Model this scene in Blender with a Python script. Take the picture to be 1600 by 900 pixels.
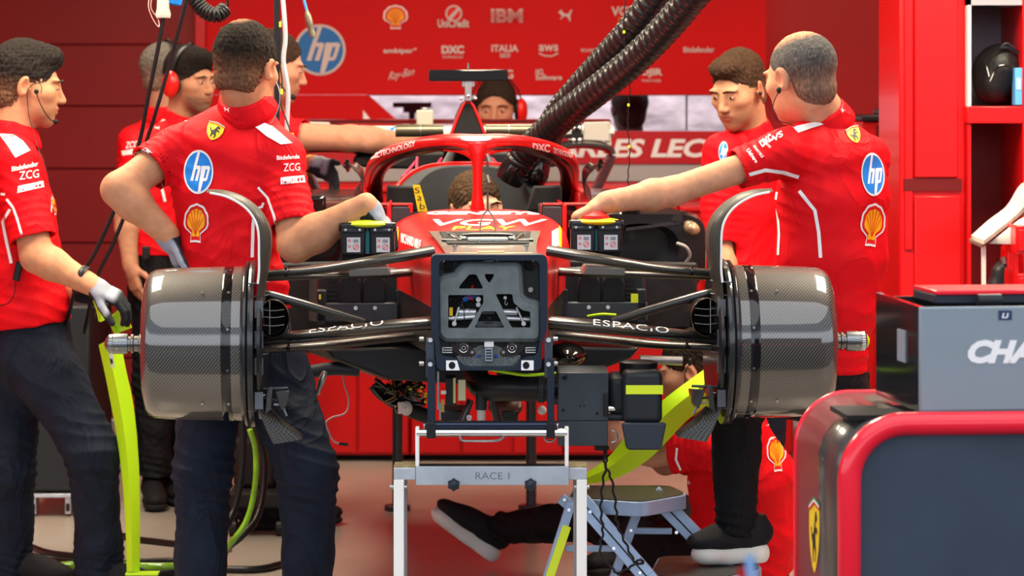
import bpy, bmesh, math, random
import numpy as np
from mathutils import Vector, Matrix, Euler
from mathutils.bvhtree import BVHTree
for _o in list(bpy.data.objects): bpy.data.objects.remove(_o)
SC = bpy.context.scene
COL = SC.collection
# ------------------------------------------------------------------ camera
FPX = 4408.0          # focal length in pixels of a 1600 px wide frame
CAMY, EYE, HORZ = -7.6, 1.6, 150.0
cd = bpy.data.cameras.new('camera'); cam = bpy.data.objects.new('camera', cd); COL.objects.link(cam)
cam.location = (0, CAMY, EYE); cam.rotation_euler = (math.radians(90), 0, 0)
cd.sensor_width = 36.0; cd.lens = FPX/1600*36.0; cd.shift_y = -(450-HORZ)/1600
cd.dof.use_dof = True; cd.dof.focus_distance = 7.6; cd.dof.aperture_fstop = 5.6
cd.clip_end = 200
SC.camera = cam
# ------------------------------------------------------------------ world: daylight over the pit lane
wd = bpy.data.worlds.new('world'); SC.world = wd; wd.use_nodes = True
nt = wd.node_tree; nt.nodes.clear()
tc = nt.nodes.new('ShaderNodeTexCoord'); sp = nt.nodes.new('ShaderNodeSeparateXYZ')
rp = nt.nodes.new('ShaderNodeValToRGB'); bg = nt.nodes.new('ShaderNodeBackground'); ow = nt.nodes.new('ShaderNodeOutputWorld')
nt.links.new(tc.outputs['Generated'], sp.inputs[0]); nt.links.new(sp.outputs['Z'], rp.inputs[0])
nt.links.new(rp.outputs[0], bg.inputs[0]); nt.links.new(bg.outputs[0], ow.inputs[0])
els = rp.color_ramp.elements
els[0].position = 0.0; els[0].color = (0.05, 0.05, 0.055, 1)
els[1].position = 1.0; els[1].color = (0.30, 0.36, 0.48, 1)
for p_, c_ in ((0.02, (0.06, 0.07, 0.09, 1)), (0.05, (1.3, 1.38, 1.5, 1)), (0.12, (1.5, 1.6, 1.75, 1)), (0.27, (1.5, 1.62, 1.8, 1)), (0.34, (0.30, 0.36, 0.46, 1)), (0.6, (0.30, 0.35, 0.42, 1))):
    e_ = els.new(p_); e_.color = c_
bg.inputs[1].default_value = 1.5
SC.view_settings.view_transform = 'Standard'; SC.view_settings.look = 'None'
SC.view_settings.gamma = 1.0; SC.view_settings.use_curve_mapping = False
SC.view_settings.exposure = 0.0

def area_light(name, loc, rot, sx, sy, power, color):
    l = bpy.data.lights.new(name, 'AREA'); l.shape = 'RECTANGLE'; l.size = sx; l.size_y = sy
    l.energy = power; l.color = color
    o = bpy.data.objects.new(name, l); COL.objects.link(o); o.location = loc; o.rotation_euler = [math.radians(a) for a in rot]
    return o
CEIL = 3.05
WARM = (1.0, 0.88, 0.66)
LAMPS = [(-1.7, 0.9), (0.0, 0.9), (1.7, 0.9), (-1.7, 3.6), (0.0, 3.6), (1.7, 3.6)]
for i_, (lx, ly) in enumerate(LAMPS):
    area_light('ceiling_lamp_light', (lx, ly, CEIL-0.08), (0, 0, 0), 0.5, 1.6, 95 if ly < 2 else 26, WARM)

area_light('rear_room_fill', (-.2, 7.0, CEIL-.1), (0, 0, 0), 4.5, .5, 170, (.9, .96, 1.0))  # added area light without a fixture, brightens the rear room

# soft sun over the pit lane; the garage roof shades everything behind the front axle
sl = bpy.data.lights.new('sun', 'SUN'); sl.energy = 2.0; sl.angle = math.radians(75); sl.color = (1.0, .98, .95)
so_ = bpy.data.objects.new('sun', sl); COL.objects.link(so_); so_.rotation_euler = (math.radians(24), 0, 0)

# ------------------------------------------------------------------ helpers
def W(px, py, Y):
    s = FPX/(Y-CAMY); return Vector(((px-800)/s, Y, EYE-(py-HORZ)/s))
CAR_A = math.atan(0.0442)
CARM = Matrix.Translation((-0.062, 0, 0)) @ Matrix.Rotation(CAR_A, 4, 'Z')
CARI = CARM.inverted()
def K(px, py, yl):
    """measured point of the photograph -> car coordinates at distance yl behind the front axle"""
    c = CARI @ Vector((0, CAMY, EYE)); d = CARI.to_3x3() @ Vector(((px-800)/FPX, 1, -(py-HORZ)/FPX))
    return c + d*((yl-c.y)/d.y)
WM = {}
def wm(o): return WM.get(o.name, Matrix.Identity(4)) if o else Matrix.Identity(4)
def tag(o, label=None, cat=None, group=None, kind=None):
    if label: o['label'] = label
    if cat: o['category'] = cat
    if group: o['group'] = group
    if kind: o['kind'] = kind
    return o
def empty(name, loc, label=None, cat=None, group=None, rot=0.0):
    o = bpy.data.objects.new(name, None); COL.objects.link(o)
    o.location = loc; o.rotation_euler = (0, 0, rot); o.empty_display_size = 0.1
    WM[o.name] = Matrix.Translation(loc) @ Matrix.Rotation(rot, 4, 'Z')
    return tag(o, label, cat, group)
def link(name, me, mats, parent=None, frame=None, smooth=True, bev=0.0, segs=2, sharp=40):
    if frame is not None: me.transform(frame)
    n = len(me.vertices)
    if n == 0: print('EMPTY MESH', name)
    co = np.zeros(n*3, np.float32); me.vertices.foreach_get('co', co); co = co.reshape(-1, 3)
    if n: c = Vector(((co[:, 0].min()+co[:, 0].max())/2, (co[:, 1].min()+co[:, 1].max())/2, co[:, 2].min()))
    else: c = Vector((0, 0, 0))
    me.transform(Matrix.Translation(-c))
    if not isinstance(mats, (list, tuple)): mats = [mats]
    me.materials.clear()
    for m in mats: me.materials.append(m)
    o = bpy.data.objects.new(name, me); COL.objects.link(o)
    if parent is not None:
        o.parent = parent; o.matrix_parent_inverse = wm(parent).inverted()
    o.location = c; WM[o.name] = Matrix.Translation(c)
    if smooth:
        me.polygons.foreach_set('use_smooth', [True]*len(me.polygons))
        if sharp < 180: me.set_sharp_from_angle(angle=math.radians(sharp))
    if bev:
        b = o.modifiers.new('bevel', 'BEVEL'); b.width = bev; b.segments = segs; b.limit_method = 'ANGLE'; b.angle_limit = math.radians(45)
        b.harden_normals = False
    return o

class MB:
    def __init__(s): s.v = []; s.f = []; s.uv = []; s.mi = []; s.cur = 0
    def _add(s, vs, fs, uvs=None):
        b = len(s.v); s.v += [tuple(v) for v in vs]
        for i, f in enumerate(fs):
            s.f.append([b+k for k in f]); s.mi.append(s.cur)
            s.uv.append(uvs[i] if uvs else [(0, 0)]*len(f))
        return s
    def box(s, c, size, R=None):
        hx, hy, hz = size[0]/2, size[1]/2, size[2]/2; c = Vector(c)
        vs = []
        for dx, dy, dz in ((-1,-1,-1),(1,-1,-1),(1,1,-1),(-1,1,-1),(-1,-1,1),(1,-1,1),(1,1,1),(-1,1,1)):
            p = Vector((dx*hx, dy*hy, dz*hz))
            if R is not None: p = R @ p
            vs.append(c+p)
        fs = [(0,3,2,1),(4,5,6,7),(0,1,5,4),(1,2,6,5),(2,3,7,6),(3,0,4,7)]
        dm = [(size[0],size[1]),(size[0],size[1]),(size[0],size[2]),(size[1],size[2]),(size[0],size[2]),(size[1],size[2])]
        return s._add(vs, fs, [[(0,0),(a,0),(a,b),(0,b)] for a, b in dm])
    def bx(s, a, b):
        a = Vector(a); b = Vector(b); return s.box((a+b)/2, [abs(b[i]-a[i]) for i in range(3)])
    def tube(s, path, r, n=16, ax=None, caps=True, closed=False):
        """r: radius, list of radii, or list of (ra, rb); ax = reference direction of the first radius"""
        P = [Vector(p) for p in path]; m = len(P)
        if not isinstance(r, list): r = [r]*m
        r = [(q, q) if not isinstance(q, (tuple, list)) else q for q in r]
        vs = []; L = 0; Ls = []
        up = None
        for i in range(m):
            if i: L += (P[i]-P[i-1]).length
            Ls.append(L)
            a = P[(i-1) % m] if (i or closed) else P[i]; b = P[(i+1) % m] if (i < m-1 or closed) else P[i]
            t = (b-a).normalized()
            if ax is not None: u = Vector(ax) - t*t.dot(Vector(ax))
            elif up is None: u = t.orthogonal()
            else: u = up - t*t.dot(up)
            if u.length < 1e-6: u = t.orthogonal()
            u.normalize(); up = u; w = t.cross(u)
            for k in range(n):
                th = 2*math.pi*k/n
                vs.append(P[i]+u*(math.cos(th)*r[i][0])+w*(math.sin(th)*r[i][1]))
        fs = []; uvs = []
        per = 2*math.pi*max(max(q) for q in r)
        for i in range(m if closed else m-1):
            j = (i+1) % m
            la, lb = Ls[i], (Ls[j] if j else L+(P[0]-P[-1]).length)
            for k in range(n):
                q = (k+1) % n
                fs.append((i*n+k, i*n+q, j*n+q, j*n+k))
                va, vb = per*k/n, per*(k+1)/n
                uvs.append([(la, va), (la, vb), (lb, vb), (lb, va)])
        if caps and not closed:
            fs.append(tuple(range(n-1, -1, -1))); uvs.append([(0, 0)]*n)
            fs.append(tuple((m-1)*n+k for k in range(n))); uvs.append([(0, 0)]*n)
        return s._add(vs, fs, uvs)
    def cyl(s, a, b, r, r2=None, n=24): return s.tube([a, b], [r, r if r2 is None else r2], n)
    def loft(s, rings, caps=True, closed=True, vscale=1.0):
        n = len(rings[0]); m = len(rings); vs = [p for R in rings for p in R]; fs = []; uvs = []
        U = [0]
        for i in range(1, m): U.append(U[-1]+(Vector(rings[i][0])-Vector(rings[i-1][0])).length)
        V = [0]
        mid = rings[m//2]
        for k in range(1, n+1): V.append(V[-1]+(Vector(mid[k % n])-Vector(mid[k-1])).length)
        for i in range(m-1):
            for k in range(n if closed else n-1):
                q = (k+1) % n
                fs.append((i*n+k, i*n+q, (i+1)*n+q, (i+1)*n+k))
                uvs.append([(U[i], V[k]), (U[i], V[k+1]), (U[i+1], V[k+1]), (U[i+1], V[k])])
        if caps:
            fs.append(tuple(range(n-1, -1, -1))); uvs.append([(0, 0)]*n)
            fs.append(tuple((m-1)*n+k for k in range(n))); uvs.append([(0, 0)]*n)
        return s._add(vs, fs, uvs)
    def lathe(s, prof, a, d, n=48):
        """prof: (distance along d, radius)"""
        a = Vector(a); d = Vector(d).normalized(); u = d.orthogonal().normalized()
        if abs(d.x) > .9: u = Vector((0, 0, 1))
        u = (u-d*u.dot(d)).normalized(); w = d.cross(u)
        rings = [[a+d*t+u*(math.cos(2*math.pi*k/n)*r)+w*(math.sin(2*math.pi*k/n)*r) for k in range(n)] for t, r in prof]
        return s.loft(rings)
    def sph(s, c, r, n=16, R=None):
        c = Vector(c); r = r if isinstance(r, (tuple, list)) else (r, r, r)
        rings = []
        for i in range(n//2+1):
            ph = -math.pi/2+math.pi*i/(n//2)
            ph = max(-1.5, min(1.5, ph))
            ring = []
            for k in range(n):
                th = 2*math.pi*k/n
                p = Vector((math.cos(th)*math.cos(ph)*r[0], math.sin(th)*math.cos(ph)*r[1], math.sin(ph)*r[2]))
                ring.append(c+(R @ p if R is not None else p))
            rings.append(ring)
        return s.loft(rings)
    def mesh(s, name='m'):
        me = bpy.data.meshes.new(name); me.from_pydata(s.v, [], s.f)
        uvl = me.uv_layers.new(name='uv')
        flat = [c for f in s.uv for q in f for c in q]
        uvl.data.foreach_set('uv', flat)
        if any(s.mi): me.polygons.foreach_set('material_index', s.mi)
        bm = bmesh.new(); bm.from_mesh(me); bmesh.ops.recalc_face_normals(bm, faces=bm.faces); bm.to_mesh(me); bm.free()
        me.update(); return me
    def put(s, name, mats, parent=None, frame=None, **k):
        me = s.mesh(name)
        if any(s.mi) :
            mi = [p.material_index for p in me.polygons]
            o = link(name, me, mats, parent, frame, **k)
            o.data.polygons.foreach_set('material_index', mi); return o
        return link(name, me, mats, parent, frame, **k)

def smoothpath(pts, n=6):
    """Catmull-Rom through the points (any dimension tuples)"""
    P = [np.array([float(c) for c in p]) for p in pts]; out = []
    for i in range(len(P)-1):
        p0 = P[i-1] if i else 2*P[0]-P[1]; p1 = P[i]; p2 = P[i+1]; p3 = P[i+2] if i+2 < len(P) else 2*P[-1]-P[-2]
        for k in range(n):
            t = k/n
            out.append(0.5*((2*p1)+(-p0+p2)*t+(2*p0-5*p1+4*p2-p3)*t*t+(-p0+3*p1-3*p2+p3)*t**3))
    out.append(P[-1]); return [tuple(float(c) for c in q) for q in out]

# ------------------------------------------------------------------ materials
def rgb(h):
    h = h.lstrip('#'); c = [int(h[i:i+2], 16)/255 for i in (0, 2, 4)]
    return tuple(((x/12.92) if x <= 0.04045 else ((x+0.055)/1.055)**2.4) for x in c)
MATS = {}
def mat(name, col, rough=0.5, metal=0.0, coat=0.0, noise=0.0, nscale=8.0, bump=0.0, bscale=60.0, sss=0.0, emit=None, estr=0, alpha=None, ior=None, trans=0, attr=False, aniso=None, spec=0.3, coord='Object'):
    if name in MATS: return MATS[name]
    m = bpy.data.materials.new(name); m.use_nodes = True; N = m.node_tree; b = N.nodes['Principled BSDF']; L = N.links
    c = (*col[:3], 1)
    b.inputs['Base Color'].default_value = c; b.inputs['Roughness'].default_value = rough; b.inputs['Metallic'].default_value = metal
    b.inputs['Coat Weight'].default_value = coat; b.inputs['Coat Roughness'].default_value = 0.06
    b.inputs['Specular IOR Level'].default_value = spec
    if sss:
        b.inputs['Subsurface Weight'].default_value = sss; b.inputs['Subsurface Radius'].default_value = (0.012, 0.005, 0.003); b.inputs['Subsurface Scale'].default_value = 0.6
    if ior: b.inputs['Coat IOR'].default_value = ior
    if trans: b.inputs['Transmission Weight'].default_value = trans
    if emit: b.inputs['Emission Color'].default_value = (*emit, 1); b.inputs['Emission Strength'].default_value = estr
    tcn = N.nodes.new('ShaderNodeTexCoord')
    mp = N.nodes.new('ShaderNodeMapping'); L.new(tcn.outputs[coord], mp.inputs[0])
    if aniso: mp.inputs['Scale'].default_value = aniso
    src = None
    if attr:
        at = N.nodes.new('ShaderNodeAttribute'); at.attribute_name = 'tint'; src = at.outputs['Color']
        L.new(src, b.inputs['Base Color'])
    if noise:
        nz = N.nodes.new('ShaderNodeTexNoise'); nz.inputs['Scale'].default_value = nscale; nz.inputs['Detail'].default_value = 6
        L.new(mp.outputs[0], nz.inputs['Vector'])
        mx = N.nodes.new('ShaderNodeMix'); mx.data_type = 'RGBA'; mx.blend_type = 'MULTIPLY'
        mr = N.nodes.new('ShaderNodeMapRange'); mr.inputs['From Min'].default_value = .3; mr.inputs['From Max'].default_value = .7
        mr.inputs['To Min'].default_value = 1-noise; mr.inputs['To Max'].default_value = 1+noise*.4
        L.new(nz.outputs['Fac'], mr.inputs['Value'])
        cb = N.nodes.new('ShaderNodeCombineColor'); [L.new(mr.outputs[0], cb.inputs[i]) for i in range(3)]
        mx.inputs['Factor'].default_value = 1.0; mx.inputs['A'].default_value = c
        if src: L.new(src, mx.inputs['A'])
        L.new(cb.outputs[0], mx.inputs['B']); L.new(mx.outputs['Result'], b.inputs['Base Color'])
    if bump:
        nb = N.nodes.new('ShaderNodeTexNoise'); nb.inputs['Scale'].default_value = bscale; nb.inputs['Detail'].default_value = 5
        L.new(mp.outputs[0], nb.inputs['Vector'])
        bp = N.nodes.new('ShaderNodeBump'); bp.inputs['Strength'].default_value = bump; bp.inputs['Distance'].default_value = 0.01
        L.new(nb.outputs['Fac'], bp.inputs['Height']); L.new(bp.outputs[0], b.inputs['Normal'])
    MATS[name] = m; return m

def carbon(name, period=0.007, cior=1.5, dark=(.004, .004, .005), light=(.055, .052, .046), rough=0.22, coat=0.6, angle=0):
    if name in MATS: return MATS[name]
    m = bpy.data.materials.new(name); m.use_nodes = True; N = m.node_tree; b = N.nodes['Principled BSDF']; L = N.links
    uv = N.nodes.new('ShaderNodeUVMap'); uv.uv_map = 'uv'
    sp = N.nodes.new('ShaderNodeSeparateXYZ'); L.new(uv.outputs[0], sp.inputs[0])
    def M(op, a, b2=None):
        n = N.nodes.new('ShaderNodeMath'); n.operation = op
        for i, x in enumerate((a, b2)):
            if x is None: continue
            if isinstance(x, (int, float)): n.inputs[i].default_value = x
            else: L.new(x, n.inputs[i])
        return n.outputs[0]
    q = 2*math.pi/period
    a = M('MULTIPLY', M('ADD', sp.outputs['X'], M('MULTIPLY', sp.outputs['Y'], 0.8)), q)
    st = M('MULTIPLY_ADD' if False else 'SINE', a)
    fine = M('SINE', M('MULTIPLY', sp.outputs['X'], q*2.0))
    v = M('ADD', M('MULTIPLY', st, 0.42), M('MULTIPLY', fine, 0.12))
    v = M('ADD', v, 0.5)
    rp = N.nodes.new('ShaderNodeValToRGB'); L.new(v, rp.inputs[0])
    rp.color_ramp.elements[0].position = .35; rp.color_ramp.elements[0].color = (*dark, 1)
    rp.color_ramp.elements[1].position = .72; rp.color_ramp.elements[1].color = (*light, 1)
    L.new(rp.outputs[0], b.inputs['Base Color'])
    b.inputs['Roughness'].default_value = rough; b.inputs['Coat Weight'].default_value = coat; b.inputs['Coat Roughness'].default_value = 0.05; b.inputs['Coat IOR'].default_value = cior
    bp = N.nodes.new('ShaderNodeBump'); bp.inputs['Strength'].default_value = 0.12; bp.inputs['Distance'].default_value = 0.002
    L.new(v, bp.inputs['Height']); L.new(bp.outputs[0], b.inputs['Normal'])
    MATS[name] = m; return m

RED = mat('red_paint', (0.62, 0.004, 0.006), 0.32, coat=0.1)
CARRED = mat('car_red_paint', (0.60, 0.008, 0.008), 0.36, coat=0.12, noise=.08)
WALLRED = mat('wall_red_panel', (0.52, 0.003, 0.005), 0.35, noise=.15, nscale=1.5)
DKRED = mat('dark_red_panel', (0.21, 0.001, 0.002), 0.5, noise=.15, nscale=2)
CABRED = mat('cabinet_red', (0.55, 0.003, 0.004), 0.4, noise=.12, nscale=3)
BLACK = mat('black_plastic', (.010, .010, .012), .38)
BLACKM = mat('black_matte', (.008, .008, .009), .75)
BLACKG = mat('black_gloss', (.006, .006, .007), .12, coat=.5)
RUBBER = mat('black_rubber', (.008, .008, .009), .33, bump=.15, bscale=90)
DKGREY = mat('dark_grey_plastic', (.018, .022, .028), .45, noise=.2, nscale=12)
MIDGREY = mat('graphite_housing', (.042, .053, .068), .42, noise=.15, nscale=15)
PLATE = mat('grey_composite_plate', (.13, .155, .16), .36, noise=.25, nscale=30, bump=.05, bscale=200)
NAVYF = mat('navy_frame', (.010, .018, .035), .35)
ALU = mat('brushed_aluminium', (.55, .60, .66), .38, metal=.7, noise=.12, nscale=20)
WHITEMET = mat('white_painted_steel', (.86, .85, .82), .4)
CHROME = mat('chrome', (.8, .8, .8), .12, metal=1)
STEEL = mat('satin_steel', (.42, .41, .40), .3, metal=.9, noise=.2, nscale=40)
TI = mat('titanium', (.20, .19, .18), .25, metal=.9)
WHITE = mat('white_print', (.86, .86, .86), .5)
WHITEB = mat('white_board', (.70, .67, .62), .5)
OFFW = mat('offwhite_panel', (.55, .52, .46), .5)
BLUE = mat('blue_print', (.008, .22, .72), .5)
DBLUE = mat('deep_blue_print', (.012, .10, .40), .4)
YEL = mat('yellow_print', (.90, .60, .01), .5)
SHY = mat('orange_yellow_print', (.95, .42, .01), .5)
SHR = mat('red_print', (.70, .01, .01), .5)
BLK = mat('black_print', (.005, .005, .005), .5)
GRN = mat('green_print', (.0, .30, .08), .5)
NEON = mat('neon_yellow_green', (.52, .86, .015), .42, noise=.05, nscale=5)
NEONY = mat('neon_yellow_tape', (.75, .90, .03), .45)
LADDER = mat('ladder_blue_grey', (.33, .44, .62), .38, metal=.35, noise=.08, nscale=25)
TREAD = mat('rubber_tread', (.035, .033, .028), .35, bump=.3, bscale=150)
C_DRUM = carbon('carbon_drum', .0088, light=(.085, .078, .062), rough=.5, coat=1.0, cior=1.85)
C_FINE = carbon('carbon_fine', .0042, light=(.045, .042, .035), rough=.28, coat=.45)
C_VANE = carbon('carbon_vane', .0075, light=(.06, .052, .034), rough=.5, coat=.05)
GREYPAD = mat('grey_foam_pad', (.035, .040, .045), .6, bump=.1, bscale=120)

# ------------------------------------------------------------------ 2-D shapes and decals
def curve_mesh(polys, depth=0.0):
    cu = bpy.data.curves.new('c', 'CURVE'); cu.dimensions = '2D'; cu.fill_mode = 'BOTH'; cu.extrude = depth/2
    for poly in polys:
        sp = cu.splines.new('POLY'); sp.points.add(len(poly)-1)
        for i, p in enumerate(poly): sp.points[i].co = (p[0], p[1], 0, 1)
        sp.use_cyclic_u = True
    return _conv(cu)
def _conv(cu):
    o = bpy.data.objects.new('tmp', cu); COL.objects.link(o)
    bpy.context.view_layer.update()
    me = bpy.data.meshes.new_from_object(o.evaluated_get(bpy.context.evaluated_depsgraph_get()))
    bpy.data.objects.remove(o); bpy.data.curves.remove(cu)
    bm = bmesh.new(); bm.from_mesh(me); bmesh.ops.remove_doubles(bm, verts=bm.verts, dist=1e-5); bm.to_mesh(me); bm.free()
    return me
TXT = {}
def text_mesh(body, bold=0.02, shear=0.0, depth=0.0, space=1.0):
    key = (body, bold, shear, depth, space)
    if key not in TXT:
        cu = bpy.data.curves.new('t', 'FONT'); cu.body = body; cu.size = 1.0; cu.offset = bold; cu.shear = shear
        cu.resolution_u = 3; cu.extrude = depth/2; cu.space_character = space
        cu.align_x = 'LEFT'
        me = _conv(cu)
        co = np.zeros(len(me.vertices)*3, np.float32); me.vertices.foreach_get('co', co); co = co.reshape(-1, 3)
        lo = co.min(0); hi = co.max(0)
        co[:, 0] = (co[:, 0]-lo[0])/(hi[0]-lo[0]); co[:, 1] = (co[:, 1]-lo[1])/(hi[1]-lo[1])
        me.vertices.foreach_set('co', co.ravel()); me.update(); TXT[key] = me
    return TXT[key].copy()
def aff(me, o, u, v):
    """place a unit mesh into the photo frame: o + x*u + y*v (pixels, v points up the glyph)"""
    n = len(me.vertices); co = np.zeros(n*3, np.float32); me.vertices.foreach_get('co', co); co = co.reshape(-1, 3)
    q = np.zeros_like(co); q[:, 0] = o[0]+co[:, 0]*u[0]+co[:, 1]*v[0]; q[:, 1] = o[1]+co[:, 0]*u[1]+co[:, 1]*v[1]
    me.vertices.foreach_set('co', q.ravel()); return me
def T(body, o, u, v, **k): return aff(text_mesh(body, **k), o, u, v)
def P2(*polys): return curve_mesh(polys)
def strip(pts, w):
    """polyline of photo pixels, thick w px"""
    pts = [Vector(p[:2]) for p in pts]; L = []; R = []
    for i, p in enumerate(pts):
        a = pts[max(i-1, 0)]; b = pts[min(i+1, len(pts)-1)]; t = (b-a).normalized(); n = Vector((-t.y, t.x))
        ww = w[i] if isinstance(w, list) else w
        L.append(p+n*ww/2); R.append(p-n*ww/2)
    return curve_mesh([[tuple(q) for q in L+R[::-1]]])
def bvh_of(objs):
    out = []
    dg = None
    for o in objs:
        me = o.data; M = Matrix.Translation(wm(o).to_translation())
        vs = [M @ v.co for v in me.vertices]
        out.append(BVHTree.FromPolygons(vs, [tuple(p.vertices) for p in me.polygons]))
    return out
def decal(name, layers, target, parent=None, maxlen=7.0, off=0.0018, step=0.0006, label=None, flat=None):
    """layers: [(mesh in photo pixels, material)]; printed on the surface of the target"""
    tr = target if isinstance(target, list) and target and isinstance(target[0], BVHTree) else bvh_of(target if isinstance(target, list) else [target])
    org = Vector((0, CAMY, EYE)); V = []; Fc = []; MI = []; mats = []
    for li, (me, m) in enumerate(layers):
        bm = bmesh.new(); bm.from_mesh(me)
        bmesh.ops.triangulate(bm, faces=bm.faces)
        for _ in range(8):
            le = [e for e in bm.edges if e.calc_length() > maxlen]
            if not le or len(bm.verts) > 40000: break
            bmesh.ops.subdivide_edges(bm, edges=le, cuts=1)
            bmesh.ops.triangulate(bm, faces=[f for f in bm.faces if len(f.verts) > 3])
        bm.verts.ensure_lookup_table(); hit = {}
        for v in bm.verts:
            d = Vector(((v.co.x-800)/FPX, 1, -(v.co.y-HORZ)/FPX)).normalized(); best = None
            for t in tr:
                loc, nor, idx, dist = t.ray_cast(org, d)
                if loc is not None and (best is None or dist < best[2]):
                    if nor.dot(d) > 0: nor = -nor
                    best = (loc, nor, dist)
            if best: hit[v.index] = len(V); V.append(best[0]+best[1]*(off+step*li)*.6-d*(off+step*li)*.8)
        if m not in mats: mats.append(m)
        for f in bm.faces:
            ix = [v.index for v in f.verts]
            if all(i in hit for i in ix):
                q = [V[hit[i]] for i in ix]
                if max((q[0]-q[1]).length, (q[1]-q[2]).length, (q[2]-q[0]).length) < maxlen*0.0125*3+.05:
                    Fc.append([hit[i] for i in ix]); MI.append(mats.index(m))
        bm.free()
    me = bpy.data.meshes.new(name); me.from_pydata(V, [], Fc); me.update()
    if not Fc: print('DECAL EMPTY', name, label); return None
    o = link(name, me, mats, parent, sharp=180)
    o.data.polygons.foreach_set('material_index', MI)
    if label: o['label'] = label
    return o

def ngon(cx, cy, rx, ry, n=40, rot=0.0):
    c, s = math.cos(rot), math.sin(rot)
    return [(cx+c*rx*math.cos(2*math.pi*k/n)-s*ry*math.sin(2*math.pi*k/n), cy+s*rx*math.cos(2*math.pi*k/n)+c*ry*math.sin(2*math.pi*k/n)) for k in range(n)]
def xf(poly, o, u, v): return [(o[0]+p[0]*u[0]+p[1]*v[0], o[1]+p[0]*u[1]+p[1]*v[1]) for p in poly]
def hp_logo(o, rx, ry, tilt=0.0, ring=WHITE, fill=BLUE):
    """o centre, radii in px"""
    c, s = math.cos(tilt), math.sin(tilt); u = (rx*c, rx*s); v = (ry*s, -ry*c)
    circ = lambda r: xf(ngon(0, 0, r, r), o, u, v)
    h = [(-.52,-.42),(-.34,-.42),(-.17,.12),(-.04,.12),(-.21,-.42),(-.03,-.42),(.17,.20),(.12,.28),(-.12,.28),(.10,.93),(-.06,.96),(-.30,.28)]
    p = [(.00,-.93),(.17,-.93),(.34,-.42),(.52,-.42),(.62,-.34),(.80,.20),(.74,.28),(.38,.28),(.22,.28)]
    ph = [(.38,-.28),(.50,-.28),(.62,.12),(.50,.12)]
    return [(P2(circ(1)), ring), (P2(circ(.90)), fill), (P2(xf(h, o, u, v)), ring), (P2(xf(p, o, u, v), xf(ph, o, u, v)), ring)]
def pecten(k=1.0, n=7):
    pts = []
    for i in range(n*6+1):
        a = math.radians(-28+236*i/(n*6)); lob = 1+0.045*abs(math.sin(math.pi*i/6))
        pts.append((0.92*k*lob*math.cos(a), 0.12+0.86*k*lob*math.sin(a)))
    base = [(-.36*k, -.55), (-.40*k, -.98*k), (0, -.90*k-.05), (.40*k, -.98*k), (.36*k, -.55)]
    return pts + base
def shell_logo(o, rx, ry, tilt=0.0):
    c, s = math.cos(tilt), math.sin(tilt); u = (rx*c, rx*s); v = (ry*s, -ry*c)
    g = lambda q: xf(q, o, u, v)
    L = [(P2(g([(p[0]*1.12, p[1]*1.10) for p in pecten(1.0)])), WHITE), (P2(g(pecten(.98))), SHR)]
    L.append((P2(g([(p[0]*.80, p[1]*.80+.02) for p in pecten(.98)])), SHY))
    for i in range(6):
        a = math.radians(30+120*i/5); q = Vector((math.cos(a), math.sin(a))); nn = Vector((-q.y, q.x))
        b0 = Vector((0, -.62)); b1 = Vector((0, .05))+q*.74
        L.append((P2(g([tuple(b0+nn*.012), tuple(b0-nn*.012), tuple(b1-nn*.030), tuple(b1+nn*.030)])), SHR))
    return L
def shield_logo(o, rx, ry, tilt=0.0, horse=True, bar=True):
    c, s = math.cos(tilt), math.sin(tilt); u = (rx*c, rx*s); v = (ry*s, -ry*c)
    g = lambda q: xf(q, o, u, v)
    top = [(-1, .72), (-.5, .84), (0, .9), (.5, .84), (1, .72)]
    body = top+[(1, .1), (.8, -.4), (.4, -.8), (0, -1), (-.4, -.8), (-.8, -.4), (-1, .1)]
    L = [(P2(g(body)), YEL)]
    if horse:
        hs = [(-.30,-.70),(-.16,-.70),(-.10,-.42),(.04,-.30),(.20,-.52),(.10,-.68),(.24,-.70),(.36,-.46),(.26,-.16),(.24,.02),(.50,.06),(.56,-.06),(.62,.06),(.52,.20),(.24,.20),(.34,.38),(.52,.32),(.58,.44),(.36,.62),(.18,.60),(.02,.30),(-.16,.06),(-.38,.02),(-.52,.24),(-.66,.20),(-.50,-.06),(-.34,-.18),(-.30,-.40)]
        L.append((P2(g(hs)), BLK))
    if bar:
        for i, m in enumerate((GRN, WHITE, SHR)):
            y = 1.0-.06*i
            L.append((P2(g([(-1, y-.18), (0, y), (1, y-.18), (1, y-.25), (0, y-.07), (-1, y-.25)])), m))
    return L
def puma_logo(o, w, h, m=WHITE, tilt=0):
    q = [(1,1),(.82,.92),(.70,.66),(.50,.52),(.30,.56),(.05,.80),(.0,1.0),(-.10,.98),(-.06,.86),(-.22,.84),(-.30,.70),(-.18,.62),(.0,.42),(.05,.26),(-.12,.05),(-.10,-.06),(.10,.16),(.26,.34),(.48,.28),(.66,.06),(.72,-.20),(.84,-.22),(.80,.08),(.78,.40),(.92,.78)]
    q = [(-(p[0]-.45)*0.9, (p[1]-.4)) for p in q]
    q = [(-p[0], p[1]) for p in q]
    c, s = math.cos(tilt), math.sin(tilt)
    return [(P2(xf(q, o, (w*c, w*s), (h*s, -h*c))), m)]
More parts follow.
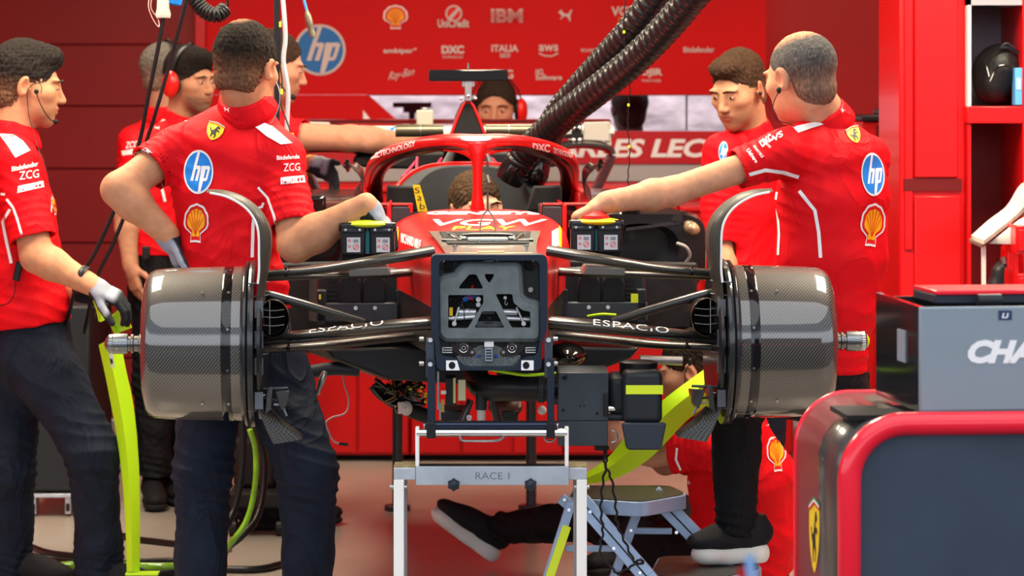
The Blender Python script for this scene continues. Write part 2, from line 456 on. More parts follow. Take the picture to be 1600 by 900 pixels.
# ------------------------------------------------------------------ implicit surfaces for bodies and clothing
V3 = lambda *a: np.array(a if len(a) == 3 else a[0], dtype=np.float64)
def nrm(v): v = np.asarray(v, float); return v/(np.linalg.norm(v)+1e-12)
def rotz(d): a = math.radians(d); return np.array([[math.cos(a), -math.sin(a), 0], [math.sin(a), math.cos(a), 0], [0, 0, 1.]])
def rotx(d): a = math.radians(d); return np.array([[1., 0, 0], [0, math.cos(a), -math.sin(a)], [0, math.sin(a), math.cos(a)]])
def roty(d): a = math.radians(d); return np.array([[math.cos(a), 0, math.sin(a)], [0, 1., 0], [-math.sin(a), 0, math.cos(a)]])
class Field:
    def __init__(s, h): s.h = h; s.ops = []
    def _op(s, fn, lo, hi, k, op): s.ops.append((fn, np.minimum(lo, hi), np.maximum(lo, hi), k, op)); return s
    def ell(s, c, r, R=None, k=0.01, op='u'):
        c = V3(c); r = V3(r); R = np.eye(3) if R is None else R
        def fn(X, Y, Z):
            x, y, z = X-c[0], Y-c[1], Z-c[2]
            u = R[0, 0]*x+R[1, 0]*y+R[2, 0]*z; v = R[0, 1]*x+R[1, 1]*y+R[2, 1]*z; w = R[0, 2]*x+R[1, 2]*y+R[2, 2]*z
            k0 = np.sqrt((u/r[0])**2+(v/r[1])**2+(w/r[2])**2)+1e-9
            k1 = np.sqrt((u/r[0]**2)**2+(v/r[1]**2)**2+(w/r[2]**2)**2)+1e-9
            return k0*(k0-1)/k1
        e = np.abs(R) @ r
        return s._op(fn, c-e, c+e, k, op)
    def cone(s, a, b, ra, rb, k=0.01, op='u', cut_b=False, cut_a=False, cutn=None):
        a = V3(a); b = V3(b); ab = b-a; L2 = ab.dot(ab)+1e-12; n = ab/math.sqrt(L2)
        cn = nrm(cutn) if cutn is not None else n
        def fn(X, Y, Z):
            x, y, z = X-a[0], Y-a[1], Z-a[2]
            t = np.clip((x*ab[0]+y*ab[1]+z*ab[2])/L2, 0, 1)
            d = np.sqrt((x-t*ab[0])**2+(y-t*ab[1])**2+(z-t*ab[2])**2)-(ra+(rb-ra)*t)
            if cut_b: d = np.maximum(d, (X-b[0])*cn[0]+(Y-b[1])*cn[1]+(Z-b[2])*cn[2])
            if cut_a: d = np.maximum(d, -((X-a[0])*n[0]+(Y-a[1])*n[1]+(Z-a[2])*n[2]))
            return d
        m = max(ra, rb)
        return s._op(fn, np.minimum(a, b)-m, np.maximum(a, b)+m, k, op)
    def econe(s, a, b, A, B, side, k=0.01, op='u', cut_a=False, cut_b=False, rm=None):
        """elliptical limb: A=(ru,rv) at a, B at b; u along side"""
        a = V3(a); b = V3(b); ab = b-a; L2 = ab.dot(ab)+1e-12; n = ab/math.sqrt(L2)
        u = nrm(V3(side)-n*V3(side).dot(n)); v = np.cross(n, u)
        rmm = rm or min(A[0], A[1], B[0], B[1])*0.8
        def fn(X, Y, Z):
            x, y, z = X-a[0], Y-a[1], Z-a[2]
            t = np.clip((x*ab[0]+y*ab[1]+z*ab[2])/L2, 0, 1)
            x = x-t*ab[0]; y = y-t*ab[1]; z = z-t*ab[2]
            ru = A[0]+(B[0]-A[0])*t; rv = A[1]+(B[1]-A[1])*t
            U = (x*u[0]+y*u[1]+z*u[2])/ru; Vv = (x*v[0]+y*v[1]+z*v[2])/rv; Wv = (x*n[0]+y*n[1]+z*n[2])/rmm
            k0 = np.sqrt(U*U+Vv*Vv+Wv*Wv)+1e-9
            k1 = np.sqrt((U/ru)**2+(Vv/rv)**2+(Wv/rmm)**2)+1e-9
            d = k0*(k0-1)/k1
            if cut_b: d = np.maximum(d, (X-b[0])*n[0]+(Y-b[1])*n[1]+(Z-b[2])*n[2])
            if cut_a: d = np.maximum(d, -((X-a[0])*n[0]+(Y-a[1])*n[1]+(Z-a[2])*n[2]))
            return d
        m = max(*A, *B)
        return s._op(fn, np.minimum(a, b)-m, np.maximum(a, b)+m, k, op)
    def plane(s, p, n):
        """keep the side opposite to n"""
        p = V3(p); n = nrm(n)
        return s._op(lambda X, Y, Z: (X-p[0])*n[0]+(Y-p[1])*n[1]+(Z-p[2])*n[2], V3(-99, -99, -99), V3(99, 99, 99), 0.004, 'i')
    def build(s):
        h = s.h
        lo = np.min([o[1] for o in s.ops if o[4] == 'u'], 0)-5*h; hi = np.max([o[2] for o in s.ops if o[4] == 'u'], 0)+5*h
        n = np.ceil((hi-lo)/h).astype(int)+1
        ax = [(lo[i]+h*np.arange(n[i])).astype(np.float32) for i in range(3)]
        D = np.full(n, 0.5, np.float32)
        for fn, l, u, k, op in s.ops:
            mg = max(k, 0)+4*h
            i0 = np.clip(np.floor((l-mg-lo)/h).astype(int), 0, n); i1 = np.clip(np.ceil((u+mg-lo)/h).astype(int)+1, 0, n)
            if np.any(i1 <= i0): continue
            sl = tuple(slice(i0[i], i1[i]) for i in range(3))
            d = fn(ax[0][sl[0]][:, None, None], ax[1][sl[1]][None, :, None], ax[2][sl[2]][None, None, :]).astype(np.float32)
            c = D[sl]
            if op == 'u':
                if k > 0:
                    hh = np.maximum(k-np.abs(c-d), 0)/k; D[sl] = np.minimum(c, d)-hh*hh*k*0.25
                else: D[sl] = np.minimum(c, d)
            else:
                if op == 's': d = -d
                if k > 0:
                    hh = np.maximum(k-np.abs(c-d), 0)/k; D[sl] = np.maximum(c, d)+hh*hh*k*0.25
                else: D[sl] = np.maximum(c, d)
        D[0] = D[-1] = .5; D[:, 0] = D[:, -1] = .5; D[:, :, 0] = D[:, :, -1] = .5
        return surfnet(D, lo, h)
def surfnet(D, lo, h):
    S = D < 0
    cs = [(i, j, k) for i in (0, 1) for j in (0, 1) for k in (0, 1)]
    sh = tuple(x-1 for x in D.shape)
    cnt = np.zeros(sh, np.uint8)
    g = lambda A, c: A[c[0]:c[0]+sh[0], c[1]:c[1]+sh[1], c[2]:c[2]+sh[2]]
    for c in cs: cnt += g(S, c)
    I = np.argwhere((cnt > 0) & (cnt < 8))
    idx = np.full(sh, -1, np.int32); idx[I[:, 0], I[:, 1], I[:, 2]] = np.arange(len(I))
    val = {c: D[I[:, 0]+c[0], I[:, 1]+c[1], I[:, 2]+c[2]] for c in cs}
    acc = np.zeros((len(I), 3)); num = np.zeros(len(I))
    for a in cs:
        for ax_ in range(3):
            if a[ax_]: continue
            b = list(a); b[ax_] = 1; b = tuple(b)
            va, vb = val[a], val[b]; m = (va < 0) != (vb < 0)
            t = va[m]/(va[m]-vb[m]); p = np.tile(np.array(a, float), (m.sum(), 1)); p[:, ax_] += t
            acc[m] += p; num[m] += 1
    V = lo+h*(I+acc/num[:, None])
    Fs = []
    for ax_ in range(3):
        s0 = [slice(None)]*3; s1 = [slice(None)]*3; s0[ax_] = slice(0, -1); s1[ax_] = slice(1, None)
        A = S[tuple(s0)]; B = S[tuple(s1)]
        E = np.argwhere(A != B)
        o1, o2 = [(1, 2), (2, 0), (0, 1)][ax_]
        E = E[(E[:, o1] > 0) & (E[:, o2] > 0) & (E[:, 0] < sh[0]) & (E[:, 1] < sh[1]) & (E[:, 2] < sh[2])]
        if not len(E): continue
        e1 = np.zeros(3, int); e1[o1] = 1; e2 = np.zeros(3, int); e2[o2] = 1
        q = [idx[tuple((E-x).T)] for x in (0*e1, e1, e1+e2, e2)]
        q = np.stack(q, 1); inside = A[tuple(E.T)]
        q[~inside] = q[~inside][:, ::-1]
        Fs.append(q)
    Fq = np.concatenate(Fs); Fq = Fq[(Fq >= 0).all(1)]
    return V, Fq
def vnormals(V, Fq):
    n = np.cross(V[Fq[:, 2]]-V[Fq[:, 0]], V[Fq[:, 3]]-V[Fq[:, 1]]); N = np.zeros_like(V)
    for i in range(4): np.add.at(N, Fq[:, i], n)
    return N/(np.linalg.norm(N, axis=1)[:, None]+1e-12)
def pnoise(P, f, seed=0):
    rs = np.random.RandomState(seed); o = np.zeros(len(P))
    for i in range(5):
        d = rs.normal(size=3); d /= np.linalg.norm(d); e = rs.normal(size=3); e /= np.linalg.norm(e)
        o += np.sin(P @ d*f*(1+.37*i)+rs.rand()*6+1.7*np.sin(P @ e*f*.7+rs.rand()*6))
    return o/5
def sdf_mesh(name, F, m, parent=None, disp=None, tint=None, relax=1):
    V, Q = F.build(); Nn = vnormals(V, Q)
    if (np.einsum('ij,ij->i', Nn, V-V.mean(0)).sum()) < 0: Q = Q[:, ::-1]; Nn = -Nn
    if disp is not None: V = V+Nn*disp(V, Nn)[:, None]
    me = bpy.data.meshes.new(name)
    me.vertices.add(len(V)); me.vertices.foreach_set('co', V.astype(np.float32).ravel())
    me.loops.add(len(Q)*4); me.loops.foreach_set('vertex_index', Q.astype(np.int32).ravel())
    me.polygons.add(len(Q)); me.polygons.foreach_set('loop_start', np.arange(0, len(Q)*4, 4, dtype=np.int32))
    try: me.polygons.foreach_set('loop_total', np.full(len(Q), 4, np.int32))
    except Exception: pass
    me.update(calc_edges=True); me.validate()
    if tint is not None:
        c = np.ones((len(V), 4), np.float32); c[:, :3] = tint(V, Nn)
        at = me.color_attributes.new('tint', 'FLOAT_COLOR', 'POINT'); at.data.foreach_set('color', c.ravel())
    return link(name, me, m, parent, sharp=180)

M_SKIN = mat('skin', (.6, .35, .25), .6, spec=.18, attr=True, noise=.12, nscale=45, bump=.06, bscale=260, sss=.04)
M_HAIR = mat('hair', (.02, .015, .01), .85, spec=.15, attr=True, noise=.45, nscale=130, bump=.7, bscale=240, aniso=(1, 1, .35))
M_SHIRT = mat('red_shirt_fabric', (.72, .006, .012), .55, noise=.06, nscale=10, bump=.08, bscale=350, spec=.08)
M_PANTS = mat('navy_trouser_fabric', (.011, .016, .030), .72, noise=.25, nscale=9, bump=.15, bscale=300, spec=.12)
M_BPANTS = mat('black_trouser_fabric', (.006, .006, .008), .75, noise=.2, nscale=9, spec=.2)
def folds(m, scale=7, strength=.5, dist=.02, stretch=(1, 1, .5)):
    N = m.node_tree; L = N.links; b = N.nodes['Principled BSDF']
    tc_ = N.nodes.new('ShaderNodeTexCoord'); mp = N.nodes.new('ShaderNodeMapping'); mp.inputs['Scale'].default_value = stretch; mp.inputs['Rotation'].default_value = (.5, .6, .3)
    L.new(tc_.outputs['Object'], mp.inputs[0]); nz = N.nodes.new('ShaderNodeTexNoise'); nz.inputs['Scale'].default_value = scale; nz.inputs['Detail'].default_value = 3; nz.inputs['Distortion'].default_value = 1.2; nz.inputs['Roughness'].default_value = .45
    L.new(mp.outputs[0], nz.inputs['Vector'])
    r = N.nodes.new('ShaderNodeMath'); r.operation = 'SUBTRACT'; L.new(nz.outputs['Fac'], r.inputs[0]); r.inputs[1].default_value = .5
    a = N.nodes.new('ShaderNodeMath'); a.operation = 'ABSOLUTE'; L.new(r.outputs[0], a.inputs[0])
    p = N.nodes.new('ShaderNodeMath'); p.operation = 'POWER'; L.new(a.outputs[0], p.inputs[0]); p.inputs[1].default_value = .6
    bp = N.nodes.new('ShaderNodeBump'); bp.inputs['Strength'].default_value = strength; bp.inputs['Distance'].default_value = dist; bp.invert = True
    L.new(p.outputs[0], bp.inputs['Height'])
    if b.inputs['Normal'].is_linked: L.new(b.inputs['Normal'].links[0].from_socket, bp.inputs['Normal'])
    L.new(bp.outputs[0], b.inputs['Normal'])
folds(M_SHIRT, 5.5, .55, .022, (1, 1, .7)); folds(M_PANTS, 6, .7, .03, (1, 1, .6)); folds(M_BPANTS, 6, .7, .03, (1, 1, .6))
M_GLOVE = mat('knit_glove', (.3, .33, .38), .75, attr=True, bump=.3, bscale=500)
M_SHOEB = mat('black_knit_shoe', (.008, .008, .010), .7, bump=.4, bscale=400, spec=.3)
M_SOLE = mat('white_foam_sole', (.78, .77, .70), .6)
M_EYEW = mat('eye_white', (.7, .68, .65), .2)
M_EYED = mat('eye_dark', (.02, .012, .008), .1)
M_BROW = mat('eyebrow_hair', (.03, .018, .01), .7)
SKIN1 = (.60, .28, .15); SKIN2 = (.52, .25, .13)

def head_ops(F, c, R, s, ears=True):
    L = lambda x, y, z: c+R @ (V3(x, y, z)*s)
    e = lambda p, r, k=.012, op='u', Q=None: F.ell(L(*p), V3(r)*s, R if Q is None else R @ Q, k*s, op)
    e((0, -.018, .030), (.073, .094, .082), .01)
    e((0, .030, -.020), (.062, .062, .080), .03)
    e((0, .040, -.066), (.048, .048, .040), .03)
    e((0, .070, -.094), (.024, .018, .018), .02)
    for q in (-1, 1):
        e((q*.040, .052, -.012), (.026, .030, .022), .02)
        e((q*.032, .102, .010), (.019, .016, .0125), .012, 's')
        e((q*.031, .078, .010), (.0135, .0125, .0115), .003)
        e((q*.030, .078, .030), (.024, .013, .006), .014)
    e((0, .082, .004), (.0085, .012, .026), .012)
    F.cone(L(0, .088, .010), L(0, .107, -.026), .0075*s, .0115*s, .010*s)
    for q in (-1, 1): e((q*.011, .099, -.030), (.0075, .010, .0075), .006)
    e((0, .088, -.052), (.023, .012, .007), .008)
    e((0, .086, -.063), (.019, .012, .007), .006)
    e((0, .102, -.0575), (.024, .010, .0018), .003, 's')
    if ears:
        for q in (-1, 1):
            Q = rotz(q*-22) @ rotx(-8)
            e((q*.080, -.012, .000), (.0075, .019, .032), .006, Q=Q)
            e((q*.087, -.006, .002), (.006, .011, .020), .004, 's', Q=Q)
            e((q*.077, .004, -.004), (.005, .006, .010), .004)
def hair_mesh(name, parent, c, R, s, col, hl=.083, back=-.075, thick=.010, top=.012, side_y=.035, seed=1, bald=None, skin=SKIN1, puff=0, h=.0032, rough=.0022):
    """hl: height of the front hairline above the head centre"""
    F = Field(h); L = lambda x, y, z: c+R @ (V3(x, y, z)*s)
    F.ell(L(0, -.020, .034+top*.4), V3(.074+thick*.55, .094+thick, .082+top)*s, R, 0)
    F.ell(L(0, -.045, -.035), V3(.058+thick*.4, .052+thick*.6, .055)*s, R, .02*s)
    if puff: F.ell(L(0, .045, .095), V3(.055, .05, .026+puff)*s, R, .02*s)
    # the face opening: everything in front and below the hairline
    F.ell(L(0, .155, hl-.118), V3(.115, .135, .120)*s, R, .006*s, 's')
    for q in (-1, 1):
        F.ell(L(q*.088, .010, -.030), V3(.030, .050, .052)*s, R, .008*s, 's')
    F.plane(L(0, -.06, back), -(R @ V3(0, .15, 1)))
    def disp(P, N): return rough*pnoise(P, 210, seed)+rough*.9*pnoise(P @ np.diag([1, 1, .5]), 420, seed+5)
    colA = np.array(col)
    def tint(P, N):
        q = (P-c) @ R/s; o = np.tile(colA, (len(P), 1))
        fade = np.clip((q[:, 2]+.020)/.055, 0, 1)[:, None]      # cropped sides let the skin show
        o = o*(.45+.55*fade)+np.array(skin)*(.30*(1-fade))
        if bald:
            bc, br, g = bald; d = np.sqrt((((q-np.array(bc))/np.array(br))**2).sum(1)); w = np.clip((1.18-d+.10*pnoise(P, 150, 3))/.45, 0, 1)[:, None]
            o = o*(1-w*g)+np.array(skin)*w*g
        sp = pnoise(P @ np.diag([1, 1, .4]), 600, 9)[:, None]
        return o*(1+.35*sp)
    return sdf_mesh(name, F, M_HAIR, parent, disp, tint)
def eyes(parent, c, R, s, look=(0, 0), brow=M_BROW):
    L = lambda x, y, z: Vector(c+R @ (V3(x, y, z)*s))
    Rm = Matrix(R.tolist())
    for q in (-1, 1):
        MB().sph(L(q*.031, .0795, .0085), (.0115*s, .0123*s, .0062*s), 14, Rm).put('eye', M_EYEW, parent)
        MB().sph(L(q*.031+look[0]*.005, .0885, .0080), (.0052*s, .0040*s, .0052*s), 12, Rm).put('iris', M_EYED, parent)
        MB().tube([L(q*.012, .0985, .0275), L(q*.030, .1000, .0325), L(q*.052, .086, .0275)], [(.0022*s, .0030*s), (.0026*s, .0042*s), (.0015*s, .0015*s)], 8).put('eyebrow', brow, parent)
def hand_ops(F, w, d, n, t, s=1.0, curl=(25, 35, 25), spread=4, r=.0085, thumb=(.55, .80, .25), k=.006, tcurl=20, curls=None):
    """w wrist, d finger direction, n palm side, t thumb side"""
    d = nrm(d); n = nrm(V3(n)-d*V3(n).dot(d)); t = V3(t); t = nrm(t-d*t.dot(d)-n*t.dot(n))
    F.econe(w-d*.01*s, w+d*.035*s, (.027*s, .020*s), (.036*s, .016*s), t, k*3)
    F.econe(w+d*.035*s, w+d*.082*s, (.037*s, .016*s), (.039*s, .0125*s), t, k*3)
    for i in range(4):
        cu = curls[i] if curls else curl
        b = w+d*[.084, .090, .086, .077][i]*s+t*[.0295, .0100, -.0105, -.0295][i]*s
        ln = [.072, .080, .074, .058][i]*s; rr = r*[1, 1.02, .97, .86][i]*s
        a = math.radians([spread, spread*.3, -spread*.5, -spread*1.4][i]); D = nrm(d*math.cos(a)+t*math.sin(a)); ang = 0; p = b-D*.02*s
        F.cone(p, b, rr*1.15, rr*1.1, k*2)
        for j, fr in enumerate((.46, .30, .24)):
            ang += math.radians(cu[j]); q = D*math.cos(ang)+n*math.sin(ang)
            p2 = b+q*ln*fr; F.cone(b, p2, rr*(1.08-.08*j), rr*(1.0-.08*j), .0015); b = p2
    tb = w+d*.022*s+t*.024*s+n*.006*s; q = nrm(d*thumb[0]+t*thumb[1]+n*thumb[2]); rr = r*1.15*s
    F.cone(w+d*.008*s+t*.012*s, tb, rr*1.5, rr*1.35, k*2)
    p2 = tb+q*.042*s; F.cone(tb, p2, rr*1.35, rr*1.05, k*1.5)
    q = nrm(q+d*math.tan(math.radians(tcurl))); p3 = p2+q*.032*s; F.cone(p2, p3, rr*1.05, rr, .003)
    q = nrm(q+d*.2+n*.15); p4 = p3+q*.024*s; F.cone(p3, p4, rr, rr*.82, .003)
def cloth_disp(amp=.004, seed=0, dirv=(0, 0, 1), f=26, fine=.0012, centers=()):
    dv = nrm(dirv)
    def g(P, N):
        a = pnoise(P, 7, seed+11)
        ph = (P @ dv)*f*2.2+5*a+3*pnoise(P, 13, seed+3)
        r = np.sin(ph); r = np.sign(r)*np.abs(r)**.7
        w = .35+.65*np.clip(pnoise(P, 9, seed+7)+.3, 0, 1)
        amp_ = amp; o = amp_*r*w+fine*pnoise(P, 70, seed+5)+amp*.8*pnoise(P, 11, seed)
        for c, rad, am, dr, fr in centers:
            c = np.asarray(c, float); q = P-c; ds = np.linalg.norm(q, axis=1); ww = np.exp(-(ds/rad)**2)
            sn = np.sin((q @ nrm(dr))*fr+3.0*a+1.5*pnoise(P, 12, seed+2)); o += .95*am*ww*(1-2*np.abs(sn)**.7)
        return o
    return g
def collar(parent, nb, axis, R, r, h=.035, m=None, side=1.0):
    """folded polo collar around the neck: stand and turned-down leaf"""
    ax = nrm(axis); x = nrm(R[:, 0]-ax*R[:, 0].dot(ax)); y = np.cross(ax, x)
    prof = [(r*1.04, -.030), (r*1.02, h*.5), (r*1.03, h), (r*1.09, h*1.08), (r*1.18, h*.75), (r*1.38, -.004), (r*1.46, -.022), (r*1.42, -.026), (r*1.30, -.006), (r*1.1, h*.5), (r*1.06, h*.2)]
    rings = []
    for rr, z in prof:
        ring = []
        for k in range(48):
            a = 2*math.pi*k/48; fr = max(0, math.cos(a-math.pi/2))   # front: y+
            zz = z-(.018*fr if z > 0 else .022*fr**2)
            sq = 1+.06*math.sin(a)**2
            ring.append(Vector(nb+x*math.cos(a)*rr+y*math.sin(a)*rr*sq+ax*zz))
        rings.append(ring)
    mb = MB(); mb.loft(rings+[rings[0]], caps=False)
    return mb.put('collar', m or M_SHIRT, parent, sharp=180)
def shoe(parent, heel, toe, up, s=1.0, mu=M_SHOEB, ms=M_SOLE, label=None, sole_t=.034, width=.047):
    """heel and toe: points on the ground contact line"""
    heel = V3(heel); toe = V3(toe); d = nrm(toe-heel); up = V3(up); up = nrm(up-d*up.dot(d)); sd = np.cross(d, up); L = np.linalg.norm(toe-heel)
    R = np.stack([sd, d, up], 1)
    F = Field(.0035); z0 = sole_t
    F.ell(heel+d*L*.20+up*(z0+.035), V3(.038, .062, .048), R, .01)
    F.ell(heel+d*L*.45+up*(z0+.030), V3(.041, .085, .042), R, .03)
    F.ell(heel+d*L*.74+up*(z0+.015), V3(.045, .075, .032), R, .03)
    F.cone(heel+d*L*.20+up*(z0+.04), heel+d*L*.19+up*(z0+.085), .040, .036, .02, cut_b=True)
    F.plane(heel+up*(z0-.006), -up)
    u = sdf_mesh('shoe', F, mu, parent, lambda P, N: .0008*pnoise(P, 300, 3))
    if label: u['label'] = label
    F = Field(.0035)
    F.ell(heel+d*L*.17+up*(z0*.55), V3(.040, L*.19, z0*.78), R, .01)
    F.ell(heel+d*L*.48+up*(z0*.52), V3(.038, L*.28, z0*.68), R, .02)
    F.ell(heel+d*L*.78+up*(z0*.60), V3(width, L*.23, z0*.62), R, .02)
    F.plane(heel+up*.002, -up); F.plane(heel+up*(z0*1.06), up)
    so = sdf_mesh('sole', F, ms, u)
    return u
def lerp(a, b, t): return V3(a)*(1-t)+V3(b)*t
# ------------------------------------------------------------------ the garage
def zat(py, Y): return W(800, py, Y).z
def xat(px, Y): return W(px, 0, Y).x
def struct(o): o['kind'] = 'structure'; return o
fm = mat('floor_epoxy', (.42, .38, .33), .27, noise=.22, nscale=1.3, coat=.12, bump=.02, bscale=3)
struct(MB().bx((-6, -1.2, -.1), (6, 8, 0)).put('floor', fm))
struct(MB().bx((-12, -14, -.12), (12, -1.2, -.01)).put('floor_pit_lane', mat('pit_lane_concrete', (.09, .09, .095), .8, noise=.2, nscale=1.0)))
struct(MB().bx((-3.6, -.9, CEIL), (3.6, 8, CEIL+.12)).put('ceiling', mat('ceiling_panel', (.42, .40, .38), .6)))
struct(MB().bx((-3.6, -.9, -.0), (-3.45, 8, CEIL)).put('wall_left', WALLRED))
struct(MB().bx((3.45, -.9, -.0), (3.6, 8, CEIL)).put('wall_right', WALLRED))
struct(MB().bx((-3.6, 7.6, 0), (3.6, 7.7, CEIL)).put('wall_rear', mat('pale_block_wall', (.50, .56, .60), .6, noise=.55, nscale=6, aniso=(1, 1, 2.5))))
# lamps: a diffuser tray in the ceiling for each
for i_, (lx, ly) in enumerate(LAMPS):
    t = empty('ceiling_lamp', (lx, ly, CEIL-.05), 'long rectangular warm ceiling lamp panel above the car', 'lamp', 'ceiling lamps of the garage')
    MB().bx((lx-.28, ly-.85, CEIL-.055), (lx+.28, ly+.85, CEIL)).put('lamp_tray', WHITEMET, t, bev=.004)
    MB().bx((lx-.25, ly-.80, CEIL-.068), (lx+.25, ly+.80, CEIL-.055)).put('diffuser', mat('lamp_diffuser', (.9, .85, .75), .5, emit=WARM, estr=4.0), t)
# left rear wall of horizontal boards (faces the camera)
YB = 6.2
seams = [-60, 70, 166, 264, 380, 470, 560, 656]
mb = MB()
x0, x1 = -3.45, xat(306, YB)
for a, b in zip(seams[:-1], seams[1:]):
    mb.bx((x0, YB, zat(b, YB)+.004), (x1, YB+.10, zat(a, YB)-.004))
mb.bx((x0, YB+.02, .02), (x1, YB+.08, CEIL-.01))
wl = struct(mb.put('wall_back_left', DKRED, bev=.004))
mb = MB(); mb.bx((x1, YB-.06, .02), (xat(323, YB), YB+.12, CEIL-.01)); struct(mb.put('wall_back_pillar', WALLRED, bev=.006))
# fascia with sponsor logos
x2 = xat(323, YB); x3 = xat(1196, YB)
fas = struct(MB().bx((x2, YB-.02, zat(148, YB)), (x3, YB+.08, CEIL-.01)).put('wall_back_fascia', mat('fascia_red', (.60, .003, .004), .5, noise=.1, nscale=1.2, spec=.12)))
struct(MB().bx((x2, YB-.02, zat(204, YB)), (xat(575, YB), YB+.08, zat(148, YB)-.001)).put('wall_back_fascia_side', mat('fascia_red', (.6, .004, .006), .42)))
# angled red return of the fascia at the left end of the glazing
wx = xat(575, YB)
mbf = MB()
mbf.bx((wx, YB-.01, zat(149.5, YB)), (x3, YB+.09, zat(147, YB)))
for px in (1073,): mbf.bx((xat(px, YB), YB+.085, zat(204, YB)), (xat(px+3, YB), YB+.1, zat(149, YB)))
mbf.put('window_frame', mat('window_mullion', (.10, .10, .10), .5), None)['kind'] = 'structure'
me = curve_mesh([[(xat(575, YB), zat(148, YB)), (xat(640, YB), zat(205, YB)), (xat(575, YB), zat(205, YB))]], .06)
struct(link('trim_1', me, mat('fascia_red', (.6, .004, .006), .42), None, Matrix.Translation((0, YB+.02, 0)) @ Matrix.Rotation(math.radians(90), 4, 'X')))
me = curve_mesh([[(xat(568, YB), zat(172, YB)), (xat(582, YB), zat(190, YB)), (xat(568, YB), zat(190, YB))]], .01)
struct(link('trim_2', me, WHITE, None, Matrix.Translation((0, YB-.028, 0)) @ Matrix.Rotation(math.radians(90), 4, 'X')))
t = empty('dark_stand', (xat(643, 6.9), 6.9, 0), 'dark T-shaped stand seen through the opening left of the air box', 'stand')
MB().bx((xat(614, 6.9), 6.88, zat(168, 6.9)), (xat(674, 6.9), 6.94, zat(160, 6.9))).bx((xat(630, 6.9), 6.88, zat(176, 6.9)), (xat(658, 6.9), 6.94, zat(168, 6.9)+.001)).put('stand_head', BLACKM, t)
MB().bx((xat(639, 6.9), 6.885, .02), (xat(648, 6.9), 6.935, zat(176, 6.9)+.001)).put('stand_post', BLACKM, t)
MB().bx((xat(622, 6.9), 6.8, 0), (xat(664, 6.9), 7.0, .02)).put('stand_base', BLACKM, t)
# name banner board and pale band below the glazing
YN = 6.0
ban = struct(MB().bx((xat(480, YN), YN-.02, zat(256, YN)), (xat(1192, YN), YN+.14, zat(205, YN))).put('wall_back_banner', mat('banner_red', (.48, .006, .012), .45)))
pale = struct(MB().bx((xat(480, YN), YN-.01, zat(283, YN)), (xat(1192, YN), YN+.14, zat(256.5, YN))).put('wall_back_pale_band', mat('pale_band', (.42, .40, .40), .5)))
struct(MB().bx((xat(480, YN), YN, .02), (xat(1192, YN), YN+.14, zat(283.5, YN))).put('wall_back_lower', WALLRED))
struct(MB().bx((xat(323, YB), YB+.0, .02), (xat(482, YB), YB+.1, zat(205, YB))).put('wall_back_corner', WALLRED))
struct(MB().bx((xat(1192, YB), YB+.2, .02), (3.45, YB+.3, CEIL)).put('wall_back_right', mat('back_right_red', (.40, .002, .004), .5, noise=.12, nscale=1.5)))
decal('driver_name_lettering', [(T('CHARLES LECLERC.', (802, 246), (420, 0), (0, -29), bold=.035, shear=.22), WHITE)], ban, maxlen=60)['kind'] = 'structure'
# fascia logos: each printed on the board
def wall_logo(name, layers, txt=None):
    o = decal(name, layers, fas, fas, maxlen=60, off=.004, step=.002)
    return o
SOFT = mat('soft_white_print', (.62, .55, .52), .6)
wall_logo('round_logo', hp_logo((500, 78), 40, 40, 0, SOFT, mat('logo_blue_teal', (.015, .16, .48), .5)))
wall_logo('scallop_logo', shell_logo((618, 27), 18, 17))
wall_logo('sponsor_logo', [(P2(ngon(709, 21, 13, 13)), SOFT), (P2(ngon(709, 21, 10.5, 10.5)), SHR), (P2([(700, 28), (715, 12), (718, 15), (705, 31)]), SOFT), (T('UniCredit', (684, 43), (49, 0), (0, -13), bold=.03), SOFT)])
wall_logo('sponsor_lettering', [(T('IBM', (767, 35), (50, 0), (0, -21), bold=.04), SOFT)] + [(P2([(766, y), (818, y), (818, y+1.1), (766, y+1.1)]), mat('fascia_red', (.6, .004, .006), .42)) for y in (17, 20, 23, 26, 29, 32)])
wall_logo('leaping_cat_logo', puma_logo((885, 24), 19, 15, SOFT))
wall_logo('sponsor_lettering', [(T('VGW', (955, 25), (46, 0), (0, -15), bold=.03), SOFT), (T('PLAY', (966, 36), (26, 0), (0, -9), bold=.03), mat('dull_orange_print', (.62, .20, .01), .6))])
wall_logo('sponsor_lettering', [(T('ambipar°', (599, 85), (52, 0), (0, -10), bold=.03), SOFT)])
wall_logo('sponsor_lettering', [(T('DXC', (690, 84), (35, 0), (0, -13), bold=.05), SOFT), (T('TECHNOLOGY', (691, 91), (33, 0), (0, -4), bold=.01), SOFT)])
wall_logo('sponsor_lettering', [(T('ITALIA', (768, 81), (42, 0), (0, -11), bold=.03), SOFT), (T('GO!', (781, 90), (16, 0), (0, -7), bold=.03), SOFT)])
wall_logo('sponsor_lettering', [(T('aws', (842, 80), (30, 0), (0, -10), bold=.02), SOFT), (strip([(842, 83), (850, 87), (862, 88), (872, 83)], 2), SOFT)])
wall_logo('small_sponsor_lettering', [(T('RICHARD MILLE', (908, 81), (38, 0), (0, -5), bold=.02), SOFT), (P2([(1017, 84), (1026, 74), (1032, 78), (1038, 84)]), SOFT)])
wall_logo('sponsor_lettering', [(T('Bitdefender', (1068, 82), (48, 0), (0, -9), bold=.02), SOFT)])
wall_logo('sponsor_lettering', [(T('Ray-Ban', (606, 129), (40, -8), (2, -16), bold=.0, shear=.3), SOFT)])
wall_logo('sponsor_lettering', [(T('ZCG', (766, 123), (36, 0), (0, -14), bold=.02), SOFT)])
wall_logo('sponsor_lettering', [(T('HCL', (837, 117), (13, 0), (0, -9), bold=.03), SOFT), (T('Software', (837, 125), (41, 0), (0, -8), bold=.03), SOFT)])
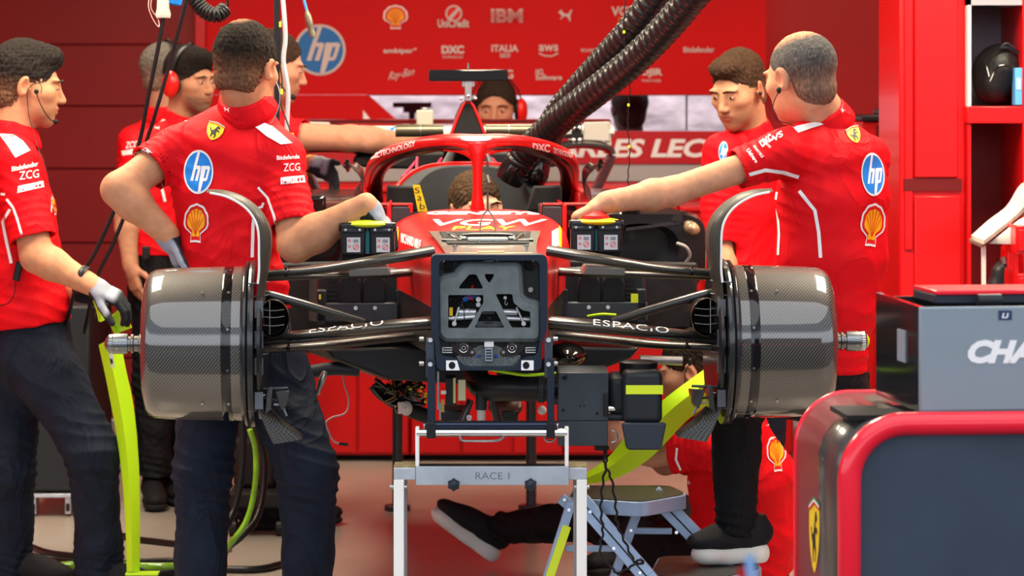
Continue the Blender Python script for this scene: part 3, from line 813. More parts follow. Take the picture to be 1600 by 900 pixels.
wall_logo('sponsor_lettering', [(T('OJIR', (1000, 121), (35, 0), (0, -14), bold=.04), SOFT), (T('PARTNER', (1003, 128), (30, 0), (0, -4), bold=.01), SOFT)])
wall_logo('team_shield', [(P2([(345, 44), (373, 40), (400, 44), (402, 100), (345, 100)]), SOFT), (P2([(347, 47), (373, 43), (399, 47), (400, 100), (347, 100)]), YEL), (P2([(345, 43), (373, 39), (400, 43), (400, 46), (373, 42), (345, 46)]), GRN)])

# row of low red cabinets along the back
def cabinet(px0, px1, py0, py1, Y, depth, label, doors=2, m=CABRED):
    xa, xb = xat(px0, Y), xat(px1, Y); za, zb = zat(py1, Y), zat(py0, Y)
    t = empty('tool_cabinet', ((xa+xb)/2, Y+depth/2, 0), label, 'cabinet', 'low red cabinets at the back of the garage')
    xa += .001; xb -= .001
    MB().bx((xa, Y, za), (xb, Y+depth, zb)).put('body', m, t, bev=.006)
    w = (xb-xa)/doors
    for i in range(doors):
        d = MB().bx((xa+w*i+.006, Y-.014, za+.012), (xa+w*(i+1)-.006, Y, zb-.05)).put('door', m, t, bev=.003)
        MB().bx((xa+w*i+w*.35, Y-.028, zb-.085), (xa+w*i+w*.65, Y-.016, zb-.07)).put('handle', BLACK, d, bev=.002)
    MB().bx((xa+.02, Y+.05, .0), (xb-.02, Y+depth-.05, za)).put('plinth', BLACKM, t)
    MB().bx((xa+.001, Y-.02, zb), (xb-.001, Y+depth, zb+.02)).put('top', m, t, bev=.004)
    return t
CY0 = 4.75
cabinet(478, 640, 300, 711, CY0, .6, 'low red tool cabinet at the back, seen under the left suspension')
cabinet(641, 880, 300, 711, CY0, .6, 'low red tool cabinet at the back, behind the jack stand', 3)
cabinet(881, 1060, 300, 711, CY0, .6, 'low red tool cabinet at the back, behind the black cooling blower')
cabinet(1061, 1240, 330, 711, CY0, .6, 'low red tool cabinet at the back, behind the man with folded sleeves at right')
# red counter with a device on it, right background
t = empty('counter_cabinet', (xat(1390, 4.2), 4.3, 0), 'red counter cabinet with dark top in the right background', 'cabinet')
Yc = 4.2
MB().bx((xat(1346, Yc), Yc, zat(640, Yc)), (xat(1470, Yc), Yc+.6, zat(190, Yc))).bx((xat(1350, Yc), Yc+.02, 0), (xat(1466, Yc), Yc+.58, zat(640, Yc)+.001)).put('body', CABRED, t, bev=.005)
MB().bx((xat(1345, Yc), Yc-.03, zat(189, Yc)), (xat(1470, Yc), Yc+.62, zat(180, Yc))).put('countertop', BLACK, t, bev=.006)
MB().bx((xat(1369, Yc), Yc-.006, zat(380, Yc)), (xat(1400, Yc), Yc+.02, zat(196, Yc))).put('niche_shade_panel', mat('niche_shade_red', (.10, .001, .002), .7), t)  # flat panel, the niche's inner shade is put into its dark red
t2 = empty('desk_phone', (xat(1390, Yc), Yc+.1, zat(180, Yc)), 'black desk device standing on the red counter at right', 'device')
MB().bx((xat(1376, Yc), Yc+.02, zat(180, Yc)+.001), (xat(1408, Yc), Yc+.25, zat(170, Yc))).put('base', BLACK, t2, bev=.006)
MB().sph((xat(1394, Yc), Yc+.13, zat(167, Yc)), (.04, .06, .045)).put('handset', BLACK, t2)
# drawers below the background device
t = empty('drawer_cabinet', (xat(1405, 2.9), 3.1, 0), 'red drawer unit low in the right background behind the bending man', 'cabinet')
Yd = 2.9
MB().bx((xat(1362, Yd), Yd, 0.0), (xat(1432, Yd), Yd+.5, zat(412, Yd))).put('body', CABRED, t, bev=.005)
for a, b in ((436, 414), (520, 438), (640, 522)):
    d = MB().bx((xat(1366, Yd), Yd-.012, zat(a, Yd)), (xat(1428, Yd), Yd, zat(b, Yd))).put('drawer', CABRED, t, bev=.003)
tag(MB().tube([W(1374, 398, 2.95), W(1440, 398, 2.95)], .032, 20).put('foam_roll', BLACK), 'dark roll lying on the red drawer unit at right', 'roll')

# tall locker, right
YL = 2.2
t = empty('tall_locker', (xat(1458, YL), YL+.25, 0), 'tall bright red locker right of the bending man in red shirt', 'locker')
MB().bx((xat(1405, YL), YL, 0), (xat(1510, YL), YL+.55, 2.6)).put('body', RED, t, bev=.008)
MB().bx((xat(1428, YL), YL-.018, zat(277, YL)), (xat(1496, YL), YL, 2.58)).put('upper_door', RED, t, bev=.004)
MB().bx((xat(1428, YL), YL-.018, .05), (xat(1500, YL), YL, zat(306, YL))).put('lower_door', RED, t, bev=.004)
MB().bx((xat(1413, YL), YL-.010, zat(390, YL)), (xat(1426, YL), YL, 2.58)).put('side_strip', RED, t, bev=.003)
MB().bx((xat(1412, YL), YL-.012, zat(298, YL)), (xat(1502, YL), YL-.002, zat(279, YL))).put('latch_shade_panel', mat('recess_shade_red', (.12, .001, .002), .6), t)  # flat slab, shade of the recess painted in as a darker red
# open shelf unit, far right
YS = 2.15
t = empty('open_shelf_unit', (xat(1560, YS), YS+.25, 0), 'red open shelf unit at the right edge with a grey lined upper cubby', 'shelf')
LIN = mat('blue_grey_lining', (.30, .31, .36), .6); xa, xb = xat(1512, YS), xat(1632, YS)
MB().bx((xa, YS+.42, zat(166, YS)), (xb, YS+.44, 2.6)).put('upper_back', LIN, t)
MB().bx((xa, YS, zat(166, YS)), (xa+.012, YS+.42, 2.6)).put('upper_side', WHITEB, t)
MB().bx((xa-.004, YS-.01, zat(193, YS)), (xb, YS+.44, zat(166, YS))).put('shelf', RED, t, bev=.004)
MB().bx((xa, YS+.42, 0), (xb, YS+.44, zat(194, YS))).put('lower_back', DKRED, t)
MB().bx((xa, YS, 0), (xa+.012, YS+.42, zat(194, YS))).put('lower_side', CABRED, t)
MB().bx((xat(1597, YS), YS-.012, 0), (xat(1604, YS), YS+.42, 2.6)).put('upright', RED, t, bev=.002)
MB().bx((xa, YS+.0, zat(8, YS)), (xat(1597, YS), YS+.42, zat(-6, YS))).put('top_shelf', LIN, t)
# backpack in the cubby
t = empty('backpack', (xat(1567, YS), YS+.15, zat(165, YS)), 'black backpack standing in the grey cubby at upper right', 'bag')
zb = zat(165, YS)
F_ = Field(.005)
F_.ell((xat(1572, YS), YS+.17, zb+.10), (.088, .11, .105), None, .03)
F_.ell((xat(1572, YS), YS+.13, zb+.13), (.08, .10, .085), None, .03)
F_.ell((xat(1560, YS), YS+.10, zb+.075), (.055, .06, .07), None, .02)
F_.plane((0, 0, zb+.004), (0, 0, -1))
sdf_mesh('bag_body', F_, mat('bag_nylon', (.008, .008, .009), .45, bump=.3, bscale=120), t, cloth_disp(.002, 4))
MB().tube(smoothpath([W(1546, 120, YS-.0), W(1542, 95, YS+.02), W(1556, 78, YS+.04), W(1578, 74, YS+.05), W(1594, 84, YS+.06)], 6), .0045, 8).put('zip', BLACKG, t)
MB().tube(smoothpath([W(1547, 128, YS-.005), W(1560, 104, YS-.0), W(1585, 103, YS+.0)], 6), .004, 8).put('front_zip', BLACKG, t)
MB().tube(smoothpath([W(1562, 76, YS+.05), W(1572, 68, YS+.05), W(1586, 76, YS+.05)], 5), .005, 8).put('carry_loop', BLACK, t)
t = empty('blue_box', (xat(1592, YS), YS+.02, zb), 'light blue box beside the black backpack on the shelf', 'box')
MB().bx((xat(1586, YS), YS-.002, zb+.002), (xat(1597, YS), YS+.06, zat(106, YS))).put('carton', mat('carton_blue', (.10, .38, .75), .5), t, bev=.002)
MB().bx((xat(1588, YS), YS-.004, zat(140, YS)), (xat(1595, YS), YS-.001, zat(122, YS))).put('carton_label', mat('pale_label', (.35, .6, .85), .5), t)
t = empty('storage_case', (xat(1552, YS), YS+.2, zat(-6, YS)), 'dark case hanging into view at the top of the shelf', 'case')
MB().bx((xat(1527, YS), YS+.04, zat(9, YS)), (xat(1577, YS), YS+.30, zat(-25, YS))).put('case_body', BLACK, t, bev=.01)
MB().bx((xat(1535, YS), YS+.034, zat(-4, YS)), (xat(1569, YS), YS+.042, zat(-8, YS))).put('case_latch', DKGREY, t)
# desk with papers
YP = 1.7
t = empty('writing_desk', (xat(1570, YP), YP+.2, 0), 'white edged sloping desk with dark edge below the shelf at right', 'desk')
MB()._add([W(1514, 374, YP-.02), W(1534, 382, YP-.06), W(1640, 300, YP+.30), W(1620, 280, YP+.36), W(1514, 378, YP-.02), W(1534, 387, YP-.06), W(1640, 305, YP+.30), W(1620, 286, YP+.36)], [(0,1,2,3),(4,7,6,5),(0,4,5,1),(1,5,6,2),(2,6,7,3),(3,7,4,0)]).put('desk_top', mat('desk_brown_edge', (.16, .09, .07), .4), t)
MB()._add([W(1545, 381, YP), W(1640, 384, YP), W(1640, 318, YP+.02), W(1590, 345, YP+.02)], [(0,1,2,3)]).put('side_panel', WHITEB, t).modifiers.new('s', 'SOLIDIFY').thickness = .01
MB().bx((xat(1534.5, YP), YP-.01, 0), (xat(1540, YP), YP+.02, zat(384, YP))).put('leg', WHITEB, t, bev=.002)
t = empty('paper_stack', W(1565, 345, YP+.1), 'stack of worn white papers lying on the sloping desk', 'papers')
for i in range(5):
    dz = i*1.4
    pts = smoothpath([(1519-i*.3, 373-dz, YP-.02), (1545, 349-dz, YP+.06), (1573, 327-dz, YP+.14), (1596, 296-dz*1.6, YP+.26), (1625, 292-dz*1.6, YP+.3)], 5)
    q = smoothpath([(1537+i*.2, 381-dz, YP-.06), (1562, 362-dz, YP+.02), (1588, 341-dz, YP+.10), (1612, 320-dz*1.6, YP+.22), (1636, 306-dz*1.6, YP+.26)], 5)
    rings = [[W(*a), W(*b), W(b[0], b[1]+1.2, b[2]), W(a[0], a[1]+1.2, a[2])] for a, b in zip(pts, q)]
    MB().loft(rings).put('sheet', mat('old_paper', (.62, .58, .50), .8, noise=.25, nscale=25), t, sharp=30)
t = empty('bottle_jug', W(1562, 430, 2.0), 'black sprayer bottle standing under the sloping desk', 'bottle')
F_ = Field(.004); b0 = V3(W(1560, 455, 2.0)); F_.cone(b0, V3(W(1566, 425, 2.0)), .045, .035, .01); F_.cone(V3(W(1566, 425, 2.0)), V3(W(1572, 408, 2.0)), .03, .015, .02)
sdf_mesh('bottle_body', F_, BLACK, t)
MB().cyl(W(1570, 412, 1.98), W(1567, 402, 1.98), .011).put('neck_ring', STEEL, t)
MB().cyl(W(1571, 430, 1.95), W(1573, 418, 1.95), .004).put('red_tab', SHR, t)
t = empty('oil_box', W(1582, 430, 1.95), 'red box with white fuel brand lettering below the desk at right edge', 'box')
ob = MB().bx((xat(1575, 1.95), 1.95, zat(475, 1.95)), (xat(1592, 1.95), 2.10, zat(388, 1.95))).put('box_body', RED, t, bev=.003)
decal('lettering', [(T('Shell', (1576, 442), (13, 0), (0, -20), bold=.03), WHITE), (T('V-P', (1576, 468), (13, 0), (0, -18), bold=.03), WHITE)], ob, t, maxlen=30)
for k, (pa, pb, a, b, lb) in enumerate(((1587, 1606, 353, 398, 'upper'), (1590, 1606, 428, 460, 'lower'))):
    t = empty('parts_drawer', W((pa+pb)/2, b, 1.6), f'{lb} of two plain red boxes at the right edge beside the desk', 'box')
    MB().bx((xat(pa, 1.6), 1.6, zat(b, 1.6)), (xat(pb, 1.6), 1.85, zat(a, 1.6))).put('box_body', RED, t, bev=.004)
    MB().bx((xat(pa+3, 1.6), 1.592, zat(b-6, 1.6)), (xat(pb-3, 1.6), 1.6, zat(a+6, 1.6))).put('front_plate', RED, t, bev=.002)
    MB().bx((xat(pa+1, 1.6), 1.62, 0.0), (xat(pa+5, 1.6), 1.66, zat(b, 1.6))).put('support_post', RED, t)

# flight case on castors behind the left man
YF = 3.1
t = empty('flight_case', (xat(92, YF), YF+.3, 0), 'dark grey flight case on castors behind the man at the left', 'case')
MB().bx((xat(38, YF), YF, zat(768, YF)), (xat(140, YF), YF+.6, zat(478, YF))).put('case_body', mat('case_dark_slate', (.014, .017, .020), .45), t, bev=.01)
MB().bx((xat(37, YF), YF-.01, zat(777, YF)), (xat(111, YF), YF+.6, zat(771, YF))).put('bottom_rail', ALU, t, bev=.002)
for px in (50, 104):
    c = MB().bx((xat(px-5, YF), YF+.03, zat(806, YF)), (xat(px+5, YF), YF+.09, zat(777, YF))).put('castor_fork', STEEL, t, bev=.003)
    MB().cyl((xat(px-3, YF), YF+.06, .035), (xat(px+3, YF), YF+.06, .035), .034).put('castor_wheel', RUBBER, c, bev=.004)
# dark equipment trolley behind the second man's legs
t = empty('equipment_trolley', (xat(390, 2.6), 2.8, 0), 'black equipment trolley with wheels behind the legs of the man in grey gloves', 'trolley')
MB().bx((xat(355, 2.6), 2.6, zat(795, 2.6)), (xat(445, 2.6), 3.2, zat(770, 2.6))).put('tray', BLACKM, t, bev=.01)
MB().bx((xat(360, 2.6), 2.7, zat(770, 2.6)), (xat(428, 2.6), 3.1, zat(690, 2.6))).put('box_body', BLACKM, t, bev=.02)
for px in (362, 436): MB().cyl((xat(px, 2.6)-.015, 2.66, .034), (xat(px, 2.6)+.015, 2.66, .034), .034).put('wheel', RUBBER, t, bev=.004)

# ------------------------------------------------------------------ hanging lines and hoses
def cord(name, pts, r, m, label, cat='cable', group=None, n=10, parent=None):
    o = MB().tube([Vector(p) for p in smoothpath([tuple(W(*p)) for p in pts], 8)], r, n).put(name, m, parent, sharp=180)
    if parent is None: tag(o, label, cat, group)
    return o
cord('hanging_cable', [(256, 20, 1.2), (250, 60, 1.2), (232, 150, 1.22), (216, 228, 1.25), (182, 320, 1.28), (148, 395, 1.3), (122, 440, 1.35), (100, 520, 1.5)], .0068, BLACK, 'black hanging cable below the white plug, left of its twin')
cord('hanging_cable', [(296, -30, 1.15), (290, 5, 1.15), (268, 90, 1.18), (242, 180, 1.2), (228, 224, 1.24), (200, 320, 1.28), (178, 378, 1.3), (150, 438, 1.35), (132, 520, 1.5)], .0062, BLACK, 'black hanging cable running up past the coiled hose, right of its twin')
t = empty('mains_plug', W(254, 28, 1.2), 'white industrial plug with blue socket hanging at top left', 'plug')
MB().lathe([(0, .022), (.012, .024), (.03, .0195), (.055, .019), (.085, .017), (.09, .012)], W(255, 28, 1.2), Vector((0, 0, 1)), 24).put('plug_body', OFFW, t)
MB().lathe([(0, .016), (.005, .026), (.03, .027), (.035, .02)], W(270, 8, 1.22), Vector((.2, 0, 1)), 24).put('blue_cap', BLUE, t)
cord('lanyard', [(235, -12, 1.19), (232, 10, 1.18), (239, 30, 1.18), (248, 42, 1.18), (247, 30, 1.19), (236, 12, 1.19), (239, -12, 1.19)], .0012, mat('pink_cord', (.75, .45, .42), .6), None, parent=t)
# coiled air hose top
hel = []
base = [Vector(W(*p)) for p in [(296, -26, 1.3), (304, -2, 1.3), (318, 16, 1.3), (338, 24, 1.3), (352, 14, 1.32)]]
bs = [Vector(p) for p in smoothpath([tuple(p) for p in base], 36)]
for i, p in enumerate(bs):
    tt = (bs[min(i+1, len(bs)-1)]-bs[max(i-1, 0)]).normalized(); a = i*2*math.pi/9
    u = tt.cross(Vector((0, 1, 0))).normalized(); v = tt.cross(u)
    hel.append(p+u*.021*math.cos(a)+v*.021*math.sin(a))
hel += [Vector(W(*p)) for p in [(356, 10, 1.32), (354, -6, 1.32), (350, -30, 1.32)]]
tag(MB().tube(hel, .0055, 8).put('coiled_hose', BLACK, sharp=180), 'black coiled air hose at the top edge, left of centre', 'hose')
t = empty('overhead_umbilical', W(447, 210, 1.6), 'grey hose and black strap hanging down behind the man in grey gloves', 'hose')
cord('grey_hose', [(440, -20, 1.6), (443, 10, 1.6), (446, 60, 1.6), (443, 95, 1.6), (450, 140, 1.6), (449, 180, 1.6), (447, 228, 1.6)], .0075, mat('grey_hose', (.42, .44, .48), .45), None, parent=t)
MB().bx((xat(428, 1.62), 1.62, zat(208, 1.62)), (xat(437, 1.62), 1.63, zat(-20, 1.62))).put('strap', BLACK, t)
cord('thin_wire', [(440, 30, 1.58), (437, 90, 1.58), (441, 130, 1.58), (438, 160, 1.58), (452, 200, 1.58), (458, 225, 1.58)], .0024, BLACK, None, parent=t)
for p in ((438, 38), (440, 143), (457, 212)): MB().box(W(p[0], p[1], 1.575), (.007, .007, .017)).put('yellow_tag', NEONY, t)
t = empty('air_line', W(487, 48, 1.2), 'blue air line with a brass quick coupling in front of the round blue logo', 'hose')
cord('blue_tube', [(470, -20, 1.2), (475, 0, 1.2), (480, 18, 1.2)], .0042, mat('blue_tube', (.05, .30, .75), .4), None, parent=t)
MB().lathe([(0, .006), (.01, .008), (.015, .0105), (.05, .0115), (.06, .0095), (.07, .011), (.085, .0105)], W(479, 16, 1.2), (Vector(W(487, 50, 1.2))-Vector(W(479, 16, 1.2))), 20).put('coupling', mat('old_brass', (.22, .19, .13), .35, metal=.8), t)
t = empty('tagged_wire', W(983, 290, 1.1), 'thin black wire with yellow tags hanging in front of the name banner', 'cable')
pp = [(977, -20, 1.1), (976, 20, 1.1), (975, 55, 1.1), (980, 100, 1.1), (985, 125, 1.1), (982, 165, 1.1), (981, 200, 1.1), (984, 240, 1.1), (981, 280, 1.1), (984, 292, 1.1)]
P_ = [Vector(p) for p in smoothpath([tuple(W(*p)) for p in pp], 10)]
MB().tube([p+Vector((.0016*math.sin(i*1.3), 0, 0)) for i, p in enumerate(P_)], .0019, 8).put('wire', BLACK, t, sharp=180)
for p in ((975, 50), (980, 108), (982, 164), (983, 229)): MB().box(W(p[0], p[1], 1.096), (.0075, .006, .009)).put('yellow_tag', NEONY, t)
# two corrugated hoses
def corr_hose(pts, label, end):
    P = [Vector(p) for p in smoothpath([tuple(W(*p)) for p in pts], 30)]
    # resample evenly
    D = [0]
    for a, b in zip(P, P[1:]): D.append(D[-1]+(b-a).length)
    n = int(D[-1]/.0052); Q = []; j = 0
    for i in range(n+1):
        d = D[-1]*i/n
        while j < len(D)-2 and D[j+1] < d: j += 1
        Q.append(P[j].lerp(P[j+1], (d-D[j])/max(1e-9, D[j+1]-D[j])))
    r = []
    for i in range(n+1):
        ph = (i*.0052/.030) % 1.0
        r.append(.0405+.0085*(abs(math.sin(math.pi*ph))**.6))
    t = empty('corrugated_hose', Q[-1], label, 'hose')
    MB().tube(Q, r, 28).put('hose_wall', mat('hose_rubber', (.010, .010, .011), .3, coat=.2), t, sharp=180)
    tt = (Q[-1]-Q[-6]).normalized()
    MB().lathe([(-.015, .044), (0, .047), (.03, .049), (.05, .045), (.052, .034), (.035, .030)], Q[-1], tt, 36).put('nozzle', BLACKG, t)
    return t
corr_hose([(1130, -60, .70), (1085, -8, .80), (1040, 45, .92), (990, 95, 1.05), (935, 140, 1.2), (880, 182, 1.38), (848, 212, 1.5), (820, 240, 1.58), (806, 262, 1.6)], 'black corrugated hose slanting to the halo, lower of the pair', 0)
corr_hose([(1090, -90, .95), (1028, -8, 1.05), (985, 50, 1.15), (945, 95, 1.28), (905, 140, 1.42), (872, 180, 1.55), (855, 215, 1.64), (843, 240, 1.68), (838, 258, 1.68)], 'black corrugated hose slanting to the halo, upper of the pair', 0)
# ------------------------------------------------------------------ the racing car (car coordinates: x right, y to the rear, z up)
CAR = empty('racing_car', (-0.062, 0, 0), 'red single-seater racing car without nose and wheels, raised on a jack stand', 'car')
WM[CAR.name] = Matrix.Translation((-0.062, 0, 0))
def cput(mb, name, m, parent=None, **k): return mb.put(name, m, parent if parent is not None else CAR, CARM, **k)
def clink(me, name, m, parent=None, **k): return link(name, me, m, parent if parent is not None else CAR, CARM, **k)
SGN = (-1, 1)
def S(yl): return FPX/(yl-CAMY)
def Z(py, yl=0.0): return EYE-(py-HORZ)/S(yl)
def X(px, yl=0.0):
    """offset from the car's centre line, measured on the right half"""
    return K(px, 400, yl).x
def supere(hw, zt, zb, n, e, y, crown=0.0, shoulder=1.0):
    out = []
    zc, hz = (zt+zb)/2, (zt-zb)/2
    for k in range(n):
        a = 2*math.pi*k/n; c, s_ = math.cos(a), math.sin(a)
        x = hw*math.copysign(abs(c)**(2/e), c); z = hz*math.copysign(abs(s_)**(2/e), s_)
        if s_ > 0: x *= 1-(1-shoulder)*(z/hz)**2
        out.append(Vector((x, y, zc+z+(crown*(1-(x/hw)**2) if s_ > 0 else 0))))
    return out
# --- drums, one group per side -------------------------------------------------
HUBZ = Z(535)
def drum(side):
    s = side
    xi, xo = .655, .924     # inboard flange, outboard face
    mb = MB()
    prof = [(0, .206), (.03, .2065), (.06, .206), (.14, .204), (.205, .2015), (.238, .198), (.254, .190), (.263, .176), (.268, .150), (.270, .10), (.271, .045)]
    mb.lathe(prof, (s*xi, 0, HUBZ), (s, 0, 0), 96)
    d = cput(mb, 'brake_drum_cover', C_DRUM, sharp=60)
    d['label'] = 'left glossy woven carbon brake drum' if s < 0 else 'right glossy woven carbon brake drum'
    mb = MB()
    mb.lathe([(-.030, .190), (-.030, .2215), (-.022, .2235), (-.016, .2215), (-.014, .214), (-.010, .2205), (-.004, .2205), (0, .2115), (.004, .209), (.004, .18)], (s*xi, 0, HUBZ), (s, 0, 0), 96)
    cput(mb, 'drum_flange', mat('flange_dark_carbon', (.016, .017, .019), .28, coat=.5), d, sharp=25)
    mb = MB(); mb.lathe([(.028, .2068), (.030, .2075), (.052, .2072), (.054, .2062)], (s*xi, 0, HUBZ), (s, 0, 0), 96)
    cput(mb, 'drum_band', BLACKG, d)
    mb = MB()
    for ang in range(-75, 255, 30):
        for xx in (.036, .105 if ang in (-45, 45) else .036):
            a = math.radians(ang); dr = Vector((0, -math.cos(a), math.sin(a)))
            c = Vector((s*(xi+xx), 0, HUBZ))+dr*.2065; mb.cyl(c, c+dr*.0022, .0042, .0036, 10)
    cput(mb, 'rivets', STEEL, d)
    # spindle with locking nut outside the face
    mb = MB(); mb.lathe([(-.02, .026), (.012, .026), (.014, .021), (.026, .021), (.028, .0255), (.034, .0255), (.036, .020), (.044, .020)], (s*(xi+.27), 0, HUBZ), (s, 0, 0), 32)
    sp_ = cput(mb, 'axle_spindle', TI, d, sharp=30)
    mb = MB(); mb.lathe([(.042, .018), (.043, .0265), (.058, .0275), (.082, .0270), (.084, .0255), (.088, .0255), (.096, .0215), (.102, .014), (.105, .006)], (s*(xi+.27), 0, HUBZ), (s, 0, 0), 40)
    nut = cput(mb, 'axle_nut', mat('nut_steel', (.23, .25, .27), .28, metal=.9), d, sharp=30)
    mb = MB()
    for k in range(24):
        a = 2*math.pi*k/24; dr = Vector((0, math.cos(a), math.sin(a)))
        mb.box(Vector((s*(xi+.27+.088), 0, HUBZ))+dr*.0245, (.010, .003, .003), Matrix.Rotation(a, 3, 'X'))
    cput(mb, 'nut_teeth', WHITE if s > 0 else STEEL, nut)
    mb = MB()
    for k in range(16):
        a = 2*math.pi*k/16; dr = Vector((0, math.cos(a), math.sin(a)))
        if k % 2: mb.box(Vector((s*(xi+.27+.070), 0, HUBZ))+dr*.0276, (.0018, .006, .001), Matrix.Rotation(a-math.pi/2, 3, 'X'))
    cput(mb, 'nut_marks', NEONY, nut)
    if s > 0:
        mb = MB(); mb.lathe([(.094, .0205), (.101, .017), (.106, .008), (.107, .001)], (s*(xi+.27), 0, HUBZ), (s, 0, 0), 32); cput(mb, 'green_cap', NEON, nut)
    return d
drums = [drum(-1), drum(1)]

# --- inboard brake duct: cake-tin plates, scoop and the tall curved deflector vane
def duct(side):
    s = side
    mb = MB(); mb.lathe([(-.050, .06), (-.050, .198), (-.044, .205), (-.036, .205), (-.034, .06)], (s*.652, .02, HUBZ), (s, 0, 0), 72)
    d = cput(mb, 'brake_duct_plate', mat('duct_satin_black', (.010, .011, .013), .3, coat=.3), sharp=30)
    mb = MB()
    for dz in (-.165, -.13, -.02, .03, .10, .135, .17):
        mb.tube([(s*.590, -.08, HUBZ+dz), (s*.618, -.14, HUBZ+dz), (s*.640, -.15, HUBZ+dz)], .0022, 8)
    for dz in (-.16, -.07, .0, .08): mb.bx((s*.600, -.155, HUBZ+dz), (s*.622, -.148, HUBZ+dz+.045))
    cput(mb, 'duct_wires', mat('wire_grey', (.16, .17, .19), .3, metal=.6), d)
    # inlet scoop
    c = Vector((s*.575, -.03, HUBZ+.079)); rings = []
    for t, kx in ((0, 1.0), (.012, 1.06), (.03, 1.0), (.10, .9), (.2, .8)):
        ring = []
        for k in range(36):
            a = 2*math.pi*k/36; rx = .037*(1.12 if s*math.cos(a) < 0 else .95); rz = .047*(1.1 if math.sin(a) < 0 else 1)
            ring.append(c+Vector((rx*kx*math.cos(a)*(1 if abs(math.sin(a)) < .98 else 1), t-.11, rz*kx*math.sin(a))))
        rings.append(ring)
    inner = [[c+(p-c)*.88+Vector((0, .004, 0)) for p in R] for R in rings[::-1]]
    mb = MB(); mb.loft(rings+inner, caps=False)
    sc_ = cput(mb, 'inlet_scoop', C_FINE, d, sharp=60)
    mb = MB(); mb.bx(c+Vector((-.03, .06, -.04)), c+Vector((.03, .065, .04))); cput(mb, 'scoop_throat', BLACKM, sc_)
    mb = MB()
    for dz in (-.018, .004, .022): mb.tube(smoothpath([c+Vector((-.034, -.108, dz)), c+Vector((0, -.112, dz-.003)), c+Vector((.03, -.108, dz))], 4), .0013, 6)
    mb.tube([c+Vector((s*.008, -.11, -.045)), c+Vector((s*.008, -.11, .045))], .0013, 6)
    cput(mb, 'scoop_grille', STEEL, sc_)
    # curved vane: two measured edges (left side of the photo), mirrored about the centre line
    O_ = [(323, 300, 0), (354, 307), (381, 322), (397, 341), (404, 363), (405, 400), (405, 425), (402, 456), (397.5, 522), (397, 593), (401, 629), (413, 662), (421, 680), (428, 693)]
    I_ = [(324, 296), (350, 298), (378, 308), (403, 328), (419, 354), (423, 381), (418, 425), (413, 456), (411, 522), (406, 593), (411, 627), (437, 660), (462, 678), (472, 687)]
    def q2(p): k = K(p[0], p[1], -.13); return (s*-k.x, k.z)
    O_ = smoothpath([q2(p) for p in O_], 6); I_ = smoothpath([q2(p) for p in I_], 6); n = len(O_); rings = []
    for i in range(n):
        f = i/(n-1); dep = .02+.13*min(1, f*4)
        A = Vector((O_[i][0], -.145, O_[i][1])); B = Vector((I_[i][0], -.120, I_[i][1]))
        M1 = A.lerp(B, .5)+Vector((0, -.006, 0))
        rings.append([A, M1, B, B+Vector((0, dep*.6, 0)), B.lerp(A, .35)+Vector((0, dep, 0)), A.lerp(B, .12)+Vector((0, dep, 0))])
    mb = MB(); mb.loft(rings)
    v = cput(mb, 'deflector_vane', C_VANE, d, sharp=35)
    e = [rings[i][0]+Vector((0, -.001, 0)) for i in range(1, int(n*.53))]
    mb = MB(); mb.tube(e, .0030, 8); cput(mb, 'white_edge', WHITE, v)
    # ribs on the foot
    mb = MB()
    for q in range(5):
        i0, i1 = int(n*.84), n-1; line = []
        for i in range(i0, i1+1):
            A, B, C_ = rings[i][0], rings[i][1], rings[i][2]; tq = .15+.17*q; line.append((A.lerp(B, tq*2) if tq < .5 else B.lerp(C_, tq*2-1))+Vector((0, -.0008, 0)))
        mb.tube(line, .0009, 6)
    cput(mb, 'foot_grooves', mat('wire_grey', (.16, .17, .19), .3), v)
    # small lower winglets between drum and vane
    mb = MB()
    def q3(px, py, y): k = K(px, py, y); return Vector((-s*k.x, k.y, k.z)) if True else k
    mb.tube([q3(410, 608, -.1), q3(450, 606, -.12)], .0035, 8)
    mb.tube([q3(410, 622, -.1), q3(438, 626, -.12)], .0035, 8)
    mb.tube(smoothpath([q3(428, 632, -.13), q3(440, 634, -.13), q3(448, 650, -.13)], 5), .0035, 8)
    w1 = cput(mb, 'winglet_bracket', mat('wire_grey', (.16, .17, .19), .3), d)
    g = [(418, 606), (426, 604), (424, 640), (414, 648)]
    rings = [[q3(px, py, y) for px, py in g] for y in (-.15, -.02)]
    mb = MB(); mb.loft(rings)
    g = [(430, 612), (452, 610), (449, 632), (440, 642), (436, 632)]
    rings = [[q3(px, py, y) for px, py in g] for y in (-.14, -.03)]; mb.loft(rings)
    cput(mb, 'lower_winglet', C_FINE, d, sharp=30, bev=.002)
    return d
ducts = [duct(-1), duct(1)]

# --- suspension arms
def arm(name, L, rad, m=C_FINE, par=None, label=None):
    """L: list of (px, py, yl) measured on the left; built on both sides"""
    out = []
    for s in SGN:
        P = []
        for px, py, y in L:
            k = K(px, py, y); P.append((-s*k.x, k.y, k.z))
        n_ = len(L)
        Pn = smoothpath(P, 6); R = smoothpath([(a, b) for a, b in rad], 6)
        mb = MB(); mb.tube([Vector(p) for p in Pn], [tuple(r) for r in R], 20, ax=(0, 0, 1))
        out.append(cput(mb, name, m, par))
    return out
up_f = arm('upper_wishbone_front_leg', [(412, 429, -.02), (450, 426, -.03), (520, 418, -.06), (600, 405, -.12), (676, 392, -.10)], [(.0105, .014), (.012, .020), (.0135, .030), (.0145, .034), (.015, .034)])
up_r = arm('upper_wishbone_rear_leg', [(412, 434, .02), (500, 431, .12), (600, 428, .26), (672, 423, .36)], [(.010, .014), (.0095, .024), (.0115, .030), (.013, .03)])
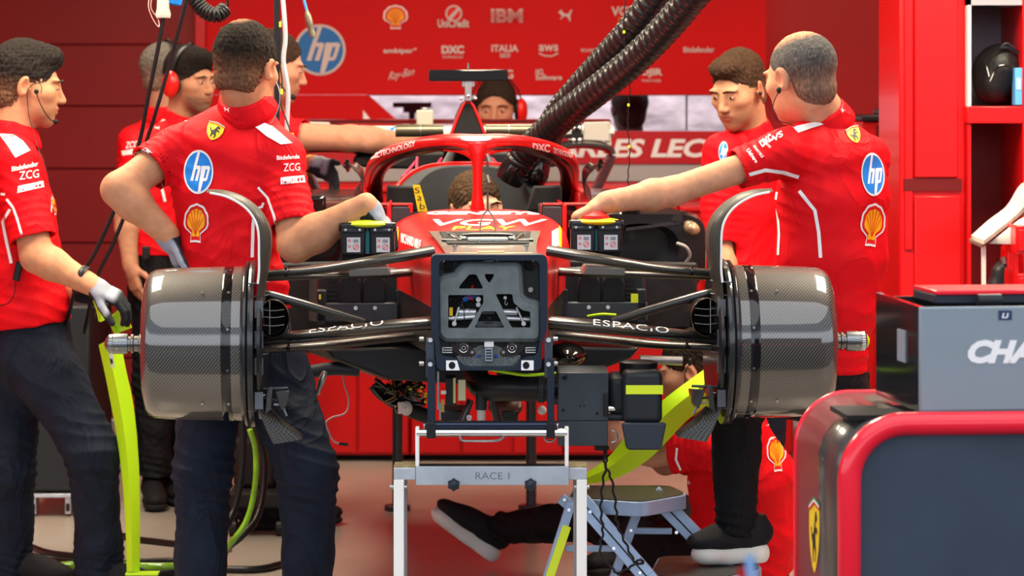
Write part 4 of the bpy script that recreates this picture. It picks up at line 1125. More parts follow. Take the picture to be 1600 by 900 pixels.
for s in SGN:
    pts = [K(px, py, .18) for px, py in ((546, 418), (606, 415), (612, 428), (546, 430))]
    mb = MB(); mb.loft([[Vector((-s*p.x, y, p.z)) for p in pts] for y in (.12, .26)]); cput(mb, 'wishbone_fairing', mat('fairing_grey', (.16, .16, .14), .35, coat=.3), bev=.003)
lo_f = arm('lower_wishbone_front_leg', [(410, 531, -.02), (450, 526, -.03), (520, 519, -.06), (600, 510, -.12), (690, 502, -.10)], [(.010, .013), (.013, .030), (.015, .045), (.0155, .048), (.016, .045)])
lo_r = arm('lower_wishbone_rear_leg', [(410, 546, .02), (500, 540, .12), (600, 529, .26), (676, 522, .34)], [(.010, .014), (.012, .026), (.013, .032), (.013, .03)])
tr = arm('track_rod', [(410, 540, -.06), (480, 531, -.07), (600, 519, -.10), (690, 512, -.08)], [(.004, .010), (.005, .014), (.005, .016), (.005, .016)], mat('dark_glossy_rod', (.012, .012, .013), .15, coat=.5))
pr = arm('push_rod', [(412, 458, .0), (430, 463, .0), (500, 483, .02), (568, 503, .05)], [(.009, .012), (.012, .014), (.012, .014), (.011, .013)])
for a_, s in zip(lo_f, SGN):
    decal('arm_lettering', [(T('ESPACIO', (483, 521) if s < 0 else (927, 508), (116, -13) if s < 0 else (118, 13), (0, -9), bold=.0, space=1.1), WHITE)], a_, a_, maxlen=6)
for s in SGN:
    for px, py, y, in ((447, 425, -.03), (452, 524, -.03), (452, 541, .05)):
        k = K(px, py, y); mb = MB(); mb.tube([(-s*k.x-.003, k.y, k.z), (-s*k.x+.003, k.y, k.z)], [(.0155, .024)]*2, 20, ax=(0, 0, 1)); cput(mb, 'arm_cuff', BLACKG)

# --- survival cell
secs = [(-.155, .151, 1.181, .892, 7, 0), (-.05, .162, 1.186, .890, 6.5, 0), (.15, .186, 1.197, .880, 5.5, .0), (.36, .214, 1.212, .868, 4.8, .004), (.60, .244, 1.224, .855, 4.4, .010), (.85, .274, 1.236, .845, 4.2, .016), (1.02, .286, 1.240, .84, 4.2, .016)]
rings = [supere(hw, zt, zb, 72, e, y, cr) for y, hw, zt, zb, e, cr in secs]
rr_ = []
for k in range(72): rr_.append(smoothpath([tuple(R[k]) for R in rings], 5))
rings2 = [[Vector(rr_[k][i]) for k in range(72)] for i in range(len(rr_[0]))]
mb = MB(); mb.loft(rings2)
tub = cput(mb, 'monocoque', [CARRED, BLACK], sharp=50)
tz = wm(tub).to_translation().z
for p in tub.data.polygons:
    if p.center.z+tz < 1.025: p.material_index = 1
# lettering on the hood
tubB = bvh_of([tub])
decal('hood_lettering', [(T('VGW', (664, 353), (180, 0), (12, -10), bold=.015), WHITE), (T('PLAY', (706, 360), (96, 0), (4, -6), bold=.01), YEL), (T('GENESYS', (664, 336), (180, 0), (6, -5), bold=.05), WHITE)], tubB, tub, maxlen=8)
decal('flank_lettering', [(T('RICHARD', (627, 379), (20, 7), (0, -15), bold=.03), WHITE), (T('MILLE', (648, 387), (10, 4), (0, -15), bold=.03, shear=.3), WHITE)], tubB, tub, maxlen=6)
decal('team_shield', shield_logo((619, 372), 4, 20, 0), tubB, tub, maxlen=6)
decal('sponsor_patch', [(P2([(862, 362), (872, 356), (873, 384), (862, 386)]), WHITE), (P2([(873, 352), (877, 350), (877, 386), (873, 386)]), YEL)], tubB, tub, maxlen=8)
# open hatch on top of the front: tray with electronics
GOLD = mat('hatch_bare_composite', (.16, .15, .12), .28, coat=.5, noise=.3, nscale=40)
mb = MB(); mb.loft([[Vector((-hw, y, z)), Vector((hw, y, z)), Vector((hw, y, z+.004)), Vector((-hw, y, z+.004))] for y, hw, z in ((-.20, .118, 1.180), (.0, .128, 1.191), (.16, .140, 1.202), (.34, .158, 1.216))])
hatch = cput(mb, 'hatch_tray', GOLD, sharp=30)
mb = MB(); mb.loft([[Vector((-hw, y, z)), Vector((hw, y, z)), Vector((hw, y, z+.002)), Vector((-hw, y, z+.002))] for y, hw, z in ((.04, .11, 1.199), (.16, .118, 1.207), (.31, .128, 1.219))])
cput(mb, 'hatch_recess', BLACKM, hatch)
mb = MB(); mb.tube(smoothpath([(-.125, .12, 1.206), (-.075, .12, 1.206), (-.065, .14, 1.219), (.065, .14, 1.219), (.075, .12, 1.206), (.125, .12, 1.206)], 4), [(.005, .012)]*21, 10, ax=(0, 0, 1)); cput(mb, 'hatch_bridge', BLACK, hatch)
mb = MB(); mb.bx((-.055, .085, 1.202), (.055, .115, 1.214)); e_ = cput(mb, 'electronics_box', mat('pale_metal_box', (.55, .55, .50), .35, metal=.5), hatch, bev=.004)
mb = MB(); [mb.cyl((x, .118, 1.210), (x*1.18, .118, 1.210), .006, n=12) for x in (-.06, .06)]; cput(mb, 'connector', STEEL, e_)
for x in (-.095, .095):
    mb = MB(); mb.cyl((x, -.12, 1.186), (x, -.12, 1.203), .0035, n=12); mb.cyl((x, -.12, 1.200), (x, -.12, 1.206), .0065, n=12); cput(mb, 'hatch_stud', STEEL, hatch)
mb = MB()
for sg in SGN: mb.tube(smoothpath([(sg*.075, .10, 1.206), (sg*.095, .14, 1.222), (sg*.11, .16, 1.222), (sg*.10, .19, 1.216), (sg*.085, .16, 1.210)], 4), .0025, 8)
cput(mb, 'loop_cable', STEEL, hatch)
mb = MB(); mb.bx((-.11, -.19, 1.182), (.11, -.10, 1.187)); mb.bx((-.035, -.17, 1.187), (.035, -.12, 1.190)); cput(mb, 'front_strip', mat('gold_foil', (.45, .36, .18), .3, metal=.6), hatch, bev=.001)
# pitot stand in front of the halo pillar
mb = MB()
kk = lambda px, py, y: K(px, py, y)
mb.tube([kk(762, 240, .42), kk(762, 328, .42)], .0032, 8)
mb.tube(smoothpath([kk(762, 328, .42), kk(753, 340, .36), kk(750, 360, .2), kk(749, 396, -.05)], 5), .0022, 8)
mb.tube(smoothpath([kk(762, 328, .42), kk(771, 340, .36), kk(774, 360, .2), kk(775, 396, -.05)], 5), .0022, 8)
mb.tube([kk(750, 388, -.0), kk(774, 388, -.0)], .002, 8)
pit = cput(mb, 'pitot_mast', mat('mast_grey', (.10, .10, .10), .35, metal=.7))
mb = MB(); mb.box(kk(763, 246, .415), (.006, .008, .022), Matrix.Rotation(math.radians(-15), 3, 'Y')); mb.box(kk(763, 279, .415), (.006, .008, .022), Matrix.Rotation(math.radians(-15), 3, 'Y')); cput(mb, 'mast_flag', mat('mast_flag', (.5, .5, .45), .4), pit)

# --- front bulkhead (px on a crop measured at 4.09 px per photo px)
BY = -.215
def cc(cx, cy): k = K(660+cx/4.09, 370+cy/4.09, BY-.03); return (k.x, k.z)
def bulk(name, polys, m, y0, y1, parent=None, bev=.0015):
    """extrude polygons (first outline, others holes) from y0 to y1"""
    me = curve_mesh(polys, y1-y0)
    me.transform(Matrix.Translation((0, (y0+y1)/2, 0)) @ Matrix.Rotation(math.radians(90), 4, 'X'))
    return clink(me, name, m, parent, bev=bev, smooth=True, sharp=30)
def rnd(poly, r=6, n=4):
    """round the corners of a crop-space polygon"""
    out = []; m = len(poly)
    for i in range(m):
        p = Vector(poly[i]); a = Vector(poly[i-1]); b = Vector(poly[(i+1) % m]); ra = min(r, (a-p).length*.45, (b-p).length*.45)
        q0 = p+(a-p).normalized()*ra; q1 = p+(b-p).normalized()*ra
        for k in range(n+1):
            t = k/n; out.append(tuple(q0*(1-t)**2+p*2*t*(1-t)+q1*t*t))
    return out
def CR(poly, r=8): return [cc(*p) for p in rnd(poly, r)]
frame_out = [(55, 112), (795, 112), (797, 600), (760, 670), (760, 850), (92, 850), (78, 670), (55, 600)]
frame_in = [(105, 150), (745, 150), (752, 610), (735, 765), (640, 765), (590, 832), (265, 832), (212, 765), (120, 765), (102, 610)]
fr = bulk('bulkhead_frame', [CR(frame_out, 40), CR(frame_in, 35)], NAVYF, BY-.05, BY+.02, bev=.003)
bk = bulk('bulkhead_web', [CR([(90, 130), (760, 130), (765, 600), (750, 835), (100, 835), (90, 600)], 30)], mat('bulkhead_dark_composite', (.035, .042, .045), .4, noise=.4, nscale=60), BY+.04, BY+.05, fr)
plate_out = [(270, 188), (612, 188), (622, 380), (660, 420), (740, 438), (745, 600), (735, 650), (150, 650), (118, 620), (112, 290), (135, 268), (215, 255), (240, 215)]
h1 = [(300, 240), (345, 240), (390, 332), (232, 332), (240, 310)]; h2 = [(398, 238), (460, 238), (450, 265), (428, 298), (402, 262)]
h3 = [(165, 372), (390, 372), (390, 425), (290, 585), (165, 585)]; h4 = [(468, 366), (575, 366), (582, 420), (640, 470), (690, 478), (692, 582), (572, 582)]; h5 = [(382, 476), (470, 476), (525, 582), (333, 582)]
pl_ = bulk('pedal_box_cover', [CR(plate_out, 22), CR(h1, 14), CR(h2, 10), CR(h3, 10), CR(h4, 12), CR(h5, 10)], PLATE, BY-.030, BY-.012, fr, bev=.005)
# raised side walls of the cover (it is a shallow pan)
po = CR(plate_out, 22); mb = MB(); mb.tube([Vector((x, BY-.008, z)) for x, z in po], .012, 12, closed=True, caps=False); cput(mb, 'cover_rim', PLATE, pl_)
dk = bulk('pedal_bay', [CR([(150, 230), (600, 230), (700, 470), (705, 600), (150, 600)], 10)], BLACKM, BY+.030, BY+.034, fr)
def cp(cx, cy, y): x, z = cc(cx, cy); return Vector((x, y, z))
SIL = mat('cast_silver', (.62, .64, .66), .3, metal=.6)
mb = MB(); mb.sph(cp(290, 490, BY+.012), (.014, .010, .010), 16); mb.cyl(cp(225, 490, BY+.012), cp(345, 490, BY+.012), .0085, n=20); mb.cyl(cp(500, 490, BY+.012), cp(610, 490, BY+.012), .0085, n=20); mb.cyl(cp(170, 530, BY+.01), cp(340, 520, BY+.01), .006, n=16); mb.cyl(cp(520, 530, BY+.01), cp(690, 535, BY+.01), .006, n=16); cput(mb, 'master_cylinders', SIL, dk)
for (a, b, c2, d2) in ((235, 455, 205, 560), (605, 455, 650, 560)):
    mb = MB(); mb.cyl(cp(a, b, BY+.002), cp(c2, d2, BY+.0), .0028, n=10); mb.cyl(cp(c2, d2-15, BY-.0), cp(c2, d2+12, BY-.0), .0048, n=12); mb.cyl(cp(c2, d2, BY-.006), cp(c2, d2, BY+.006), .006, n=14); cput(mb, 'damper_link', SIL, dk)
mb = MB(); mb.cyl(cp(360, 405, BY-.004), cp(360, 405, BY+.02), .0066, n=20); cput(mb, 'white_cap', WHITE, dk)
mb = MB(); mb.cyl(cp(360, 440, BY+.004), cp(360, 440, BY+.02), .0062, n=16); mb.cyl(cp(532, 395, BY), cp(532, 395, BY+.02), .0045, n=14); mb.tube(smoothpath([cp(535, 410, BY), cp(530, 430, BY), cp(540, 442, BY), cp(548, 428, BY)], 4), .0012, 8); cput(mb, 'bleed_screws', SIL, dk)
mb = MB(); mb.tube(smoothpath([cp(268, 412, BY+.01), cp(300, 395, BY+.005), cp(345, 380, BY+.012)], 5), .0065, 10); cput(mb, 'blue_fitting', DBLUE, dk)
mb = MB(); mb.tube(smoothpath([cp(325, 320, BY+.012), cp(315, 350, BY+.0), cp(300, 385, BY+.0), cp(325, 408, BY+.006)], 5), .0032, 10); cput(mb, 'red_hose', SHR, dk)
mb = MB(); mb.bx(cp(174, 510, BY), cp(196, 458, BY+.01)); cput(mb, 'yellow_tag', YEL, dk)
mb = MB(); rnd_ = random.Random(3)
for k in range(16):
    a = cp(rnd_.uniform(170, 290), rnd_.uniform(380, 570), BY+rnd_.uniform(.004, .02)); b = cp(rnd_.uniform(170, 290), rnd_.uniform(380, 570), BY+rnd_.uniform(.004, .02)); mb.tube(smoothpath([a, a.lerp(b, .5)+Vector((0, -.004, .004)), b], 4), .0011, 6)
for k in range(6):
    a = cp(rnd_.uniform(585, 690), rnd_.uniform(480, 570), BY+rnd_.uniform(.004, .02)); b = cp(rnd_.uniform(585, 690), rnd_.uniform(480, 570), BY+.01); mb.tube([a, b], .0011, 6)
cput(mb, 'wiring', BLACKG, dk)
mb = MB(); mb.bx(cp(345, 582, BY+.0), cp(515, 545, BY+.004)); mb.bx(cp(385, 500, BY), cp(465, 482, BY+.004)); cput(mb, 'ribbed_block', mat('ribbed_grey', (.09, .10, .11), .4, noise=.4, nscale=90), dk, bev=.001)
mb = MB(); [mb.bx(cp(400+q*14, 562, BY-.004), cp(408+q*14, 548, BY+.0)) for q in range(4)]; mb.cyl(cp(432, 525, BY-.004), cp(432, 525, BY), .004, n=12); cput(mb, 'connector_pins', BLACK, dk)
for cx in (160, 692):
    mb = MB(); mb.lathe([(-.004, .001), (-.004, .0118), (0, .0135), (.02, .0138)], cp(cx, 188, BY+.012), (0, 1, 0), 28); cput(mb, 'round_port', BLACKG, fr)
mb = MB(); mb.lathe([(0, .004), (0, .0065), (.003, .0075), (.004, .0065), (.010, .006)], cp(698, 347, BY+.02), (0, 1, 0), 24); cput(mb, 'small_plug', STEEL, fr)
for k, (cx, sg) in enumerate(((265, 1), (575, -1))):
    me = bulk('diamond_flange', [CR([(cx-60*sg, 655), (cx-12*sg, 660), (cx+35*sg, 690), (cx+80*sg, 750), (cx+60*sg, 770), (cx-20*sg, 765), (cx-70*sg, 735), (cx-82*sg, 700)], 14)], mat('anodised_dark', (.022, .012, .012), .35), BY-.006, BY+.01, fr)
    mb = MB(); [mb.tube([cp(cx, 716, BY-.007)+Vector((r_q*math.cos(a*math.pi/14), 0, r_q*math.sin(a*math.pi/14))) for a in range(28)], .0011, 8, closed=True, caps=False) for r_q in (.0112,)]; cput(mb, 'flange_ring', CHROME, me); mb = MB(); mb.cyl(cp(cx, 716, BY-.0075), cp(cx, 716, BY), .0060, n=20); cput(mb, 'flange_hub', STEEL, me); mb = MB(); mb.cyl(cp(cx, 716, BY-.0078), cp(cx, 716, BY-.004), .0036, n=18); cput(mb, 'flange_bore', BLACKM, me); mb = MB(); mb.cyl(cp(cx+55*sg, 743, BY-.008), cp(cx+55*sg, 743, BY), .0040, n=14); cput(mb, 'flange_bolt', STEEL, me); mb = MB(); mb.cyl(cp(cx-58*sg, 686, BY-.008), cp(cx-58*sg, 686, BY), .0032, n=14); cput(mb, 'flange_bolt', BLACKG, me)
pan = bulk('lower_plate', [CR([(215, 770), (265, 745), (370, 700), (470, 700), (580, 745), (635, 770), (590, 832), (265, 832)], 10)], mat('speckled_composite', (.14, .16, .16), .45, noise=.6, nscale=200), BY+.0, BY+.012, fr)
mb = MB(); mb.bx(cp(400, 802, BY-.014), cp(452, 712, BY)); bxk = cput(mb, 'centre_connector', mat('connector_grey', (.28, .33, .38), .35, metal=.3), fr, bev=.0015)
mb = MB(); mb.bx(cp(398, 708, BY-.015), cp(458, 672, BY)); cput(mb, 'white_block', WHITE, bxk, bev=.001)
mb = MB(); [mb.bx(cp(408, 725+q*18, BY-.0150), cp(444, 733+q*18, BY-.0139)) for q in range(4)]; cput(mb, 'connector_print', BLK, bxk)
for cx in (366, 474):
    mb = MB(); mb.lathe([(-.006, .001), (-.006, .0036), (-.004, .0048), (.002, .0048)], cp(cx, 768, BY), (0, 1, 0), 6); cput(mb, 'blue_nut', mat('blue_anodised', (.03, .08, .45), .3, metal=.6), fr)
    mb = MB(); mb.lathe([(-.004, .001), (-.004, .0035), (.002, .0040)], cp(cx, 686, BY), (0, 1, 0), 12); cput(mb, 'bolt', BLACKG, fr)
for cx, sg in ((188, 1), (660, -1)):
    me = bulk('jack_bracket', [CR([(cx-38, 785), (cx+22*sg+(0 if sg > 0 else -0)+10, 785), (cx+50, 848), (cx-38, 848)] if sg > 0 else [(cx+48, 785), (cx-30, 785), (cx-32, 848), (cx+48, 848)], 4), [cc(*p) for p in ngon(cx, 817, 22, 24, 20)]], WHITE, BY-.054, BY-.050, fr, bev=.0005)
    mb = MB(); mb.cyl(cp(cx, 817, BY-.0495), cp(cx, 817, BY-.052), .0058, n=20); cput(mb, 'bracket_hole', BLACKM, me)
for sg, cx in ((1, 128), (-1, 662)):
    mb = MB()
    for q in range(3): mb.bx(cp(cx, 712+q*15, BY-.01), cp(cx+64, 716+q*15, BY))
    mb.bx(cp(cx, 746, BY-.01), cp(cx+3, 712, BY)); cput(mb, 'slot_clip', WHITE, fr)
mb = MB(); mb.bx(cp(395, 168, BY-.01), cp(455, 140, BY+.0)); mb.cyl(cp(480, 155, BY-.01), cp(480, 155, BY), .003, n=10); cput(mb, 'top_clip', SIL, fr, bev=.001)
for sg in SGN:
    mb = MB()
    for cy in (660, 818): k = cp(425+sg*415, cy, BY); mb.cyl(k, k+Vector((sg*.012, 0, 0)), .006, n=14); 
    for cy in (522,): k = cp(425+sg*345, cy, BY-.02); mb.cyl(k, k+Vector((sg*.008, 0, 0)), .006, n=14)
    cput(mb, 'side_bolt', STEEL, fr)

# --- cockpit surround, headrest
def ushape(zs, y0, off, zb, hw0=.275):
    P = []
    for i in range(41):
        a = -90+180*i/40
        t = i/40
        x = (hw0-off)*math.sin(math.radians(a)); yy = 1.45+(.50-off)*math.cos(math.radians(a))
        P.append((x, yy, t))
    P = [(-(hw0-off), 1.02, 0)]+[(-(hw0-off), 1.25, 0)]+P+[((hw0-off), 1.25, 1)]+[((hw0-off), 1.02, 1)]
    return P
def ztop(x, y): u = min(1, max(0, (y-1.45)/.5)); return 1.268+.105*(3*u*u-2*u**3)
def wall_u(o1, o2, zb, name, m, dz=0.0, parent=None):
    A = ushape(0, 0, o1, 0); B = ushape(0, 0, o2, 0); rings = []
    for a, b in zip(A, B):
        za = ztop(a[0], a[1])+dz
        rings.append([Vector((a[0], a[1], zb)), Vector((a[0], a[1], za)), Vector((b[0], b[1], za)), Vector((b[0], b[1], zb))])
    mb = MB(); mb.loft(rings); return cput(mb, name, m, parent, sharp=50, bev=.004)
sur = wall_u(0.0, .014, .86, 'cockpit_surround', CARRED)
hd = wall_u(.015, .075, 1.0, 'headrest', GREYPAD, dz=-.006, parent=sur)
A = ushape(0, 0, .012, 0); mb = MB(); mb.tube([Vector((a[0], a[1], ztop(a[0], a[1])+.002)) for a in A], .004, 10); cput(mb, 'red_trim', RED, sur)
mb = MB(); mb.bx((-.25, 1.0, .86), (.25, 1.9, 1.02)); cput(mb, 'cockpit_floor', BLACKM, sur)
# black side pads, and the yellow belt strap
for s in SGN:
    k = [K(px, py, 1.30) for px, py in ((604, 290), (648, 291), (658, 330), (604, 331))]
    mb = MB(); mb.loft([[Vector((-s*q.x, y, q.z)) for q in k] for y in (1.27, 1.34)]); cput(mb, 'side_pad', BLACKM, sur, bev=.006)
k = [K(px, py, 1.20) for px, py in ((645, 289), (656, 289), (668, 330), (653, 331))]
mb = MB(); mb.loft([[Vector((q.x, y, q.z)) for q in k] for y in (1.20, 1.206)])
belt = cput(mb, 'yellow_strap', YEL, sur, sharp=30)
decal('strap_lettering', [(T('S', (648, 302), (8, 0), (0, -9), bold=.0), BLK), (T('a', (652, 314), (7, 0), (0, -8), bold=.0), BLK), (T('b', (656, 327), (8, 0), (0, -10), bold=.0), BLK)], belt, belt, maxlen=6)

# --- halo
hp_ = [(744, 224, .98), (716, 220, .985), (688, 220, 1.00), (655, 225, 1.05), (622, 234, 1.14), (597, 246, 1.28), (584, 262, 1.45), (580, 282, 1.58), (580, 305, 1.66), (584, 335, 1.72)]
HR = [(.028, .030), (.022, .034), (.019, .036), (.019, .034), (.0195, .030), (.021, .026), (.022, .024), (.022, .024), (.023, .026), (.026, .03)]
full = []; fr_r = []
base = []
for px, py, y in hp_:
    k = K(px, py, y); base.append((min(k.x, 0) if px < 744 else 0.0, k.y, k.z))
left = base[::-1]; path = left + [(-x, y, z) for x, y, z in base[1:]]
rads = HR[::-1]+HR[1:]
path = smoothpath(path, 6); rads = smoothpath(rads, 6)
mb = MB(); mb.tube([Vector(p) for p in path], [tuple(r) for r in rads], 28, ax=(0, 0, 1))
halo = cput(mb, 'halo', CARRED, sharp=180)
# centre pillar with flared top
P = [K(744, 332, .97), K(744, 300, .97), K(744, 262, .97), K(744, 240, .975), K(744, 226, .98)]
P = smoothpath([(0, p.y, p.z) for p in P], 6)
R = smoothpath([(.024, .026), (.015, .030), (.0155, .034), (.024, .04), (.044, .04)], 6)
mb = MB(); mb.tube([Vector(p) for p in P], [tuple(r) for r in R], 28, ax=(1, 0, 0)); cput(mb, 'halo_pillar', CARRED, halo, sharp=180)
for s in SGN:
    w_ = smoothpath([(0, .99, Z(246, .99)), (s*.022, .99, Z(236, .99)), (s*.055, .995, Z(229, .99)), (s*.10, 1.0, Z(226, 1.0))], 6)
    mb = MB(); mb.tube([Vector(p) for p in w_], [(.020, .026)]*len(w_), 20, ax=(0, 0, 1)); cput(mb, 'halo_gusset', CARRED, halo, sharp=180)
mb = MB(); ip = [(x*.955, y+.012, z-.016) for x, y, z in path]; mb.tube([Vector(p) for p in ip], [(r[0]*.86, r[1]*.95) for r in rads], 20, ax=(0, 0, 1)); cput(mb, 'halo_liner', mat('liner_dark_red_black', (.02, .005, .005), .3, coat=.3), halo, sharp=180)
for s in SGN:
    mb = MB(); k = path[0]; mb.loft([[Vector((s*(abs(k[0])+dx), y, z)) for dx, y in ((-.03, 1.62), (.035, 1.62), (.035, 1.82), (-.03, 1.82))] for z in (1.0, 1.15, 1.26, k[2]+.01)]); cput(mb, 'halo_foot', CARRED, halo, bev=.012)
hB = bvh_of([halo])
decal('halo_lettering', [(T('DXC', (579, 249), (15, -4), (0, -8), bold=.05, shear=.1), WHITE), (T('TECHNOLOGY', (594, 244), (55, -16), (0, -8), bold=.02), WHITE)], hB, halo, maxlen=6)
decal('halo_lettering', [(T('DXC', (831, 235), (28, 3), (1, -12), bold=.05, shear=-.1), WHITE), (T('TECHNOLOGY', (863, 238), (32, 9), (1, -8), bold=.02), WHITE)], hB, halo, maxlen=6)
decal('halo_top_highlight', [(P2(ngon(744, 217, 24, 3.6, 24)), mat('lilac_highlight', (.62, .66, .9), .4))], hB, halo, maxlen=6)  # pale highlight painted onto the top of the halo

# --- mirrors and their stays
for s in SGN:
    f = (lambda px, py, y: Vector((-s*K(px, py, y).x, K(px, py, y).y, K(px, py, y).z)))
    mb = MB(); mb.bx(f(641, 318, 1.02)-Vector((.006, 0, 0)), f(645, 332, 1.06)+Vector((.0, 0, 0))); st = cput(mb, 'mirror_stay', CARRED, bev=.002)
    mb = MB(); mb.tube([f(642, 320, 1.04), f(536, 319, 1.04)], [(.006, .016), (.0055, .02)], 14, ax=(0, 0, 1)); cput(mb, 'stay_blade', mat('stay_red_grey', (.30, .03, .03), .35), st)
    path_ = smoothpath([f(536, 258, 1.35), f(556, 261, 1.35), f(566, 274, 1.36), f(566, 290, 1.38), f(556, 306, 1.4)], 7)
    mb = MB(); mb.tube([Vector(p) for p in path_], [(.0045, .05)]*len(path_), 14, ax=(1, 0, 0)); v = cput(mb, 'mirror_vane', mat('vane_dark_red_edge', (.05, .03, .03), .3, coat=.4))
    mb = MB(); mb.bx(f(480, 338, 1.3), f(510, 305, 1.37)); mm = cput(mb, 'mirror_housing', BLACKG, bev=.01)
    if s > 0:
        pass
    mb = MB()
    mb.loft([[f(*p) for p in q] for q in ([(556, 300, 1.42), (575, 300, 1.42), (575, 345, 1.4), (548, 345, 1.4)], [(556, 296, 1.7), (575, 292, 1.7), (575, 330, 1.7), (548, 330, 1.7)])]); cput(mb, 'shoulder_fairing', CARRED, bev=.008)

# --- air box, camera bar
secs = [(1.98, .004, .062), (2.05, 0.0, .075), (2.5, -.02, .10), (3.2, -.18, .09), (3.9, -.40, .05)]
def tri(y, dz, w, top, bot):
    return [Vector((x*w, y, bot+(top-bot)*z)) for x, z in ((-1, 0), (-.82, .25), (-.55, .6), (-.28, .9), (-.12, 1), (.12, 1), (.28, .9), (.55, .6), (.82, .25), (1, 0))]
ta, tb_ = Z(158, 1.98), Z(222, 1.98)
mb = MB(); mb.loft([tri(1.97, 0, .068, ta, tb_), tri(2.04, 0, .078, ta+.003, tb_-.02), tri(2.4, 0, .12, ta-.01, 1.16), tri(3.0, 0, .13, ta-.12, 1.0), tri(3.7, 0, .07, ta-.36, .95)])
ab = cput(mb, 'air_box', mat('airbox_black', (.012, .010, .010), .35, coat=.3), sharp=60)
o_ = tri(1.965, 0, .066, ta-.004, tb_); 
mb = MB(); mb.tube(o_, .0052, 8); cput(mb, 'air_box_lip', CARRED, ab)
i_ = tri(1.96, 0, .056, ta-.016, tb_); mb = MB(); mb.loft([i_, [p+Vector((0, .006, 0)) for p in i_]]); cput(mb, 'intake_mouth', BLACKM, ab)
yt = 1.95
mb = MB(); kL, kR = K(668, 118, yt), K(790, 118, yt); mb.bx((-.134, yt-.02, Z(127, yt)), (.134, yt+.04, Z(109, yt)))
cb_ = cput(mb, 'camera_bar', BLACKG, bev=.004)
mb = MB(); mb.bx((-.012, yt-.015, Z(158, yt)), (.012, yt+.03, Z(124, yt))); mb.bx((-.022, yt-.01, Z(136, yt)), (.022, yt+.03, Z(126, yt))); cput(mb, 'camera_stalk', STEEL, cb_, bev=.002)
mb = MB(); mb.cyl((0, yt, Z(108, yt)), (0, yt, Z(98, yt)), .006, .003, 12); cput(mb, 'antenna', TI, cb_)
for x in (-.024, 0, .024):
    mb = MB(); mb.sph((x, yt-.02, Z(154 if x else 150, yt)), .006, 10); cput(mb, 'camera_bolt', CHROME, cb_)
for s in SGN:
    mb = MB(); a = K(625 if s < 0 else 757, 204, 2.4); b = K(700 if s < 0 else 838, 204, 2.4)
    mb.tube([(s*.075, 2.4, Z(204, 2.4)), (s*.245, 2.4, Z(204, 2.4))], .0225, 24); cy_ = cput(mb, 'cooling_tube', mat('bronze_tube', (.13, .115, .075), .3, metal=.7))
    mb = MB(); mb.tube([(s*.155, 2.4, Z(204, 2.4)), (s*.158, 2.4, Z(204, 2.4))], .0232, 24); cput(mb, 'tube_band', STEEL, cy_)
mb = MB(); mb.bx((-.17, 2.45, Z(196, 2.45)), (-.11, 2.5, Z(172, 2.45))); mb.cyl((-.14, 2.47, Z(172, 2.45)), (-.14, 2.47, Z(168, 2.45)), .008); cput(mb, 'header_tank', mat('cream_tank', (.42, .40, .32), .5), bev=.008)
# struts inside the halo
for s in SGN:
    mb = MB()
    f = (lambda px, py, y: Vector((-s*K(px, py, y).x, K(px, py, y).y, K(px, py, y).z)))
    mb.tube([f(690, 248, 2.1), f(666, 284, 2.0)], .006, 8); mb.tube([f(652, 246, 2.1), f(650, 284, 2.0)], .005, 8); mb.tube([f(650, 252, 2.1), f(628, 278, 2.0)], .005, 8)
    cput(mb, 'roll_hoop_strut', mat('strut_magenta_red', (.55, .02, .08), .35))
    mb = MB(); mb.tube([f(706, 240, 2.0), f(684, 285, 1.9)], [(.012, .03), (.02, .03)], 12, ax=(1, 0, 0)); cput(mb, 'hoop_leg', mat('hoop_grey', (.05, .05, .05), .4))

